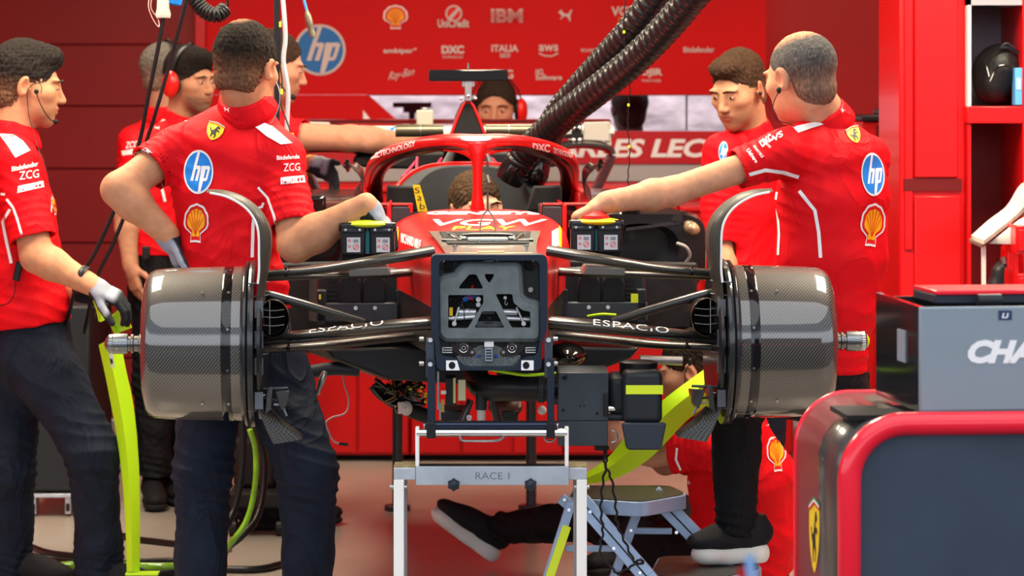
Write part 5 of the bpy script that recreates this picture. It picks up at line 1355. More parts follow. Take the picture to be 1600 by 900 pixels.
# --- side pods stripped to their radiators
for s in SGN:
    f = (lambda px, py, y: Vector((s*K(px, py, y).x, K(px, py, y).y, K(px, py, y).z)))
    nm = 'right' if s > 0 else 'left'
    # black radiator duct with oval mouth
    c = f(1002, 385, 1.35); cz = c.z
    mb = MB(); rings = []
    for y, rx, rz, e in ((1.30, .20, .115, 5), (1.33, .205, .125, 5), (1.7, .17, .15, 5), (2.4, .16, .16, 5), (3.3, .12, .12, 4)):
        rings.append([Vector((c.x-s*(.0 if y < 1.5 else .09)+p.x, y, cz-.01+p.z)) for p in supere(rx, rz, -rz, 48, e, y)])
    inn = []
    for y, rx, rz in ((1.30, .115, .075), (1.5, .10, .06)):
        inn.append([Vector((c.x-s*.0+p.x, y, cz+p.z)) for p in supere(rx, rz, -rz, 48, 2.4, y)])
    mb.loft([inn[1], inn[0]]+rings, caps=True); rd = cput(mb, 'radiator_duct', mat('duct_gloss_black', (.010, .009, .009), .28, coat=.4), sharp=40)
    mb = MB(); mb.loft([[f(*p) for p in q] for q in ([(978, 356, 1.28), (1062, 346, 1.28), (1064, 350, 1.28), (978, 361, 1.28)], [(978, 346, 1.6), (1062, 340, 1.6), (1064, 343, 1.6), (978, 350, 1.6)])]); mb.loft([[f(*p) for p in q] for q in ([(1050, 345, 1.27), (1064, 330, 1.27), (1067, 330, 1.27), (1066, 347, 1.27)], [(1050, 343, 1.35), (1064, 329, 1.35), (1067, 329, 1.35), (1066, 345, 1.35)])])
    cput(mb, 'duct_lip', C_FINE, rd, sharp=30)
    mb = MB(); mb.sph(f(1080, 356, 1.3), (.030, .06, .022), 20, Matrix.Rotation(math.radians(s*30), 3, 'Y')); cput(mb, 'side_lamp_glass', mat('amber_clear_plastic', (.45, .32, .18), .12, coat=.6, noise=.6, nscale=60), rd)
    mb = MB(); mb.tube(smoothpath([f(1058, 380, 1.2), f(1072, 386, 1.18), f(1078, 400, 1.2), f(1070, 412, 1.22)], 5), .005, 8); mb.tube(smoothpath([f(1052, 436, 1.2), f(1040, 448, 1.2), f(1044, 456, 1.2), f(1030, 464, 1.2), f(1006, 470, 1.2)], 5), .0045, 8); cput(mb, 'pale_pipe', mat('pale_pipe', (.40, .40, .38), .4), rd)
    # grey impact-structure housing behind the push rod
    mb = MB(); prof = [(878, 418), (1008, 412), (1010, 500), (876, 500)]
    mb.loft([[f(px, py, y) for px, py in prof] for y in (.62, .95)]); hs = cput(mb, 'chassis_side_housing', DKGREY, sharp=30, bev=.01)
    for (p0, p1) in ((905, 935), (943, 972)):
        q = [f(p0-6, 498, .6), f(p1+4, 498, .6), f(p1+2, 440, .6), f(p1-4, 424, .6), f(p0+2, 424, .6), f(p0-3, 440, .6)]
        mb = MB(); mb.loft([q, [v+Vector((0, -.05, 0)) if i not in (0, 1) else v+Vector((0, -.02, 0)) for i, v in enumerate(q)]]); cput(mb, 'hump_fairing', DKGREY, hs, bev=.008)
    mb = MB(); mb.bx(f(874, 500, .60), f(1012, 472, .56)); lg = cput(mb, 'lower_ledge', mat('ledge_slate', (.045, .055, .068), .45), hs, bev=.004)
    mb = MB(); [mb.cyl(f(px, 480, .555), f(px, 480, .57), .006, n=12) for px in (920, 950)]; cput(mb, 'ledge_screw', STEEL, lg)
    for px in (878, 1000):
        mb = MB(); mb.bx(f(px-5, 505, .56), f(px+7, 450, .62)); cput(mb, 'housing_post', DKGREY, hs, bev=.003)
    mb = MB(); [mb.bx(f(978+0*q, 428+q*7, .58), f(992, 431+q*7, .6)) for q in range(6)]; cput(mb, 'louvres', BLACK, hs)
    if s > 0:
        mb = MB(); mb.bx(f(986, 473, .548), f(997, 459, .552)); cput(mb, 'yellow_tape', NEONY, hs)
        mb = MB(); mb.tube(smoothpath([f(918, 494, .5), f(940, 491, .48), f(962, 492, .5)], 5), .0035, 8); cput(mb, 'green_tube', NEON, hs)
    else:
        mb = MB(); mb.bx(f(1004, 466, .548), f(1007, 459, .552)); cput(mb, 'yellow_tape', NEONY, hs)
    # outboard dark radiator / sidepod floor
    mb = MB(); mb.loft([[f(px, py, y) for px, py in ((880, 405), (1090, 410), (1088, 515), (880, 520))] for y in (1.0, 1.7)]); cput(mb, 'radiator_core', mat('radiator_black', (.012, .012, .013), .5, noise=.4, nscale=40), sharp=30, bev=.01)
    # dark belly fairing
    mb = MB(); mb.loft([[f(px, py, y) for px, py in ((776, 545), (872, 540), (1000, 543), (985, 560), (900, 592), (776, 600))] for y in (.55, .8)]+[[f(px, py, y) for px, py in ((776, 530), (872, 525), (1010, 528), (1000, 542), (900, 560), (776, 570))] for y in (1.6, 3.2)])
    cput(mb, 'floor_fairing', mat('belly_dark', (.014, .015, .018), .35, coat=.2), sharp=60, bev=.01)
# engine bay bits seen under the chassis, left of the jack
mb = MB(); rings = []
for y, rx, rz in ((.8, .10, .05), (.95, .13, .07), (1.6, .14, .08)):
    rings.append([Vector((-.235+p.x, y, .835+p.z)) for p in supere(rx, rz, -rz, 32, 3, y)])
mb.loft(rings); ub = cput(mb, 'underside_tray', BLACKM, bev=.006)
r_ = random.Random(5); 
for nm, m_, cnt, rr in (('loom_cable', BLACKG, 16, .006), ('loom_wire', mat('olive_wire', (.16, .15, .05), .5), 12, .0022), ('silver_line', STEEL, 7, .0028)):
    for i in range(cnt//4+1):
        mb = MB()
        for j in range(4):
            a = K(r_.uniform(585, 650), r_.uniform(585, 618), r_.uniform(.70, .78)); b = K(r_.uniform(615, 668), r_.uniform(600, 642), r_.uniform(.66, .76)); m2 = a.lerp(b, .5)+Vector((r_.uniform(-.02, .02), 0, r_.uniform(-.03, .01)))
            mb.tube(smoothpath([a, m2, b], 5), rr, 8)
        cput(mb, nm, m_, ub)
mb = MB(); [mb.box(K(px, py, .66), (.009, .008, .006)) for px, py in ((641, 608), (659, 605), (657, 611), (665, 615), (665, 619), (665, 628))]; cput(mb, 'yellow_plug', YEL, ub)
mb = MB(); mb.sph(K(635, 638, .68), (.018, .02, .022), 16); mb.cyl(K(628, 628, .68), K(628, 646, .68), .012, n=16); cput(mb, 'white_valve', WHITEB, ub)
mb = MB(); mb.tube(smoothpath([K(585, 600, .75), K(600, 616, .75), K(640, 640, .75), K(672, 652, .75)], 5), .022, 14); cput(mb, 'exhaust_wrap', mat('dark_loom', (.018, .017, .014), .5, bump=.6, bscale=60), ub)
# loom on the left near the wishbone, dangling leads
mb = MB(); mb.tube(smoothpath([K(480, 582, .6), K(520, 576, .6), K(562, 578, .6)], 5), .020, 14); cput(mb, 'duct_pipe', mat('duct_pipe', (.03, .035, .045), .4))
# ------------------------------------------------------------------ rear wing (part of the car)
def M3(px, py, y):
    return K(px, py, y)
YW = 3.75
def mirx(p, s): return Vector((s*abs(p.x), p.y, p.z))
hwW = abs(K(952, 200, YW).x)
mb = MB(); mb.tube([(-hwW, YW+.05, Z(190, YW)), (hwW, YW+.05, Z(190, YW))], [(.010, .13)]*2, 14, ax=(0, 0, 1)); rw = cput(mb, 'rear_wing_flap', BLACKG)
mb = MB(); mb.tube([(-hwW, YW-.12, Z(205, YW)), (0, YW-.12, Z(207, YW)), (hwW, YW-.12, Z(205, YW))], [(.026, .14)]*3, 14, ax=(0, 0, 1)); rm = cput(mb, 'rear_wing_main_plane', WHITEB)
rmB = bvh_of([rm]); decal('wing_logo', hp_logo((620, 206), 14, 8), rmB, rm, maxlen=12, off=.004, step=.002)
for s in SGN:
    f = (lambda px, py, y: Vector((s*K(px, py, y).x, K(px, py, y).y, K(px, py, y).z)))
    mb = MB(); mb.loft([[f(px, py, YW+dy) for px, py in ((944, 190), (953, 190), (956, 232), (946, 226))] for dy in (-.25, .25)]); e = cput(mb, 'rear_wing_endplate', mat('endplate_cream', (.50, .48, .42), .4), bev=.004)
    mb = MB(); mb.loft([[f(px, py, YW+dy) for px, py in ((912, 191), (950, 190), (953, 221), (911, 219))] for dy in (-.262, -.25)]); pn = cput(mb, 'endplate_panel', mat('endplate_cream', (.50, .48, .42), .4), e, bev=.004)
    mb = MB(); mb.loft([[f(px, py, YW+dy) for px, py in ((893, 194), (909, 192), (909, 219), (893, 220))] for dy in (-.27, -.25)]); cput(mb, 'panel_dark_insert', BLACKM, pn)
    mb = MB(); [mb.sph(f(px, py, YW-.28), .010, 10) for px in (896, 906) for py in (200, 219)]; cput(mb, 'insert_fixings', CHROME, pn)
    mb = MB(); mb.tube([Vector(p) for p in smoothpath([f(860, 236, YW-.2), f(890, 226, YW-.2), f(925, 226, YW-.2), f(950, 232, YW-.2), f(954, 246, YW-.2), f(944, 270, YW-.2), f(930, 300, YW-.2), f(917, 335, YW-.2)], 6)], [(.018, .12)]*43, 10, ax=(0, 0, 1)); cput(mb, 'endplate_curl', mat('curl_dark', (.02, .018, .018), .3, coat=.3), e)
mb = MB(); rings = [supere(.30, Z(236, 3.4)+dz, Z(262, 3.4)+dz, 28, 4, y) for y, dz in ((3.2, 0), (3.6, .0))]
mb.loft([[Vector((p.x*1.35, p.y, p.z)) for p in R] for R in rings]); cput(mb, 'beam_wing', mat('beam_black', (.01, .01, .011), .4), bev=.01)
for px0, px1 in ((455, 600),):
    mb = MB(); mb.tube([Vector(p) for p in smoothpath([K(458, 236, 3.3), K(500, 232, 3.3), K(560, 234, 3.3), K(600, 240, 3.3)], 5)], [(.018, .15)]*16, 12, ax=(0, 0, 1)); bw = cput(mb, 'diffuser_wing', BLACKG)
    for px in (501, 514): mb = MB(); mb.sph(K(px, 232, 3.14), .008, 10); cput(mb, 'wing_fixing', CHROME, bw)
# rear body between the cockpit and the wing
mb = MB(); mb.loft([supere(.26, 1.20, .90, 36, 4, 2.0), supere(.30, 1.18, .90, 36, 4, 2.6), supere(.22, 1.12, .88, 36, 4, 3.3), supere(.10, 1.1, .9, 36, 4, 3.9)])
cput(mb, 'engine_body', mat('engine_bay_dark', (.016, .013, .013), .45, noise=.4, nscale=30), sharp=60)
for s in SGN:
    f = (lambda px, py, y: Vector((s*K(px, py, y).x, K(px, py, y).y, K(px, py, y).z)))
    mb = MB()
    mb.loft([[f(px, py, y) for px, py in q] for y, q in ((1.75, ((880, 322), (1010, 326), (1010, 342), (880, 340))), (3.0, ((860, 300), (960, 310), (960, 330), (860, 330))))])
    cput(mb, 'sidepod_top', CARRED, sharp=30, bev=.015)
    mb = MB(); mb.cyl(f(838, 740, 1.1), f(838, 640, 1.1), .030, n=20); o = cput(mb, 'floor_prop', mat('prop_steel', (.10, .11, .12), .4, metal=.5)) if False else None

# ------------------------------------------------------------------ stand poles under the car floor
for s, (px, lb) in ((-1, (621, 'left')), (1, (830, 'right'))):
    Y = 3.3
    t = empty('prop_stand', (xat(px, Y), Y, 0), f'dark steel prop pole under the car floor, {lb} of the two behind the jack stand', 'stand')
    MB().cyl((xat(px, Y), Y, .02), (xat(px, Y), Y, .84), .020, n=24).put('pole', mat('prop_steel', (.07, .075, .08), .4, metal=.5), t)
    MB().cyl((xat(px, Y), Y, .0), (xat(px, Y), Y, .02), .05, n=32).put('foot_plate', mat('prop_steel', (.07, .075, .08), .4, metal=.5), t, bev=.003)

# ------------------------------------------------------------------ jack stand "RACE 1"
YJ = -.26
t = empty('jack_stand', (xat(766, YJ), YJ, 0), 'silver jack stand with engraved lettering under the front of the red car', 'stand')
def bxp(px0, py0, px1, py1, Y0, Y1): return MB().bx((xat(px0, Y0), Y0, zat(py1, Y0)), (xat(px1, Y0), Y1, zat(py0, Y0)))
for a, b in ((615, 631), (901, 917)):
    bxp(a, 733, b, 1000, YJ, YJ+.03)
    l = MB().bx((xat(a, YJ), YJ, 0), (xat(b, YJ), YJ+.03, zat(749, YJ))).put('leg', WHITEMET, t, bev=.002)
    MB().bx((xat(a, YJ)-.005, YJ-.01, 0), (xat(b, YJ)+.005, YJ+.04, .012)).put('leg_foot', BLACK, l)
for a, b in ((622, 636), (896, 910)):
    MB().bx((xat(a, YJ+.06), YJ+.06, 0), (xat(b, YJ+.06), YJ+.085, .605)).put('rear_leg', mat('rear_leg_grey_alu', (.3, .3, .31), .4, metal=.6), t, bev=.002)  # rear legs in a darker grey aluminium
for a, b in ((615, 650), (888, 917)):
    MB().bx((xat(a, YJ), YJ, zat(750, YJ)), (xat(b, YJ), YJ+.09, zat(731, YJ))).put('shoulder_block', ALU, t, bev=.002)
    MB().bx((xat(a, YJ), YJ+.002, zat(731, YJ)), (xat(b, YJ), YJ+.09, zat(728.5, YJ))).put('plywood_top', mat('worn_plywood', (.42, .33, .16), .5, noise=.5, nscale=40), t)
pl2 = MB().bx((xat(650, YJ), YJ-.012, zat(757, YJ)), (xat(888.5, YJ), YJ-.002, zat(728, YJ))).put('name_plate', mat('plate_aluminium', (.48, .54, .60), .36, metal=.55, noise=.15, nscale=14), t, bev=.001)
decal('engraved_lettering', [(T('RACE 1', (743, 749), (53, 0), (0, -11), bold=.0), mat('engraved_grey', (.16, .18, .22), .5))], pl2, pl2, maxlen=30, off=.0006)
MB().bx((xat(650, YJ), YJ, zat(731, YJ)), (xat(888, YJ), YJ+.06, zat(729, YJ))).put('deck', BLACK, t)
for px in (709, 829):
    k = MB(); c = W(px, 757, YJ-.02)
    k.lathe([(0, .004), (0, .013), (.004, .015), (.012, .013), (.016, .006)], c, (0, -1, 0), 20)
    for q in range(6):
        a = math.pi*q/3+.5; k.sph(c+Vector((math.cos(a)*.0125, -.006, math.sin(a)*.0125)), (.0048, .008, .0048), 10)
    k.put('star_knob', mat('knob_navy', (.015, .022, .035), .35), t, sharp=60)
for px, sg in ((609, 1), (636, -1), (897, 1), (921, -1)): MB().cyl(W(px, 761, YJ+.01), W(px+sg*8, 761, YJ+.01), .006, n=12).put('bolt', STEEL, t)
for a, b in ((649, 655), (882.5, 888.5)):
    MB().bx((xat(a, YJ-.005), YJ-.008, zat(728, YJ)), (xat(b, YJ-.005), YJ+.035, zat(668, YJ))).put('upright_flat', WHITEMET, t, bev=.0015)
rod = MB(); rod.cyl(W(651, 676, YJ+.0), W(886, 676, YJ+.0), .0105, n=28); rod.put('lift_rod', CHROME, t)
rod = MB(); rod.cyl(W(664, 664, YJ-.0), W(870, 664, YJ-.0), .0095, n=28); rod.put('black_rod', mat('black_chrome', (.03, .04, .07), .12, metal=.8), t)
MB().bx((xat(664, YJ), YJ-.008, zat(659.5, YJ)), (xat(870, YJ), YJ+.012, zat(658, YJ))).put('rod_cover', BLACK, t)
h = MB(); h.tube(smoothpath([W(718, 682, YJ), W(722, 688, YJ-.02), W(738, 689, YJ-.03), W(768, 689, YJ-.03), W(782, 687, YJ-.02), W(788, 682, YJ)], 4), .0035, 8); h.put('wire_handle', STEEL, t)
for px0, px1 in ((668, 680), (855, 866)):
    a_ = MB().bx((xat(px0, YJ-.0), YJ-.010, zat(683, YJ)), (xat(px1, YJ), YJ+.022, zat(560, YJ))).put('lift_arm', NAVYF, t, bev=.002)
    MB().bx((xat(px0-1.5, YJ-.0), YJ-.016, zat(684, YJ)), (xat(px1+1, YJ), YJ+.026, zat(659, YJ))).put('arm_clamp', BLACK, a_, bev=.002)
    xx = px0-6 if px0 < 700 else px1
    MB().cyl(W(xx, 665, YJ), W(xx+6, 665, YJ), .006, n=12).put('clamp_bolt', STEEL, a_)
for cx0, cx1, sg in ((22, 78, -1), (780, 832, 1)):
    k0 = [660+c/4.09 for c in (cx0, cx1)]; y0, y1 = 370+645/4.09, 370+900/4.09
    MB().bx((xat(k0[0], YJ), YJ-.005, zat(y1, YJ)), (xat(k0[1], YJ), YJ+.03, zat(y0, YJ))).put('side_cheek', mat('cheek_slate', (.05, .065, .09), .35, metal=.3), t, bev=.003)
    for yy in (660, 815): MB().cyl(W(660+(cx0+cx1)/2/4.09-sg*0, 370+yy/4.09, YJ-.004), W(660+(cx0+cx1)/2/4.09, 370+yy/4.09, YJ-.014), .006, n=14).put('cheek_bolt', STEEL, t)
ring = MB(); c = W(859, 683, YJ); ring.tube([c+Vector((.014*math.cos(a), 0, .012*math.sin(a))) for a in [math.pi+math.pi*i/12 for i in range(13)]], .003, 8); ring.put('pin_ring', STEEL, t)

# ------------------------------------------------------------------ black cooling blower hung at the right of the jack
YK = -.02
t = empty('cooling_blower', W(950, 700, YK+.1), 'black cooling blower box with yellow tape right of the jack stand', 'blower')
def blk(name, px0, py0, px1, py1, y0, y1, m, bev=.004, par=None): return MB().bx((xat(px0, y0), y0, zat(py1, y0)), (xat(px1, y0), y1, zat(py0, y0))).put(name, m, par or t, bev=bev, segs=3)
bd = blk('control_housing', 872, 582, 951, 658, YK, YK+.20, MIDGREY)
blk('lower_housing', 872, 658, 950, 697, YK+.002, YK+.19, MIDGREY, .003)
hole = MB(); [hole.cyl(W(px, py, YK-.0015), W(px, py, YK+.002), r, n=14) for px, py, r in ((880, 641, .0045), (933, 646, .0045), (906, 634, .0025), (913, 634, .0025), (911, 627, .0015))]; hole.put('screw_holes', BLACKM, bd)
mb = MB(); P = [W(950, 585, YK+.02), W(985, 585, YK+.02)]
blk('fan_neck', 950, 588, 982, 650, YK+.02, YK+.18, DKGREY, .02)
ft = blk('tank_upper', 973, 580, 1035, 662, YK-.03, YK+.20, DKGREY, .016)
rings = [[W(px, py, y) for px, y in ((972-d, YK-.04), (1040+d, YK-.04), (1040+d, YK+.20), (972-d, YK+.20))] for py, d in ((660, 0), (664, 1), (684, -3), (700, -6), (703, -11))]
MB().loft(rings).put('tank_lower', mat('tank_slate', (.03, .04, .055), .38), t, bev=.006, sharp=30)
MB().bx((xat(978, YK-.033), YK-.033, zat(616, YK-.033)), (xat(1036, YK-.033), YK-.0295, zat(602, YK-.033))).put('yellow_tape', NEONY, ft)
MB().lathe([(0, .05), (.012, .052), (.03, .052), (.034, .04)], W(998, 583, YK+.08), (0, 0, 1), 30).put('filler_cap', BLACK, t, sharp=30)
MB().cyl(W(945, 638, YK+.03), W(968, 638, YK+.03), .0095, n=20).put('coupling', CHROME, t)
MB().cyl(W(950, 652, YK+.03), W(975, 652, YK+.03), .010, n=18).put('stub_pipe', DKGREY, t)
MB().bx((xat(943, YK-.01), YK-.01, zat(650, YK)), (xat(951, YK-.01), YK+.05, zat(614, YK))).put('side_latch', BLACK, t, bev=.003)
for py in (600, 625): MB().cyl(W(862, py, YK+.06), W(886, py, YK+.03), .012, n=18).put('inlet_stub', DKGREY, t)
MB().cyl(W(862, 592, YK+.02), W(886, 590, YK+.0), .0065, n=14).put('thin_stub', BLACK, t)
hs = MB(); hs.tube(smoothpath([W(742, 560, .30), W(744, 590, .22), W(760, 605, .15), W(800, 606, .10), W(835, 606, .08), W(872, 607, .08)], 7), smoothpath([(.030, .03), (.036, .036), (.041, .041), (.042, .042), (.040, .040), (.034, .034)], 7) and [.036]*36, 28); hs.put('air_duct', BLACK, t, sharp=180)
MB().lathe([(0, .038), (.002, .041), (.016, .041), (.018, .038)], W(840, 606, .08), (1, 0, 0), 30).put('hose_clamp', DKGREY, t)
MB().cyl(W(752, 612, .14), W(752, 640, .14), .016, n=20).put('drain_collar', DKGREY, t)
MB().cyl(W(752, 638, .14), W(752, 662, .14), .0115, n=20).put('drain_pipe', OFFW, t)
rg = MB(); c = W(953, 682, YK-.0); rg.tube([c+Vector((.004+.016*math.cos(a), 0, .016*math.sin(a))) for a in [-math.pi/2+math.pi*i/12 for i in range(13)]], .0028, 8); rg.put('grip_ring', STEEL, t)
MB().cyl(W(940, 697, YK+.05), W(940, 703, YK+.05), .020, n=20).put('cable_gland', BLACK, t)
tag(MB().tube(smoothpath([W(868, 583, .05), W(846, 585, .02), W(820, 586, .02), W(792, 582, .05), W(762, 577, .10)], 6), .0042, 8).put('green_hose', NEON), 'thin bright green hose under the nose bulkhead of the red car', 'hose')
t = empty('twisted_cable', W(945, 703, .05), 'black twisted cable falling from the blower over the step ladder', 'cable')
for k, pts in enumerate(([(945, 703, .05), (947, 725, .05), (941, 760, .08), (939, 800, .10), (942, 830, .12), (938, 860, .12), (958, 890, .12), (968, 898, .12)], [(946, 703, .05), (945, 725, .05), (955, 748, .06), (962, 790, .08), (965, 820, .10), (978, 850, .12), (992, 878, .10), (1004, 880, .09), (1000, 874, .09), (985, 886, .10), (965, 896, .12)])):
    P_ = [Vector(p) for p in smoothpath([tuple(W(*p)) for p in pts], 12)]
    MB().tube([p+Vector((.0024*math.sin(i*.9+k*3), .0024*math.cos(i*.9+k*3), 0)) for i, p in enumerate(P_)], .0034, 8).put('cable_strand', RUBBER, t, sharp=180)
# electronics under the nose, hanging from the chassis
mb = MB(); mb.bx(K(697, 635, .1), K(712, 585, .2)); 
eb = cput(mb, 'connector_rack', BLACK, bev=.003)
mb = MB(); mb.bx(K(708, 630, .092), K(712, 590, .10)); cput(mb, 'gold_contacts', mat('gold_contact', (.55, .46, .18), .4, metal=.5), eb)
mb = MB(); mb.bx(K(716, 626, .09), K(727, 592, .12)); cput(mb, 'cream_card', mat('cream_card', (.60, .58, .36), .5), eb)
mb = MB(); mb.bx(K(689, 616, .09), K(697, 610, .1)); cput(mb, 'chip_label', WHITEB, eb)
mb = MB(); mb.bx(K(683, 640, .09), K(686, 580, .1)); mb.bx(K(686, 656, .1), K(689, 630, .1)+Vector((0, .01, 0))); cput(mb, 'side_rails', STEEL, eb)
mb = MB(); mb.bx(K(689, 644, .1), K(694, 624, .11)); cput(mb, 'ochre_tab', mat('ochre', (.45, .30, .06), .5), eb)
for (a, b) in (((735, 625), (722, 660)), ((768, 625), (778, 660))):
    mb = MB(); mb.tube([K(a[0], a[1], .25), K(b[0], b[1], .25)], [(.008, .012), (.012, .012)], 10); cput(mb, 'floor_stay', mat('stay_dark', (.03, .03, .032), .3, coat=.3))
mb = MB(); [mb.lathe([(0, .003), (-.003, .0065), (.0, .0075)], K(733, py, .2), (0, 1, 0), 18) for py in (652, 659)]; cput(mb, 'white_rings', WHITE)
mb = MB(); mb.bx(K(690, 660, .35), K(728, 632, .5)); mb.bx(K(784, 660, .35), K(806, 632, .5)); cput(mb, 'floor_block', mat('belly_dark', (.014, .015, .018), .35), bev=.006)
mb = MB(); mb.sph(K(847, 641, .3), (.013, .014, .013), 14); mb.cyl(K(812, 628, .3), K(812, 636, .3), .004); cput(mb, 'white_cap', WHITEB)
mb = MB(); mb.sph(K(790, 636, .4), (.05, .05, .03), 14); cput(mb, 'rust_cover', mat('rust_brown', (.10, .035, .02), .5))
# dark cylinder in the belly at right
mb = MB(); mb.sph(K(885, 555, .5), (.06, .10, .035), 20); cput(mb, 'belly_pod', BLACKG)
mb = MB(); mb.cyl(K(1000, 562, .8), K(1066, 564, .8), .014, n=20); cput(mb, 'steel_bar', STEEL)

# ------------------------------------------------------------------ cordless coolers with two battery packs each
def cooler(pxs, top, Y, label, lbl_dx, topcol, knob):
    cx = sum(pxs)/len(pxs)
    t = empty('cordless_cooler', W(cx, 400, Y), label, 'cooler')
    for px in pxs:
        w = 21.5
        b = MB(); x0, x1 = xat(px-w, Y), xat(px+w, Y); z0, z1 = zat(top+53, Y), zat(top+4, Y)
        b.bx((x0+.004, Y, z0), (x1-.004, Y+.06, z1)); pk = b.put('battery_pack', BLACK, t, bev=.006, segs=3)
        b = MB(); b.loft([[Vector((x, y, z)) for x, y in ((x0+.008, Y-.006), (x1-.008, Y-.006), (x1-.005, Y+.02), (x0+.005, Y+.02))] for z in (zat(top+18, Y), zat(top+12, Y))]); b.put('front_lip', DKGREY, pk, bev=.003)
        b = MB(); b.bx((x0-.001, Y+.002, zat(top+16, Y)), (x1+.001, Y+.062, zat(top+2, Y))); b.put('pack_shoe', BLACKG, pk, bev=.005)
        b = MB(); [b.cyl(W(px+d, top+13, Y-.001), W(px+d, top+13, Y-.009), .0035, n=12) for d in (-11, 11)]; b.put('pack_screws', STEEL, pk)
        lab = MB().bx((xat(px-9+lbl_dx, Y), Y-.0015, zat(top+48, Y)), (xat(px+12+lbl_dx, Y), Y+.001, zat(top+25, Y))).put('pack_label', mat('label_grey_white', (.60, .60, .60), .5), pk)
        c = (px+5+lbl_dx, top+40)
        decal('label_print', [(P2(ngon(c[0], c[1], 4.6, 4.6, 24), ngon(c[0], c[1], 3.7, 3.7, 24)), SHR), (P2([(c[0]-3, c[1]+2.4), (c[0]-2.2, c[1]+3), (c[0]+3, c[1]-2.4), (c[0]+2.2, c[1]-3)]), SHR), (P2(ngon(px-5+lbl_dx, top+30, 2.2, 2.2, 16), ngon(px-5+lbl_dx, top+30, 1.4, 1.4, 16)), SHR), (P2(ngon(px-5+lbl_dx, top+39, 2.0, 2.0, 16), ngon(px-5+lbl_dx, top+39, 1.2, 1.2, 16)), SHR), (P2([(px+1+lbl_dx, top+28), (px+9+lbl_dx, top+28), (px+9+lbl_dx, top+33), (px+1+lbl_dx, top+33)]), mat('print_grey', (.25, .26, .28), .5))], lab, lab, maxlen=20, off=.0005, step=.0002)
    b = MB(); b.sph(W(cx+2, top+4, Y+.035), (.064, .05, .012), 24); b.put('yellow_top', topcol, t)
    if knob: b = MB(); b.lathe([(0, .04), (.008, .038), (.013, .026), (.02, .02)], W(cx-2, top-1, Y+.035), (0, 0, 1), 28); b.put('red_button', SHR, t)
    b = MB(); b.bx((xat(cx-3, Y), Y+.01, zat(top+50, Y)), (xat(cx+3, Y), Y+.05, zat(top, Y))); b.put('teal_spine', mat('teal_plastic', (.0, .12, .14), .4), t)
    b = MB(); b.bx((xat(pxs[0]-18, Y), Y+.03, zat(top+62, Y)), (xat(pxs[-1]+18, Y), Y+.09, zat(top+52, Y))); b.put('cooler_base', BLACKM, t, bev=.004)
    return t
cooler((551, 597), 346, .12, 'two-battery cordless cooler under the grey glove, left of the cockpit', 0, NEONY, False)
cooler((911, 953), 342, .12, 'two-battery cordless cooler with red button under the bare hand, right of the cockpit', 0, YEL, True)

# ------------------------------------------------------------------ neon flaps
def blade(name, L, R, Y0, Y1, th, label, cat, dep=0.05, grp=None):
    """blade between two measured edges; the left edge lies further back by dep"""
    L = smoothpath(L, 5); R = smoothpath(R, 5); n = len(L); rings = []
    for i in range(n):
        f = i/(n-1); Y = Y0+(Y1-Y0)*f
        a = W(L[i][0], L[i][1], Y+dep*.4); b = W(R[i][0], R[i][1], Y+dep*.5); m_ = W(L[i][0]*.62+R[i][0]*.38, (L[i][1]+R[i][1])/2, Y)
        nn = Vector((0, th, 0)); rings.append([a, m_, b, b+nn, m_+nn, a+nn])
    o = MB().loft(rings).put(name, NEON, sharp=25)
    return tag(o, label, cat)
t = empty('neon_strake', W(205, 893, 1.3), 'tall neon green bodywork strake held upright by the man at the left', 'panel')
def blade2(name, L, R, Y, th, par, dep=.05, m=NEON):
    L = smoothpath(L, 5); R = smoothpath(R, 5); rings = []
    for a_, b_ in zip(L, R):
        a = W(a_[0], a_[1], Y+dep); b = W(b_[0], b_[1], Y+dep); m_ = W(a_[0]*.6+b_[0]*.4, (a_[1]*.6+b_[1]*.4), Y); nn = Vector((0, th, 0))
        rings.append([a, m_, b, b+nn, m_+nn, a+nn])
    return MB().loft(rings).put(name, m, par, sharp=20)
bl = blade2('long_blade', [(154, 539), (163, 580), (172, 625), (182, 680), (190, 740), (195, 800), (197, 850), (198, 893)], [(186, 522), (196, 575), (206, 620), (212, 665), (217, 730), (218.5, 800), (218.5, 850), (218, 893)], 1.28, .006, t, .03)
MB().bx((xat(197, 1.30), 1.28, zat(897.5, 1.3)), (xat(248, 1.30), 1.33, zat(894.5, 1.3))).put('foot_tab', NEON, t)
blade2('upper_fold', [(170, 497), (176, 515), (178, 521)], [(190, 479), (200, 500), (205, 511)], 1.28, .006, t, -.03)
blade2('shoulder_fold', [(169, 499), (174, 510), (180, 522)], [(191, 479), (198, 495), (206, 512)], 1.27, .006, t, .0)
blade2('top_tab', [(145, 470), (150, 485), (154, 503)], [(153, 460), (162, 475), (171, 491)], 1.30, .006, t, .02)
blade2('tab_web', [(152, 462), (160, 480), (156, 504)], [(156, 462), (171, 489), (170, 497)], 1.30, .006, t, .0)
blade2('neck_web', [(168, 499), (174, 512), (178, 521)], [(171, 497), (184, 520), (187, 522)], 1.29, .006, t, .0)
decal('strake_mark', [(P2([(171, 553), (176, 552), (179, 574), (174, 576)]), mat('label_grey_white', (.6, .6, .6), .5)), (P2([(172, 560), (175, 559), (177, 568), (174, 569)]), BLK)], bl, bl, maxlen=10)
t = empty('neon_floor_edge', W(930, 750, .75), 'curved neon green floor strip held low behind the step ladder', 'panel')
blade2('curved_blade', [(912, 742), (950, 715), (978, 682), (1010, 648), (1045, 618), (1080, 592), (1122, 562)], [(918, 757), (962, 748), (1008, 722), (1042, 690), (1068, 662), (1095, 640), (1130, 612)], .85, .005, t, .04)

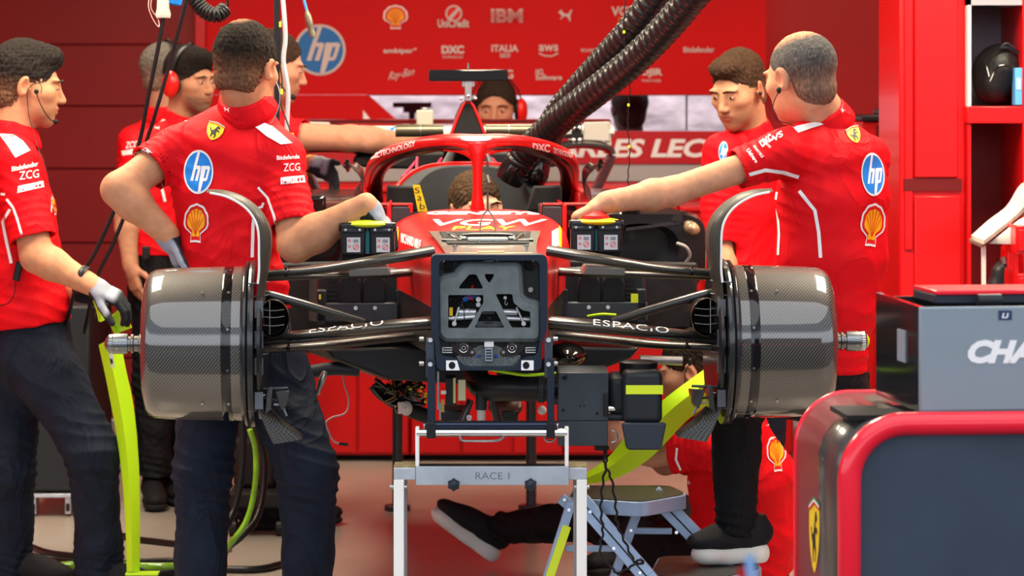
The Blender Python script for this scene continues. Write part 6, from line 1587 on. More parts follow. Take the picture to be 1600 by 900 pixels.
# ------------------------------------------------------------------ step ladder
YA = .30
t = empty('step_ladder', (xat(960, YA), YA, 0), 'blue-grey folding two-step ladder with a foot standing on its lower tread', 'ladder')
def plat(name, corners, py_off, z, th):
    pass
def stepboard(name, outline, z, th, parent):
    """outline in world (x,y), rounded"""
    o = rnd(outline, .04, 5)
    ring = lambda zz, k=0: [Vector((x, y, zz)) for x, y in o]
    fr = MB().loft([ring(z-th), ring(z)]).put(name, LADDER, parent, bev=.003, sharp=40)
    c = Vector((sum(p[0] for p in o)/len(o), sum(p[1] for p in o)/len(o)))
    q = [(c.x+(x-c.x)*.955, c.y+(y-c.y)*.955) for x, y in o]
    MB().loft([[Vector((x, y, z-.002)) for x, y in q], [Vector((x, y, z+.0025)) for x, y in q]]).put('tread_mat', TREAD, fr, sharp=40)
    return fr
zt = .478; zl = .272
st1 = stepboard('top_step', [(W(884, 0, YA).x, YA-.02), (W(1003, 0, YA-.11).x, YA-.12), (W(1075, 0, YA+.07).x, YA+.04), (W(1050, 0, YA+.2).x, YA+.22), (W(900, 0, YA+.2).x, YA+.22)], zt, .040, t)
decal('step_sticker', [(P2([(1031, 771), (1044, 769), (1044, 777), (1031, 779)]), WHITE), (P2([(1033, 772), (1042, 770.5), (1042, 775.5), (1033, 777)]), BLK)], st1, st1, maxlen=10)
st2 = stepboard('lower_step', [(W(1010, 0, YA).x, YA-.10), (W(1118, 0, YA-.15).x, YA-.16), (W(1192, 0, YA+.03).x, YA+.02), (W(1176, 0, YA+.2).x, YA+.24), (W(1030, 0, YA+.2).x, YA+.24)], zl, .032, t)
def rail(name, a, b, w, th, m=LADDER, par=t, off=0):
    """flat rail from a to b (photo px, Y)"""
    A = W(*a); B = W(*b); d = (B-A).normalized(); u = Vector((0, 1, 0)).cross(d).normalized()
    mb = MB(); mb.loft([[p+u*w/2+Vector((0, -th/2, 0)), p+u*w/2+Vector((0, th/2, 0)), p-u*w/2+Vector((0, th/2, 0)), p-u*w/2+Vector((0, -th/2, 0))] for p in (A, B)])
    return mb.put(name, m, par, bev=.002, sharp=30)
f1 = rail('front_rail', (908, 782, YA-.08), (1015, 905, YA-.14), .048, .022)
MB().tube([W(911, 786, YA-.093), W(1015, 906, YA-.153)], .0022, 6).put('rail_groove', DKGREY, f1)
rail('front_rail_lower', (1010, 900, YA-.14), (1060, 958, YA-.17), .048, .022)
f2 = rail('far_rail', (1020, 770, YA+.12), (1100, 852, YA+.10), .050, .02)
MB().tube([W(1020, 771, YA+.108), W(1100, 854, YA+.088)], .0022, 6).put('rail_groove', DKGREY, f2)
rail('far_rail_lower', (1100, 852, YA+.10), (1150, 905, YA+.08), .050, .02)
bk1 = rail('back_leg', (892, 786, YA-.10), (845, 935, YA-.12), .026, .02)
rail('leg_tape', (886, 822, YA-.114), (858, 905, YA-.130), .024, .004, NEONY, bk1)
bk2 = rail('back_leg', (1003, 780, YA+.12), (958, 905, YA+.10), .026, .02)
rail('cross_brace', (884, 857, YA-.07), (965, 857, YA-.07), .018, .01)
rail('cross_brace', (984, 829, YA+.11), (1050, 830, YA+.11), .018, .01)
rail('hinge_plate', (876, 778, YA-.10), (897, 796, YA-.10), .030, .012)
rail('short_link', (962, 890, YA), (958, 905, YA), .02, .01)
for px, py, dy in ((882, 781, -.108), (889, 797, -.113), (922, 800, -.105), (959, 857, -.122), (1000, 895, -.145), (986, 829, .10), (1057, 832, .09)):
    MB().cyl(W(px, py, YA+dy), W(px, py, YA+dy-.006), .0055, .0045, 14).put('rivet', mat('rivet_alu', (.7, .74, .8), .3, metal=.8), t)
# legs reach the floor outside the frame
for a, b, y in (((845, 935), (806, 1062), -.12), ((958, 905), (912, 1045), .10)):
    rail('back_leg_foot', (a[0], a[1], YA+y), (b[0], b[1], YA+y), .026, .02)
for a, b, y in (((1060, 958), (1146, 1055), -.17), ((1150, 905), (1255, 1020), .08)):
    rail('rail_foot', (a[0], a[1], YA+y), (b[0], b[1], YA+y), .048, .02)

# ------------------------------------------------------------------ floor cables
def floor_cable(pts, r, m, label, cat='cable', grp=None):
    P = [];
    for px, py in pts:
        s = (py-HORZ)/(EYE-r); Y = FPX/s+CAMY; P.append(((px-800)/s, Y, r+.001))
    return tag(MB().tube([Vector(p) for p in smoothpath(P, 10)], r, 10).put('floor_cable', m, sharp=180), label, cat, grp)
floor_cable([(176, 833), (210, 842), (240, 846), (275, 850), (300, 852), (360, 858)], .011, RUBBER, 'short black cable on the floor left of the grey-gloved person, the farthest one')
floor_cable([(35, 873), (90, 876), (150, 882), (215, 878), (280, 876), (330, 878)], .010, RUBBER, 'black cable on the floor crossing behind the neon strake foot')
floor_cable([(20, 888), (110, 895), (180, 898), (260, 896), (320, 890), (400, 890), (440, 882)], .012, RUBBER, 'nearest black cable on the floor, ending beside the trousered legs')
floor_cable([(40, 850), (70, 862), (110, 868), (160, 870)], .010, RUBBER, 'black cable on the floor between the feet of the man at the left')
GH = mat('translucent_green_hose', (.18, .42, .01), .22, coat=.5, noise=.5, nscale=12)
floor_cable([(60, 888), (90, 886), (130, 884), (200, 886), (250, 887), (290, 886)], .016, GH, 'green and yellow hose lying on the floor at the foot of the neon strake', 'hose')
o = MB().tube([Vector(p) for p in smoothpath([tuple(W(*p)) for p in [(390, 670, 1.2), (399, 700, 1.2), (400, 745, 1.2), (393, 790, 1.2), (382, 820, 1.2), (366, 842, 1.2), (350, 862, 1.25), (332, 896, 1.4), (318, 935, 1.35)]], 8)], .0095, 12).put('green_hose', GH, sharp=180)
tag(o, 'green and yellow hose curving down behind dark trousered legs', 'hose')
for k, (pts, lb) in enumerate((([(378, 640, 1.35), (380, 700, 1.35), (376, 750, 1.35), (366, 795, 1.35), (350, 830, 1.3), (330, 862, 1.4), (318, 922, 1.5)], 'left'), ([(398, 660, 1.45), (412, 720, 1.45), (410, 775, 1.4), (398, 815, 1.35), (375, 840, 1.3), (350, 864, 1.4), (330, 916, 1.55)], 'right'))):
    tag(MB().tube([Vector(p) for p in smoothpath([tuple(W(*p)) for p in pts], 8)], .012, 12).put('black_hose', RUBBER, sharp=180), f'black hose hanging in an arc behind the dark trousers, {lb} of the two', 'hose')
o = MB().tube([Vector(p) for p in smoothpath([tuple(W(*p)) for p in [(535, 578, .7), (538, 600, .7), (545, 625, .7), (540, 645, .7), (520, 652, .7), (510, 660, .7), (514, 676, .7), (522, 690, .7), (530, 693, .7)]], 8)], .0028, 8).put('sensor_lead', mat('pink_grey_cord', (.45, .32, .34), .5), sharp=180); tag(o, 'thin pinkish lead dangling under the car left of the jack stand', 'cable')
MB().cyl(W(530, 693, .7), W(544, 695, .7), .0045, n=10).put('lead_plug', BLACK, o)
o = MB().lathe([(0, .006), (.01, .010), (.04, .010), (.05, .007), (.07, .008)], W(508, 580, .4), (-.35, 0, -1), 16).put('hanging_coupling', STEEL); tag(o, 'steel quick coupling hanging just right of the dark trousers', 'coupling')

# ------------------------------------------------------------------ console in the foreground
YC = -2.0; SCN = FPX/(YC-CAMY)
x0 = (1327-800)/SCN; z1 = EYE-(663-HORZ)/SCN
cA = math.radians(4.6)
CMx = Matrix.Translation((x0, YC, 0)) @ Matrix.Rotation(cA, 4, 'Z')
t = empty('pit_console', (x0+.4, YC+.3, 0), 'dark pit console with glossy red rounded edge tubes in the right foreground', 'console')
TR = .0235; DEP = .56; WD = 1.1; RC = .112
def ctrl(y, r0=RC, ins=0.0, wid=WD):
    P = [(0+ins, y, 0.0), (0+ins, y, z1-r0)]
    for i in range(1, 12):
        a = math.pi*i/24; a = math.pi/2*i/12; P.append((r0-(r0-ins)*math.cos(a), y, z1-r0+(r0-ins)*math.sin(a)))
    P += [(r0, y, z1-ins), (wid-r0, y, z1-ins)]
    for i in range(1, 12):
        a = math.pi/2*i/12; P.append((wid-r0+(r0-ins)*math.sin(a), y, z1-r0+(r0-ins)*math.cos(a)))
    P += [(wid-ins, y, z1-r0), (wid-ins, y, 0.0)]
    return [Vector(p) for p in P]
RT = mat('console_red_tube', (.92, .012, .035), .3, coat=.5)
MB().tube(ctrl(0), TR, 20).put('front_edge_tube', RT, t, CMx, sharp=180)
MB().tube(ctrl(DEP), .010, 14).put('rear_edge_tube', RT, t, CMx, sharp=180)
A = ctrl(0.0, ins=.0); B = ctrl(DEP)
sk = MB(); sk.loft([A, B], caps=False, closed=False)
shell_ = sk.put('side_skin', mat('console_gunmetal', (.055, .055, .050), .28, coat=.5), t, CMx, sharp=60); sm = shell_.modifiers.new('s', 'SOLIDIFY'); sm.thickness = .008; sm.offset = 0
for nm, y in (('front_panel', .006), ('rear_panel', DEP-.006)):
    pts = ctrl(y, ins=.004); mb = MB(); mb.loft([[p+Vector((0, -.004, 0)) for p in pts], [p+Vector((0, .004, 0)) for p in pts]]); mb.put(nm, mat('console_slate', (.036, .052, .078), .5, noise=.25, nscale=4), t, CMx, sharp=30)
bT = bvh_of([shell_])
decal('team_shield', shield_logo((1275, 836), 8, 60, 0), bT, shell_, maxlen=10, off=.006)
decal('top_stripes', [(P2([(1348, 622), (1372, 620), (1400, 640), (1374, 641)]), BLK)], bT, shell_, maxlen=10, off=.006)
MB().bx((.02, .12, z1-.006), (.3, .3, z1+.004)).put('top_slot', BLACKM, t, CMx)
# carbon fascia box on the console
YQ = -1.93; SQ = FPX/(YQ-CAMY); qx = (1437-800)/SQ
QM = Matrix.Translation((qx, YQ, z1+.012+.004)) @ Matrix.Rotation(math.radians(7.5), 4, 'Z')
qz0 = z1+.016; qh = EYE-(480-HORZ)/SQ-qz0
t = empty('driver_name_box', (qx+.2, YQ+.2, qz0), 'grey woven box with white italic letters standing on the red-edged console', 'box')
fp = MB().bx((0, 0, 0), (.75, .012, qh)).put('front_face', carbon('carbon_greyblue', .0062, dark=(.16, .20, .24), light=(.30, .36, .40), rough=.5, coat=.0), t, QM, bev=.004)
sd_ = MB(); h0 = qh; h1 = qh
sd_.loft([[Vector(p) for p in ((0, .012, 0), (0, .34, 0), (0, .34, qh+.006), (0, .012, qh))], [Vector(p) for p in ((.012, .012, 0), (.012, .34, 0), (.012, .34, qh+.006), (.012, .012, qh))]]).put('side_face', mat('smoked_gloss', (.012, .013, .015), .1, coat=.7), t, QM)
MB().bx((-.003, .10, .09), (-.0005, .16, .155)).put('side_sticker', mat('sticker_grey', (.25, .28, .33), .5), t, QM)
MB().bx((.012, .30, .0), (.75, .31, qh+.0)).put('rear_face', BLACK, t, QM)
MB().bx((.07, .13, qh-.004), (.75, .30, qh+.016)).put('inner_tray', mat('tray_navy', (.02, .025, .04), .5), t, QM, bev=.003)
MB().bx((.07, .125, qh+.015), (.75, .30, qh+.024)).put('red_lid_edge', RT, t, QM, bev=.002)
MB().cyl((.15, .10, qh+.006), (.20, .10, qh+.006), .012).put('latch', DKGREY, t, QM)
qB = bvh_of([fp])
decal('box_lettering', [(T('CHA', (1512, 568), (104, 0), (0, -37), bold=.06, shear=.28), WHITE)], qB, fp, maxlen=20, off=.001)
decal('box_badge', [(P2([(1560, 485), (1581, 485), (1581, 500), (1560, 500)]), mat('badge_navy', (.02, .05, .12), .5)), (T('LI', (1565, 497), (11, 0), (0, -8), bold=.03, shear=.2), WHITE)], qB, fp, maxlen=20, off=.001)
# blurred blue post with a red foot in the near foreground
t = empty('barrier_post', W(1170, 890, -4.6), 'blurred light blue and red post top in the near foreground, right of centre', 'post')
MB().loft([[W(px, py, -4.6+dy) for px, dy in ((1164+k, 0), (1178+k, 0), (1178+k, .03), (1164+k, .03))] for py, k in ((2480, 60), (905, 3), (868, 0))]).put('post_bar', mat('post_blue', (.22, .38, .68), .5), t)
MB().loft([[W(px, py, -4.58+dy) for px, dy in ((1152, 0), (1166+k, 0), (1166+k, .03), (1152, .03))] for py, k in ((2480, 58), (905, 3), (888, 0))]).put('post_red_bar', RED, t)
# ------------------------------------------------------------------ people
def Wn(p): return V3(W(*p))
FL = (0, 0, 1)
def person(label, foot, head, nb, torso, arms, legs=None, skin=SKIN1, hair=None, shirt_side=None, pants=M_PANTS, hem=None, res=.0042, amp=.004, belt=None, seed=0, collar_r=.062, gloves=None, torso_k=.03, eye=False, group=None, neck_r=.056, shirt=M_SHIRT, lean=None, clothes_res=.0058):
    """all joints are (px, py, Y) measured on the photograph; radii in metres
    head: (p, yaw, pitch, roll, scale); torso: [(p, halfwidth, halfdepth)...] top to bottom; arms: [dict(s,e,w,t,r,hand)]"""
    t = empty('person', Wn(foot) if len(foot) == 3 else foot, label, 'person', group)
    hc = Wn(head[0]); R = rotz(head[1]) @ rotx(head[2]) @ roty(head[3]); hs = head[4]
    n0 = Wn(nb); T_ = [(Wn(p), hw, hd) for p, hw, hd in torso]
    sA, sB = Wn(arms[0]['s']), Wn(arms[1]['s']); side = nrm(sB-sA) if shirt_side is None else nrm(V3(shirt_side))
    # skin: one continuous surface
    F = Field(res); head_ops(F, hc, R, hs)
    nk = hc+R @ (V3(0, -.022, -.055)*hs)
    F.cone(nk, n0, neck_r*hs, (neck_r+.006)*hs, .025); F.cone(hc+R @ (V3(0, -.03, -.02)*hs), n0, .050*hs, .058*hs, .02)
    prev = (n0-V3(0, 0, .03), T_[0][1]*.5, T_[0][2]*.6)
    for q in T_:
        F.econe(prev[0], q[0], (max(.03, prev[1]-.022), max(.03, prev[2]-.022)), (q[1]-.028, q[2]-.028), side, .02); prev = q
    for a in arms:
        s_, e, w = Wn(a['s']), Wn(a['e']), Wn(a['w']); ra = a.get('ra', .046); rf = a.get('rf', .043); rw = a.get('rw', .027)
        F.cone(lerp(n0, s_, .4)-V3(0, 0, .04), s_, .045, ra, .02); F.cone(s_, e, ra, ra*.92, .02)
        m = lerp(e, w, .28); F.cone(e, m, ra*.92, rf, .02); F.cone(m, w, rf, rw, .02)
        if a.get('hand'):
            h = a['hand']; dd = nrm(V3(h['d']))
            F.cone(lerp(e, w, .8), w+dd*.01, rw*1.02, .025, .015)
            hand_ops(F, w, h['d'], h['n'], h['t'], h.get('s', 1.0), h.get('curl', (25, 35, 25)), r=.0085, curls=h.get('curls'), thumb=h.get('thumb', (.55, .8, .25)))
    sk = np.array(skin)
    def tint(P, N):
        o = np.tile(sk, (len(P), 1)); q = (P-hc) @ R/hs
        lip = np.exp(-((q[:, 0]/.022)**2+((q[:, 1]-.092)/.016)**2+((q[:, 2]+.0575)/.009)**2))
        ear = np.exp(-(((np.abs(q[:, 0])-.083)/.012)**2+((q[:, 1]+.01)/.025)**2+((q[:, 2])/.03)**2))
        o = o*(1-lip[:, None]*np.array([.12, .5, .45]))*(1-ear[:, None]*np.array([.0, .22, .2]))
        if hair and hair.get('stubble'):
            b = np.clip((q[:, 1]-.0)/.05, 0, 1)*np.clip((-.035-q[:, 2])/.02, 0, 1)*np.clip((q[:, 2]+.16)/.03, 0, 1); b = b*(1-lip)*hair['stubble']*(.8+.2*pnoise(P, 700, 4))
            o = o*(1-b[:, None])+np.array(hair['col'])*1.6*b[:, None]
        return o
    body = sdf_mesh('body', F, M_SKIN, t, lambda P, N: .0006*pnoise(P, 120, 2), tint)
    if hair: 
        hk = {k: v for k, v in hair.items() if k != 'stubble'}
        hair_mesh('hair', t, hc, R, hs, skin=skin, **hk)
    if eye: eyes(t, hc, R, hs)
    # shirt
    F = Field(clothes_res); prev = None
    F.econe(n0-V3(0, 0, .02), T_[0][0], (T_[0][1]*.50, T_[0][2]*.62), (T_[0][1], T_[0][2]), side, .02)
    for i, q in enumerate(T_):
        if prev: F.econe(prev[0], q[0], (prev[1], prev[2]), (q[1], q[2]), side, .025, cut_b=(i == len(T_)-1))
        prev = q
    dn = nrm(T_[-1][0]-T_[0][0])
    cen = []
    for a in arms:
        s_, e = Wn(a['s']), Wn(a['e']); f = a.get('t', .6); rs = a.get('rs', .062); re_ = a.get('re', .062); c = lerp(s_, e, f)
        F.cone(lerp(n0, s_, .25)-V3(0, 0, .015), s_, .055, rs*.98, .03)
        F.cone(s_, c, rs, re_, .03, cut_b=True)
        F.cone(lerp(s_, e, f-.10), lerp(s_, e, f+.4), re_-.009, re_-.006, .003, op='s')
        cen.append((lerp(s_, e, f*.7), .09, .003, nrm(e-s_), 130)); cen.append((s_-V3(0, 0, .09), .10, .004, V3(.5, 0, 1), 90))
    F.plane(T_[-1][0], dn)
    cen.append((T_[-1][0], .17, .006, V3(.35, 0, 1), 75)); cen.append((lerp(T_[0][0], T_[-1][0], .6), .16, .003, V3(-.6, 0, 1), 60))
    sh = sdf_mesh('shirt', F, shirt, t, cloth_disp(amp*.55, seed, (.3, .2, 1), 9, .0007, cen))
    ax = nrm(nk-n0)
    if collar_r:
        FR = R; 
        collar(sh, n0+ax*.018, nrm(ax+V3(0, 0, .4)), R, collar_r, .034, m=shirt)
    out = dict(root=t, body=body, shirt=sh, n0=n0)
    if gloves:
        for gi in gloves:
            a = arms[gi]; h = a['hand']; w = Wn(a['w']); F = Field(.0036); dd = nrm(V3(h['d'])); ax_ = nrm(Wn(a['w'])-Wn(a['e']))
            hand_ops(F, w, h['d'], h['n'], h['t'], h.get('s', 1.0)*1.03, h.get('curl', (25, 35, 25)), r=.0102, curls=h.get('curls'), thumb=h.get('thumb', (.55, .8, .25)))
            F.cone(w-ax_*.035, w+dd*.02, .0335, .032, .012, cut_a=True)
            nn = nrm(V3(h['n']))
            def gt(P, N, nn=nn, w=w, dd=dd):
                pal = np.clip((N @ nn+.05)*4, 0, 1)[:, None]; tip = np.clip(((P-w) @ dd-.075)*60, 0, 1)[:, None]; m = np.maximum(pal, tip)
                return np.array([.29, .32, .39])*(1-m)+np.array([.010, .013, .02])*m
            g = sdf_mesh('glove', F, M_GLOVE, t, None, gt)
            mb = MB(); c = Vector(w-ax_*.035); u = Vector(ax_).orthogonal().normalized(); v = Vector(ax_).cross(u)
            mb.tube([c+u*.033*math.cos(2*math.pi*k/24)+v*.033*math.sin(2*math.pi*k/24) for k in range(24)], .0030, 8, closed=True, caps=False); mb.put('glove_cuff', YEL if a.get('ycuff', True) else mat('cuff_rust', (.35, .06, .03), .6), g)
    if legs:
        F = Field(.0062); pel = Wn(legs['pelvis']); pw, pd = legs.get('pw', .155), legs.get('pd', .11)
        up = legs.get('up', T_[-1][0]); up = up if isinstance(up, np.ndarray) else Wn(up)
        F.econe(up+nrm(up-pel)*.03, pel, (min(pw, T_[-1][1])-.012, T_[-1][2]-.012), (pw, pd), side, .03)
        cen = []; 
        for l in legs['legs']:
            h, k, a = Wn(l['h']), Wn(l['k']), Wn(l['a']); r0, r1, r2, r3 = l.get('r', (.092, .078, .068, .066))
            F.cone(lerp(pel, h, .6), h, r0, r0, .04); F.cone(h, k, r0, r1, .04); m = lerp(k, a, .45); F.cone(k, m, r1, r2, .03); F.cone(m, a, r2, r3, .02, cut_b=True)
            cen += [(k, .12, .007, V3(.3, 0, 1), 80), (h, .14, .005, V3(.7, 0, 1), 60), (a, .10, .008, V3(.15, 0, 1), 110)]
        tr_ = sdf_mesh('trousers', F, pants, t, cloth_disp(.004, seed+20, (.2, .1, 1), 10, .0008, cen)); out['trousers'] = tr_
        for l in legs['legs']:
            if l.get('shoe'): shoe(t, *l['shoe'], **l.get('sk', {}))
            else:
                a = Wn(l['a']); fw = R[:, 1]*V3(1, 1, 0); fw = nrm(fw)
                if legs.get('fw'): fw = nrm(V3(legs['fw']))
                shoe(t, a*V3(1, 1, 0)-fw*.055, a*V3(1, 1, 0)+fw*.225, (0, 0, 1), ms=BLACKM)
    return out

def cr2(ox, oy, k): return lambda x, y: (ox+x/k, oy+y/k)
DK = (.022, .015, .011)
# ---- man in the middle left, back to the camera, grey gloves
m2 = person('person with back turned and grey gloves, one hand on hip, reaching to a cooler',
    (372, 1046, .34), ((385, 108, .34), -24, -8, 3, 1.04), (386, 171, .37),
    [((358, 240, .37), .165, .105), ((352, 305, .36), .150, .110), ((354, 385, .35), .142, .108), ((366, 455, .34), .150, .112), ((370, 492, .34), .155, .115)],
    [dict(s=(272, 236, .39), e=(186, 296, .28), w=(262, 366, .30), t=.46, rs=.064, re=.070, ra=.052, rf=.050, rw=.031, hand=dict(d=(.25, .35, -.9), n=(.9, .2, .1), t=(-.1, -.9, -.3), curl=(20, 30, 25), thumb=(.35, .9, .1))),
     dict(s=(438, 246, .34), e=(462, 382, .22), w=(572, 320, .17), t=.80, rs=.066, re=.066, ra=.052, rf=.052, rw=.030, hand=dict(d=(.66, .18, -.72), n=(-.7, .1, -.7), t=(.1, 1, .1), curl=(35, 50, 35), s=1.16))],
    legs=dict(pelvis=(372, 545, .34), pw=.165, legs=[dict(h=(330, 575, .34), k=(318, 740, .30), a=(310, 1030, .34), r=(.095, .080, .072, .078), shoe=(V3(W(312, 1046, .44)), V3(W(300, 1046, .44))+V3(0, -.0, 0)+V3(-.02, .27, 0), (0, 0, 1))), dict(h=(430, 590, .34), k=(480, 735, .20), a=(480, 1030, .34), r=(.100, .084, .072, .078), shoe=(V3(W(480, 1046, .44)), V3(W(480, 1046, .44))+V3(.03, .27, 0), (0, 0, 1)))]),
    hair=dict(col=(.020, .013, .009), thick=.010, top=.012, seed=3, back=-.070, bald=((-.008, -.045, .125), (.030, .040, .03), .45)), gloves=[0, 1], seed=1, res=.004)
for l in (): pass
q = cr2(150, 30, 2.251)
sB = bvh_of([m2['shirt']]); sh = m2['shirt']
decal('white_shoulder_panel', [(P2([q(*p) for p in ((525, 352), (565, 354), (620, 376), (690, 436), (650, 441), (600, 412), (560, 380))]), WHITE)], sB, sh)
decal('white_shoulder_panel', [(P2([q(*p) for p in ((282, 358), (310, 353), (324, 357), (300, 363))]), WHITE)], sB, sh)
for pts, w in (([(80, 508), (120, 482), (176, 458), (198, 478)], 5.2), ([(203, 498), (217, 508)], 4.5), ([(228, 570), (240, 600), (250, 606)], 2), ([(570, 592), (604, 628), (626, 690), (643, 765)], 3.8), ([(570, 664), (584, 660), (590, 645)], 4), ([(560, 668), (552, 720), (549, 838)], 5.0)):
    decal('white_piping', [(strip([q(*p) for p in pts], w), WHITE)], sB, sh)
decal('leaping_cat_logo', puma_logo(q(462, 318), 8, 7, WHITE), bvh_of([o for o in bpy.data.objects if o.name.startswith('collar') and o.parent == sh]), sh, off=.003)
decal('team_shield', shield_logo(q(417, 394), 13, 15, -.42 if False else .38), sB, sh)
decal('round_logo', hp_logo(q(361, 537), 23, 34.5, .03), sB, sh)
decal('scallop_logo', shell_logo(q(353, 718), 18, 28, .04), sB, sh)
decal('sleeve_lettering', [(T('Bitdefende', q(636, 496), (35, -2.5), (0, -7), bold=.02), WHITE), (T('ZCG', q(660, 536), (25, -1.5), (0, -12), bold=.0), WHITE), (P2([q(650, 582), q(650, 558), q(731, 549), q(735, 574), q(664, 580)], [q(656, 577), q(656, 566), q(730, 557), q(731, 572), q(660, 578)]), WHITE), (T('PIRELLI', q(658, 577), (32, -2), (0, -5.5), bold=.05), WHITE)], sB, sh, maxlen=4)
# earpiece
MB().tube(smoothpath([W(432, 128, .30), W(437, 145, .27), W(436, 165, .27), W(428, 185, .28), W(420, 196, .29)], 6), .0016, 6).put('earpiece_wire', mat('pale_wire', (.35, .36, .38), .4), m2['root'])

# ---- bald man at the right, reaching over
m3 = person('person with thinning grey hair and back turned, bare arm stretched to the right cooler',
    (1310, 1040, .48), ((1251, 122, .46), 38, -10, -4, 1.10), (1288, 190, .50),
    [((1300, 250, .50), .166, .130), ((1302, 310, .50), .180, .145), ((1298, 400, .50), .168, .15), ((1294, 480, .50), .142, .14), ((1288, 560, .50), .120, .120), ((1286, 584, .50), .118, .118)],
    [dict(s=(1226, 240, .38), e=(1048, 300, .28), w=(948, 316, .18), t=.43, rs=.068, re=.060, ra=.043, rf=.042, rw=.027, hand=dict(d=(-.88, .05, -.42), n=(.42, 0, -.88), t=(.1, 1, .1), curl=(70, 65, 40), s=1.08)),
     dict(s=(1352, 250, .62), e=(1345, 390, .72), w=(1330, 470, .62), t=.75, rs=.068, re=.064)],
    legs=dict(pelvis=(1290, 590, .50), pw=.135, pd=.12, up=(1287, 560, .50), legs=[dict(h=(1305, 620, .52), k=(1308, 800, .46), a=(1306, 1000, .50), r=(.09, .078, .07, .07), shoe=(V3(W(1310, 1030, .56)), V3(W(1310, 1030, .56))+V3(-.1, .25, 0), (0, 0, 1))), dict(h=(1250, 604, .46), k=(1150, 606, .30), a=(1150, 832, .40), r=(.09, .080, .068, .060), shoe=(V3(W(1199, 878, .42))*V3(1, 1, 0)+V3(0, 0, .275), V3(W(1082, 878, .36))*V3(1, 1, 0)+V3(0, 0, .275), (0, 0, 1)), sk=dict(label='black running shoe with thick white sole on the step', sole_t=.052))]),
    hair=dict(col=(.105, .098, .094), hl=.02, thick=.0035, top=.001, seed=5, back=-.088, bald=((0, .0, .115), (.062, .080, .060), .97), rough=.0008), pants=M_BPANTS, seed=4, skin=(.62, .31, .18), res=.004)
q = cr2(900, 50, 2.368); sh = m3['shirt']; sB = bvh_of([sh])
decal('white_shoulder_panel', [(P2([q(*p) for p in ((802, 352), (860, 338), (934, 326), (928, 338), (860, 360), (822, 373))]), WHITE)], sB, sh)
for pts, w in (([(594, 552), (640, 528), (700, 511), (765, 519), (824, 537)], 5.6), ([(826, 588), (884, 660), (898, 740), (905, 835)], 5.4), ([(736, 655), (749, 700), (752, 745), (748, 825)], 3.6), ([(744, 592), (740, 620)], 3.2)):
    decal('white_piping', [(strip([q(*p) for p in pts], w), WHITE)], sB, sh)
decal('leaping_cat_logo', puma_logo(q(985, 292), 4, 6, WHITE, .5), bvh_of([o for o in bpy.data.objects if o.name.startswith('collar') and o.parent == sh]), sh, off=.003)
decal('team_shield', shield_logo(q(1029, 380), 10, 14, -.40), sB, sh)
decal('round_logo', hp_logo(q(1098, 527), 18, 34, -.06), sB, sh)
decal('scallop_logo', shell_logo(q(1097, 715), 18, 31, .12), sB, sh)
def rt(body, x, y, w, h, a, **k): a = math.radians(a); return T(body, q(x, y), (w*math.cos(a), w*math.sin(a)), (h*math.sin(a), -h*math.cos(a)), **k)
decal('sleeve_lettering', [(rt('VS', 735, 405, 18, 9, -32, bold=.03, shear=.2), WHITE), (rt('DXC', 690, 428, 22, 11, -42 if False else -35, bold=.05), WHITE), (rt('TECHNOLOGY', 690, 402, 17, 3.4, 48, bold=.01), WHITE), (rt('RICHARD MILLE', 655, 425, 22, 4, 52, bold=.02), WHITE), (rt('Univero', 630, 440, 24, 6, 55, bold=.04), WHITE)], sB, sh, maxlen=4)
MB().tube(smoothpath([W(1217, 142, .35), W(1209, 160, .35), W(1208, 175, .34), W(1216, 188, .34), W(1232, 193, .36), W(1242, 198, .38)], 6), .0014, 6).put('earpiece_wire', BLACK, m3['root'])
MB().sph(W(1217, 141, .355), (.007, .006, .010), 12).put('earpiece', BLACK, m3['root'])

# ---- man at the left, in profile
m1 = person('person in profile at the left edge with headset microphone, gloved hands holding the neon strake',
    (60, 924, 1.5), ((43, 136, 1.5), -80, -8, 0, 1.09), (20, 214, 1.5),
    [((16, 262, 1.5), .175, .105), ((24, 330, 1.5), .175, .120), ((34, 420, 1.5), .165, .132), ((42, 485, 1.5), .165, .134), ((46, 508, 1.5), .165, .134)],
    [dict(s=(22, 250, 1.33), e=(58, 400, 1.26), w=(144, 446, 1.22), t=.83, rs=.070, re=.076, ra=.056, rf=.050, rw=.031, ycuff=False, hand=dict(d=(.85, .05, -.42), n=(-.35, .35, -1), t=(.15, -.9, -.35), curl=(28, 30, 22), s=1.06, thumb=(.75, .5, .5))),
     dict(s=(22, 250, 1.68), e=(62, 400, 1.66), w=(118, 455, 1.50), t=.83, rs=.066, re=.066, ycuff=False, hand=dict(d=(.9, -.3, -.25), n=(0, -.6, -.7), t=(.2, .0, 1), curl=(35, 45, 30), s=1.0))],
    legs=dict(pelvis=(48, 555, 1.5), pw=.160, pd=.140, legs=[dict(h=(78, 590, 1.42), k=(146, 706, 1.34), a=(156, 892, 1.46), r=(.105, .086, .074, .080), shoe=(V3((W(140, 0, 1.46).x, 1.46, 0)), V3((W(262, 0, 1.46).x, 1.36, 0)), (0, 0, 1)), sk=dict(ms=BLACKM)), dict(h=(18, 600, 1.56), k=(12, 730, 1.56), a=(18, 888, 1.66), r=(.105, .088, .074, .078), shoe=(V3((W(0, 0, 1.66).x, 1.66, 0)), V3((W(110, 0, 1.6).x, 1.58, 0)), (0, 0, 1)), sk=dict(ms=BLACKM))]),
    hair=dict(col=(.020, .015, .013), thick=.010, top=.020, seed=8, puff=.012, back=-.078, rough=.003, stubble=.35), gloves=[0, 1], seed=7, skin=(.58, .28, .15), shirt_side=(0.05, 1, 0), eye=True, res=.004)
q = cr2(0, 50, 1.915); sh = m1['shirt']; sB = bvh_of([sh])
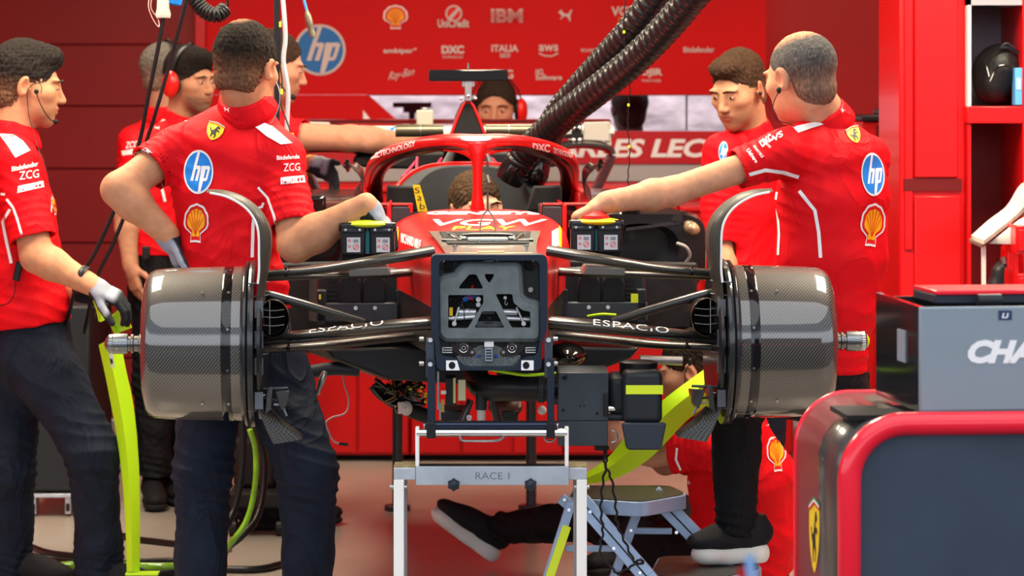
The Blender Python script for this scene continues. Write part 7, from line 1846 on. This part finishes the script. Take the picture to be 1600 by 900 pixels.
decal('white_shoulder_panel', [(P2([q(*p) for p in ((-4, 304), (40, 308), (68, 326), (90, 354), (46, 376), (20, 335))]), WHITE)], sB, sh)
for pts, w in (([(20, 500), (40, 526), (52, 560), (70, 622)], 3.8), ([(3, 485), (16, 486)], 4), ([(30, 530), (8, 568), (20, 630), (34, 692)], 4.6), ([(158, 478), (152, 540)], 1.8)):
    decal('white_piping', [(strip([q(*p) for p in pts], w), WHITE)], sB, sh)
decal('scallop_logo', shell_logo(q(163, 512), 5, 17, -.1), sB, sh)
decal('sleeve_lettering', [(T('Bitdefender', q(35, 418), (41, -9), (0, -8), bold=.025), WHITE), (T('ZCG', q(58, 443), (30, -4), (0, -13), bold=.0), WHITE), (P2([q(52, 482), q(54, 462), q(128, 446), q(131, 464), q(70, 478)], [q(60, 477), q(60, 468), q(126, 454), q(127, 463), q(72, 474)]), WHITE), (T('PIRELLI', q(62, 477), (33, -6.5), (0, -6), bold=.05), WHITE)], sB, sh, maxlen=4)
MB().tube(smoothpath([W(57, 143, 1.38), W(60, 155, 1.38), W(68, 172, 1.39), W(78, 186, 1.41), W(85, 190, 1.43)], 6), .0018, 8).put('microphone_boom', BLACK, m1['root'])
MB().sph(W(87, 190, 1.43), (.009, .008, .008), 12).put('microphone', BLACKM, m1['root'])
MB().sph(W(57, 143, 1.385), (.008, .006, .009), 12).put('earpiece', BLACK, m1['root'])
MB().tube(smoothpath([W(64, 146, 1.385), W(65, 136, 1.385), W(60, 130, 1.385), W(50, 133, 1.39), W(43, 142, 1.39), W(43, 160, 1.39), W(46, 185, 1.37), W(53, 208, 1.36), W(60, 232, 1.34), W(70, 258, 1.32), W(80, 290, 1.32)], 6), .0014, 6).put('earpiece_wire', BLACK, m1['root'])
MB().box(W(28, 424, 1.31), (.022, .014, .062), Matrix.Rotation(math.radians(12), 3, 'Y')).put('clip_radio', BLACK, m1['root'], bev=.004)
MB().tube(smoothpath([W(38, 395, 1.31), W(33, 410, 1.30)], 4), .0018, 6).put('radio_wire', BLACK, m1['root'])
MB().tube(smoothpath([W(24, 440, 1.31), W(22, 460, 1.31), W(12, 474, 1.32), W(-4, 478, 1.34)], 4), .0018, 6).put('radio_wire', BLACK, m1['root'])
c = W(137, 437, 1.225); ax_ = (W(144, 446, 1.22)-W(58, 400, 1.26)).normalized(); u = ax_.orthogonal().normalized(); v = ax_.cross(u)
MB().tube([c-ax_*.02+u*.0345*math.cos(k*math.pi/12)+v*.0345*math.sin(k*math.pi/12) for k in range(24)], [(.011, .003)]*24, 8, ax=tuple(ax_), closed=True, caps=False).put('wrist_strap', BLACK, m1['root'])

# ---- man in the right background looking down
mr = person('brown-haired person with stubble looking down, in the right background behind the outstretched arm',
    (1160, 885, 2.1), ((1154, 142, 2.0), 140, -20, 0, 1.06), (1170, 212, 2.07),
    [((1162, 262, 2.07), .160, .11), ((1158, 330, 2.05), .158, .115), ((1156, 420, 2.05), .150, .115), ((1156, 520, 2.05), .15, .115)],
    [dict(s=(1128, 238, 1.98), e=(1124, 392, 1.93), w=(1148, 470, 1.80), t=.92, rs=.06, re=.062, hand=dict(d=(.6, -.4, -.6), n=(0, 0, -1), t=(0, -1, 0), curl=(30, 30, 20))),
     dict(s=(1208, 240, 2.16), e=(1214, 390, 2.12), w=(1190, 466, 1.95), t=.9, rs=.06, re=.064, hand=dict(d=(-.3, -.4, -.6), n=(0, 0, -1), t=(0, -1, 0), curl=(30, 30, 20)))],
    legs=dict(pelvis=(1158, 560, 2.08), legs=[dict(h=(1130, 590, 2.05), k=(1128, 730, 2.05), a=(1126, 862, 2.1)), dict(h=(1190, 590, 2.1), k=(1192, 730, 2.1), a=(1194, 862, 2.15))]),
    hair=dict(col=(.060, .030, .016), hl=.088, thick=.006, top=.014, seed=12, puff=.006, stubble=.5), seed=12, skin=(.52, .25, .14), eye=True)
sh = mr['shirt']; sB = bvh_of([sh])
decal('chest_shield', [(P2([(1180, 216), (1196, 212), (1196, 230), (1182, 232)]), YEL)], sB, sh)
decal('chest_round_logo', hp_logo((1130, 236), 7, 15, .1), sB, sh)
decal('white_piping', [(strip([(1110, 206), (1122, 200), (1132, 198)], 4), WHITE)], sB, sh)
MB().sph(W(1188, 146, 1.93), (.007, .006, .008), 12).put('earpiece', BLACK, mr['root'])

# ---- ear defender helper
def ear_defender(root, c, R, s, side, m=SHR, logo=None):
    L = lambda x, y, z: Vector(c+R @ (V3(x, y, z)*s)); Rm = Matrix(R.tolist())
    cup = MB().sph(L(side*.098, -.008, -.004), (.026*s, .038*s, .050*s), 22, Rm).put('ear_cup', m, root)
    MB().sph(L(side*.084, -.008, -.004), (.014*s, .036*s, .046*s), 20, Rm).put('ear_cushion', BLACK, cup)
    return cup
def headband(root, c, R, s):
    L = lambda x, y, z: Vector(c+R @ (V3(x, y, z)*s))
    pts = [L(.100*math.sin(a), -.01, .010+.125*math.cos(a)) for a in [math.radians(-88+176*i/20) for i in range(21)]]
    return MB().tube(pts, [(.004, .013)]*21, 10, ax=tuple(R[:, 0])).put('headband', BLACK, root)
# ---- bearded man with red ear defenders, left background
ml = person('dark-haired bearded person with red ear defenders in the left background, arm hanging down',
    (262, 770, 3.4), ((298, 128, 3.4), -128, -6, 3, 1.02), (284, 192, 3.45),
    [((272, 238, 3.45), .175, .115), ((266, 300, 3.45), .165, .12), ((262, 370, 3.43), .155, .115), ((260, 404, 3.42), .155, .115)],
    [dict(s=(216, 236, 3.36), e=(196, 335, 3.32), w=(204, 415, 3.26), t=.80, rs=.066, re=.062, rf=.044, hand=dict(d=(.25, -.1, -1), n=(.8, .5, 0), t=(.3, -.9, -.1), curl=(22, 25, 20), s=1.08)),
     dict(s=(334, 240, 3.6), e=(352, 340, 3.6), w=(340, 410, 3.5), t=.7, rs=.066, re=.062)],
    legs=dict(pelvis=(260, 440, 3.42), legs=[dict(h=(240, 460, 3.4), k=(238, 600, 3.38), a=(243, 742, 3.42), r=(.09, .075, .065, .07), shoe=(V3((W(236, 0, 3.48).x, 3.48, 0)), V3((W(258, 0, 3.48).x, 3.22, 0)), (0, 0, 1)), sk=dict(ms=BLACKM)), dict(h=(290, 460, 3.5), k=(292, 600, 3.5), a=(268, 742, 3.55), r=(.09, .075, .065, .07), shoe=(V3((W(262, 0, 3.6).x, 3.6, 0)), V3((W(296, 0, 3.6).x, 3.36, 0)), (0, 0, 1)), sk=dict(ms=BLACKM))]),
    hair=dict(col=(.014, .010, .008), hl=.078, thick=.012, top=.020, seed=14, puff=.012, stubble=.75), pants=M_BPANTS, seed=14, skin=(.46, .22, .13), eye=True, amp=.005)
Rl = rotz(-128) @ rotx(-6) @ roty(3); cl = Wn((298, 128, 3.4))
for sd in (-1, 1): ear_defender(ml['root'], cl, Rl, 1.05, sd, mat('ear_red', (.70, .012, .008), .3, coat=.3))
headband(ml['root'], cl, Rl, 1.05)
sh = ml['shirt']; sB = bvh_of([sh])
decal('sleeve_lettering', [(T('ZCG', (196, 232), (18, -2), (2, -10), bold=.01), WHITE), (P2([(190, 236), (214, 232), (214, 240), (192, 243)]), WHITE)], sB, sh)
decal('white_piping', [(strip([(220, 200), (240, 192), (258, 186)], 3.5), WHITE)], sB, sh)
decal('white_piping', [(strip([(250, 268), (252, 290), (258, 315)], 4), WHITE)], sB, sh)
decal('leaping_cat_logo', puma_logo((246, 200), 7, 4, WHITE), sB, sh)
# radio box on the hip
MB().box(W(228, 395, 3.25), (.03, .02, .05)).put('belt_radio', BLACK, ml['root'], bev=.004)
# ---- grey-haired colleague behind him
mg = person('grey-haired person with ear defenders mostly hidden behind the bearded person',
    (258, 730, 4.3), ((262, 116, 4.3), -60, -4, 0, 1.04), (258, 182, 4.32),
    [((260, 230, 4.32), .17, .11), ((262, 330, 4.32), .155, .11), ((262, 400, 4.32), .155, .11)],
    [dict(s=(208, 222, 4.3), e=(200, 310, 4.3), w=(212, 380, 4.2), t=.7, rs=.06, re=.06), dict(s=(306, 222, 4.4), e=(312, 310, 4.4), w=(300, 380, 4.3), t=.7, rs=.06, re=.06)],
    legs=dict(pelvis=(262, 430, 4.32), legs=[dict(h=(244, 450, 4.3), k=(244, 580, 4.3), a=(244, 712, 4.3)), dict(h=(282, 450, 4.35), k=(282, 580, 4.35), a=(282, 712, 4.35))]),
    hair=dict(col=(.16, .14, .12), hl=.05, thick=.008, top=.010, seed=16), pants=M_BPANTS, seed=16, skin=(.52, .26, .17), res=.006, clothes_res=.008)
cg = Wn((262, 116, 4.3)); Rg = rotz(-60) @ rotx(-4)
for sd in (-1, 1): ear_defender(mg['root'], cg, Rg, 1.05, sd, mat('ear_red', (.70, .012, .008), .3, coat=.3))
headband(mg['root'], cg, Rg, 1.05)
# ---- person reaching to the rear wing
mw = person('person in profile left of the blue round logo, stretching a bare forearm to the right',
    (425, 835, 2.8), ((430, 106, 2.8), -84, -14, 0, 1.08), (420, 186, 2.85),
    [((420, 232, 2.85), .175, .115), ((418, 300, 2.85), .165, .12), ((416, 400, 2.85), .155, .115)],
    [dict(s=(438, 212, 2.68), e=(548, 216, 2.60), w=(662, 224, 2.66), t=.36, rs=.066, re=.066, ra=.050, rf=.046, rw=.030, hand=dict(d=(1, .1, .0), n=(0, 0, -1), t=(0, .9, .2), curl=(15, 25, 20))),
     dict(s=(428, 222, 3.0), e=(462, 262, 3.0), w=(490, 256, 2.8), t=.8, rs=.064, re=.060, hand=dict(d=(.7, -.6, -.3), n=(0, 0, -1), t=(0, 0, 1), curl=(30, 30, 20)))],
    legs=dict(pelvis=(416, 440, 2.85), legs=[dict(h=(396, 470, 2.8), k=(396, 640, 2.8), a=(396, 810, 2.8)), dict(h=(440, 470, 2.9), k=(440, 640, 2.9), a=(440, 815, 2.9))]),
    hair=dict(col=(.045, .022, .014), hl=.088, thick=.008, top=.010, seed=18, stubble=.3), seed=18, skin=(.50, .23, .14), eye=True, gloves=[1], res=.0045)
MB().tube(smoothpath([W(430, 118, 2.66), W(444, 140, 2.66), W(456, 152, 2.68)], 5), .003, 8).put('microphone_boom', BLACK, mw['root']); MB().sph(W(458, 152, 2.68), .011, 10).put('microphone', BLACKM, mw['root'])
# ---- man behind the air box
mc = person('person with black headband and red ear defender seen behind the air box of the car',
    (772, 683, 5.62), ((775, 172, 5.58), 176, -8, 0, 1.20), (778, 240, 5.62),
    [((778, 285, 5.62), .17, .11), ((778, 360, 5.62), .155, .11), ((778, 420, 5.62), .155, .11)],
    [dict(s=(728, 270, 5.58), e=(722, 345, 5.58), w=(730, 410, 5.50), t=.7, rs=.06, re=.06), dict(s=(828, 270, 5.58), e=(834, 345, 5.58), w=(826, 410, 5.50), t=.7, rs=.06, re=.06)],
    legs=dict(pelvis=(778, 450, 5.62), legs=[dict(h=(758, 462, 5.62), k=(758, 560, 5.62), a=(758, 662, 5.62)), dict(h=(798, 462, 5.62), k=(798, 560, 5.62), a=(798, 662, 5.62))]),
    hair=dict(col=(.035, .022, .014), hl=.088, thick=.008, top=.010, seed=20), seed=20, skin=(.50, .23, .14), eye=True, res=.005, clothes_res=.008)
cc_ = Wn((775, 172, 5.58)); Rc = rotz(176) @ rotx(-8)
ear_defender(mc['root'], cc_, Rc, 1.20, -1, mat('ear_red', (.70, .012, .008), .3, coat=.3)); ear_defender(mc['root'], cc_, Rc, 1.20, 1, BLACK); headband(mc['root'], cc_, Rc, 1.21)
# ---- head in the cockpit
mk = person('person down in the cockpit, only brown hair and eyes showing above the red hood',
    (735, 500, 1.6), ((745, 330, 1.42), -158, -2, 4, 1.0), (738, 388, 1.50),
    [((738, 425, 1.55), .16, .11), ((738, 470, 1.6), .155, .11), ((738, 500, 1.6), .15, .11)],
    [dict(s=(672, 425, 1.52), e=(668, 478, 1.42), w=(690, 470, 1.22), t=.6, rs=.055, re=.055), dict(s=(806, 425, 1.52), e=(808, 478, 1.42), w=(790, 470, 1.22), t=.6, rs=.055, re=.055)],
    hair=dict(col=(.075, .042, .022), hl=.080, thick=.010, top=.010, seed=22, rough=.003), seed=22, skin=(.62, .33, .21), eye=True, res=.0038)
# ---- person sitting on the floor behind the ladder
ms = person('person sitting on the floor behind the step ladder, one leg stretched to the left',
    (1140, 950, 1.15), ((1082, 584, 1.02), 76, -14, 4, 1.02), (1112, 652, 1.08),
    [((1138, 690, 1.10), .155, .135), ((1160, 750, 1.12), .160, .165), ((1166, 830, 1.15), .160, .165), ((1162, 895, 1.15), .155, .155)],
    [dict(s=(1104, 700, .93), e=(1022, 706, .98), w=(964, 690, 1.02), t=.66, rs=.066, re=.070, ra=.046, rf=.044, hand=dict(d=(-.3, .1, .9), n=(.3, .8, 0), t=(-.9, -.3, 0), curl=(25, 30, 20))),
     dict(s=(1110, 706, 1.28), e=(1040, 720, 1.42), w=(1000, 680, 1.3), t=.6, rs=.062, re=.062, hand=dict(d=(-.8, -.2, .4), n=(-.3, -.8, 0), t=(0, .3, .9), curl=(25, 30, 20)))],
    legs=dict(pelvis=(1150, 900, 1.15), pw=.16, pd=.13, legs=[dict(h=(1100, 888, 1.12), k=(930, 812, 1.60), a=(778, 826, 1.95), r=(.085, .070, .062, .052), shoe=(V3(W(770, 881, 1.97)), V3(W(668, 808, 1.97)), (.55, 0, .84)), sk=dict(label='black running shoe with silver curved stripes and white sole', sole_t=.050)), dict(h=(1110, 885, 1.25), k=(1048, 800, 1.75), a=(975, 862, 1.90), r=(.085, .070, .060, .052), shoe=(V3((W(992, 0, 1.92).x, 1.92, 0)), V3((W(918, 0, 1.7).x, 1.70, .01)), (0, 0, 1)), sk=dict(ms=BLACKM))]),
    hair=dict(col=(.022, .014, .010), thick=.010, top=.014, seed=24, back=-.07), pants=M_BPANTS, seed=24, skin=(.58, .30, .20), shirt_side=(.05, 1, 0), eye=True)
sh = ms['shirt']; sB = bvh_of([sh])
decal('scallop_logo', shell_logo((1213, 709), 14, 26, -.1), sB, sh)
decal('round_logo', hp_logo((1204, 655), 9, 17, -.1), sB, sh)
decal('white_piping', [(strip([(1058, 700), (1056, 718), (1066, 740), (1078, 756)], 3.5), WHITE)], sB, sh)
sb = bvh_of([o for o in bpy.data.objects if o.parent == ms['root'] and o.name.startswith('shoe')])
for k in range(3): decal('shoe_stripe', [(strip([(686+k*3, 826-k*1+k*5), (704+k*2, 828+k*4), (726, 838+k*2), (745, 850)], [1.8, 2.2, 2, 1]), mat('silver_print', (.6, .62, .66), .4))], sb, ms['root'])
MB().sph(W(1078, 566, .90), (.007, .006, .012), 12).put('earpiece', BLACK, ms['root'])
MB().tube(smoothpath([W(1078, 566, .90), W(1071, 580, .90), W(1070, 600, .91), W(1072, 622, .93)], 5), .0014, 6).put('earpiece_wire', BLACK, ms['root'])
# ---- person half hidden behind the locker
mh = person('person almost hidden behind the tall red locker, only one sleeve and forearm visible',
    (1432, 772, 3.5), ((1440, 140, 3.5), 60, -5, 0, 1.05), (1444, 202, 3.55),
    [((1444, 245, 3.55), .16, .11), ((1444, 320, 3.55), .15, .11), ((1444, 400, 3.55), .15, .11)],
    [dict(s=(1402, 236, 3.5), e=(1391, 320, 3.4), w=(1396, 375, 3.25), t=.75, rs=.062, re=.062, hand=dict(d=(0, -.5, -.8), n=(1, 0, 0), t=(0, -.8, .3), curl=(30, 30, 20))), dict(s=(1492, 236, 3.6), e=(1496, 320, 3.6), w=(1486, 390, 3.5), t=.7, rs=.06, re=.06)],
    legs=dict(pelvis=(1444, 430, 3.55), legs=[dict(h=(1426, 450, 3.55), k=(1426, 600, 3.55), a=(1426, 752, 3.55)), dict(h=(1464, 450, 3.55), k=(1464, 600, 3.55), a=(1464, 752, 3.55))]),
    hair=dict(col=(.02, .015, .01), seed=26), pants=M_BPANTS, seed=26, res=.006, clothes_res=.008)
sB = bvh_of([mh['shirt']])
decal('sleeve_lettering', [(P2([(1379, 228), (1391, 224), (1391, 230), (1379, 235)]), WHITE), (P2([(1377, 240), (1384, 238), (1384, 250), (1377, 252)]), WHITE), (strip([(1388, 205), (1398, 198), (1404, 196)], 4), WHITE)], sB, mh['shirt'])
decal('white_piping', [(strip([(1392, 290), (1398, 268), (1404, 260)], 4), WHITE)], sB, mh['shirt'])
# ---- figure in silhouette behind the rear opening, its shade put into the skin colour
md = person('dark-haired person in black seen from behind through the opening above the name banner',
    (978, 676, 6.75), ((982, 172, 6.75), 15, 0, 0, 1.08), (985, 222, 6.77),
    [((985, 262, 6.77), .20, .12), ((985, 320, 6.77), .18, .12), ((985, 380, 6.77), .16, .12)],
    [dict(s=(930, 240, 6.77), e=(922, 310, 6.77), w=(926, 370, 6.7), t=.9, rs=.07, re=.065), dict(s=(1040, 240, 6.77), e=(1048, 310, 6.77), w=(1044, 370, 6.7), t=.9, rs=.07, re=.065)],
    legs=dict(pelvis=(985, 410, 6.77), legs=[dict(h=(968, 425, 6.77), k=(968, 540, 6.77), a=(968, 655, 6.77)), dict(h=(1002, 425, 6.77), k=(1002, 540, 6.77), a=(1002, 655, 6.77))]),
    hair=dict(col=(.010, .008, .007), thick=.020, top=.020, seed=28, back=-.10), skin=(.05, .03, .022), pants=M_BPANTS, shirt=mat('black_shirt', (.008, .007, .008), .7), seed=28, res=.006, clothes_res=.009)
# ------------------------------------------------------------------ loose pieces become parts of their own
def split_loose(o, base):
    me = o.data; bm = bmesh.new(); bm.from_mesh(me); bm.faces.ensure_lookup_table(); bm.verts.ensure_lookup_table()
    seen = set(); comps = []
    for f in bm.faces:
        if f.index in seen: continue
        st = [f]; seen.add(f.index); c = []
        while st:
            g = st.pop(); c.append(g.index)
            for v in g.verts:
                for h in v.link_faces:
                    if h.index not in seen: seen.add(h.index); st.append(h)
        comps.append(c)
    if len(comps) < 2: bm.free(); return
    for c in comps:
        vs = {}; co = []; fs = []
        for fi in c:
            r = []
            for v in bm.faces[fi].verts:
                if v.index not in vs: vs[v.index] = len(co); co.append(tuple(v.co))
                r.append(vs[v.index])
            fs.append(r)
        m2_ = bpy.data.meshes.new(base); m2_.from_pydata(co, [], fs); uvl = m2_.uv_layers.new(name='uv')
        m2_.transform(Matrix.Translation(wm(o).to_translation()))
        n = link(base, m2_, [m for m in me.materials], o.parent, sharp=40)
        if o.modifiers.get('bevel'):
            b = n.modifiers.new('bevel', 'BEVEL'); b.width = o.modifiers['bevel'].width; b.segments = 2; b.limit_method = 'ANGLE'
    bm.free(); bpy.data.objects.remove(o)
SPLIT = dict(rivets='rivet', duct_wires='duct_wire', master_cylinders='master_cylinder', floor_block='floor_block', loop_cable='loop_cable', slot_clip='slot_clip', bleed_screws='bleed_screw', white_rings='white_ring', pack_screws='pack_screw', screw_holes='screw_hole', ledge_screw='ledge_screw', side_bolt='side_bolt', scoop_grille='scoop_grille', lower_winglet='lower_winglet', winglet_bracket='winglet_bracket', yellow_plug='yellow_plug', connector_pins='connector_pin', insert_fixings='insert_fixing', side_rails='side_rail', louvres='louvre', mast_flag='mast_flag', pale_pipe='pale_pipe', roll_hoop_strut='roll_hoop_strut', front_strip='front_strip', wiring='wire', white_cap='white_cap')
for o in list(bpy.data.objects):
    b = o.name.split('.')[0]
    if o.type == 'MESH' and b in SPLIT: split_loose(o, SPLIT[b])
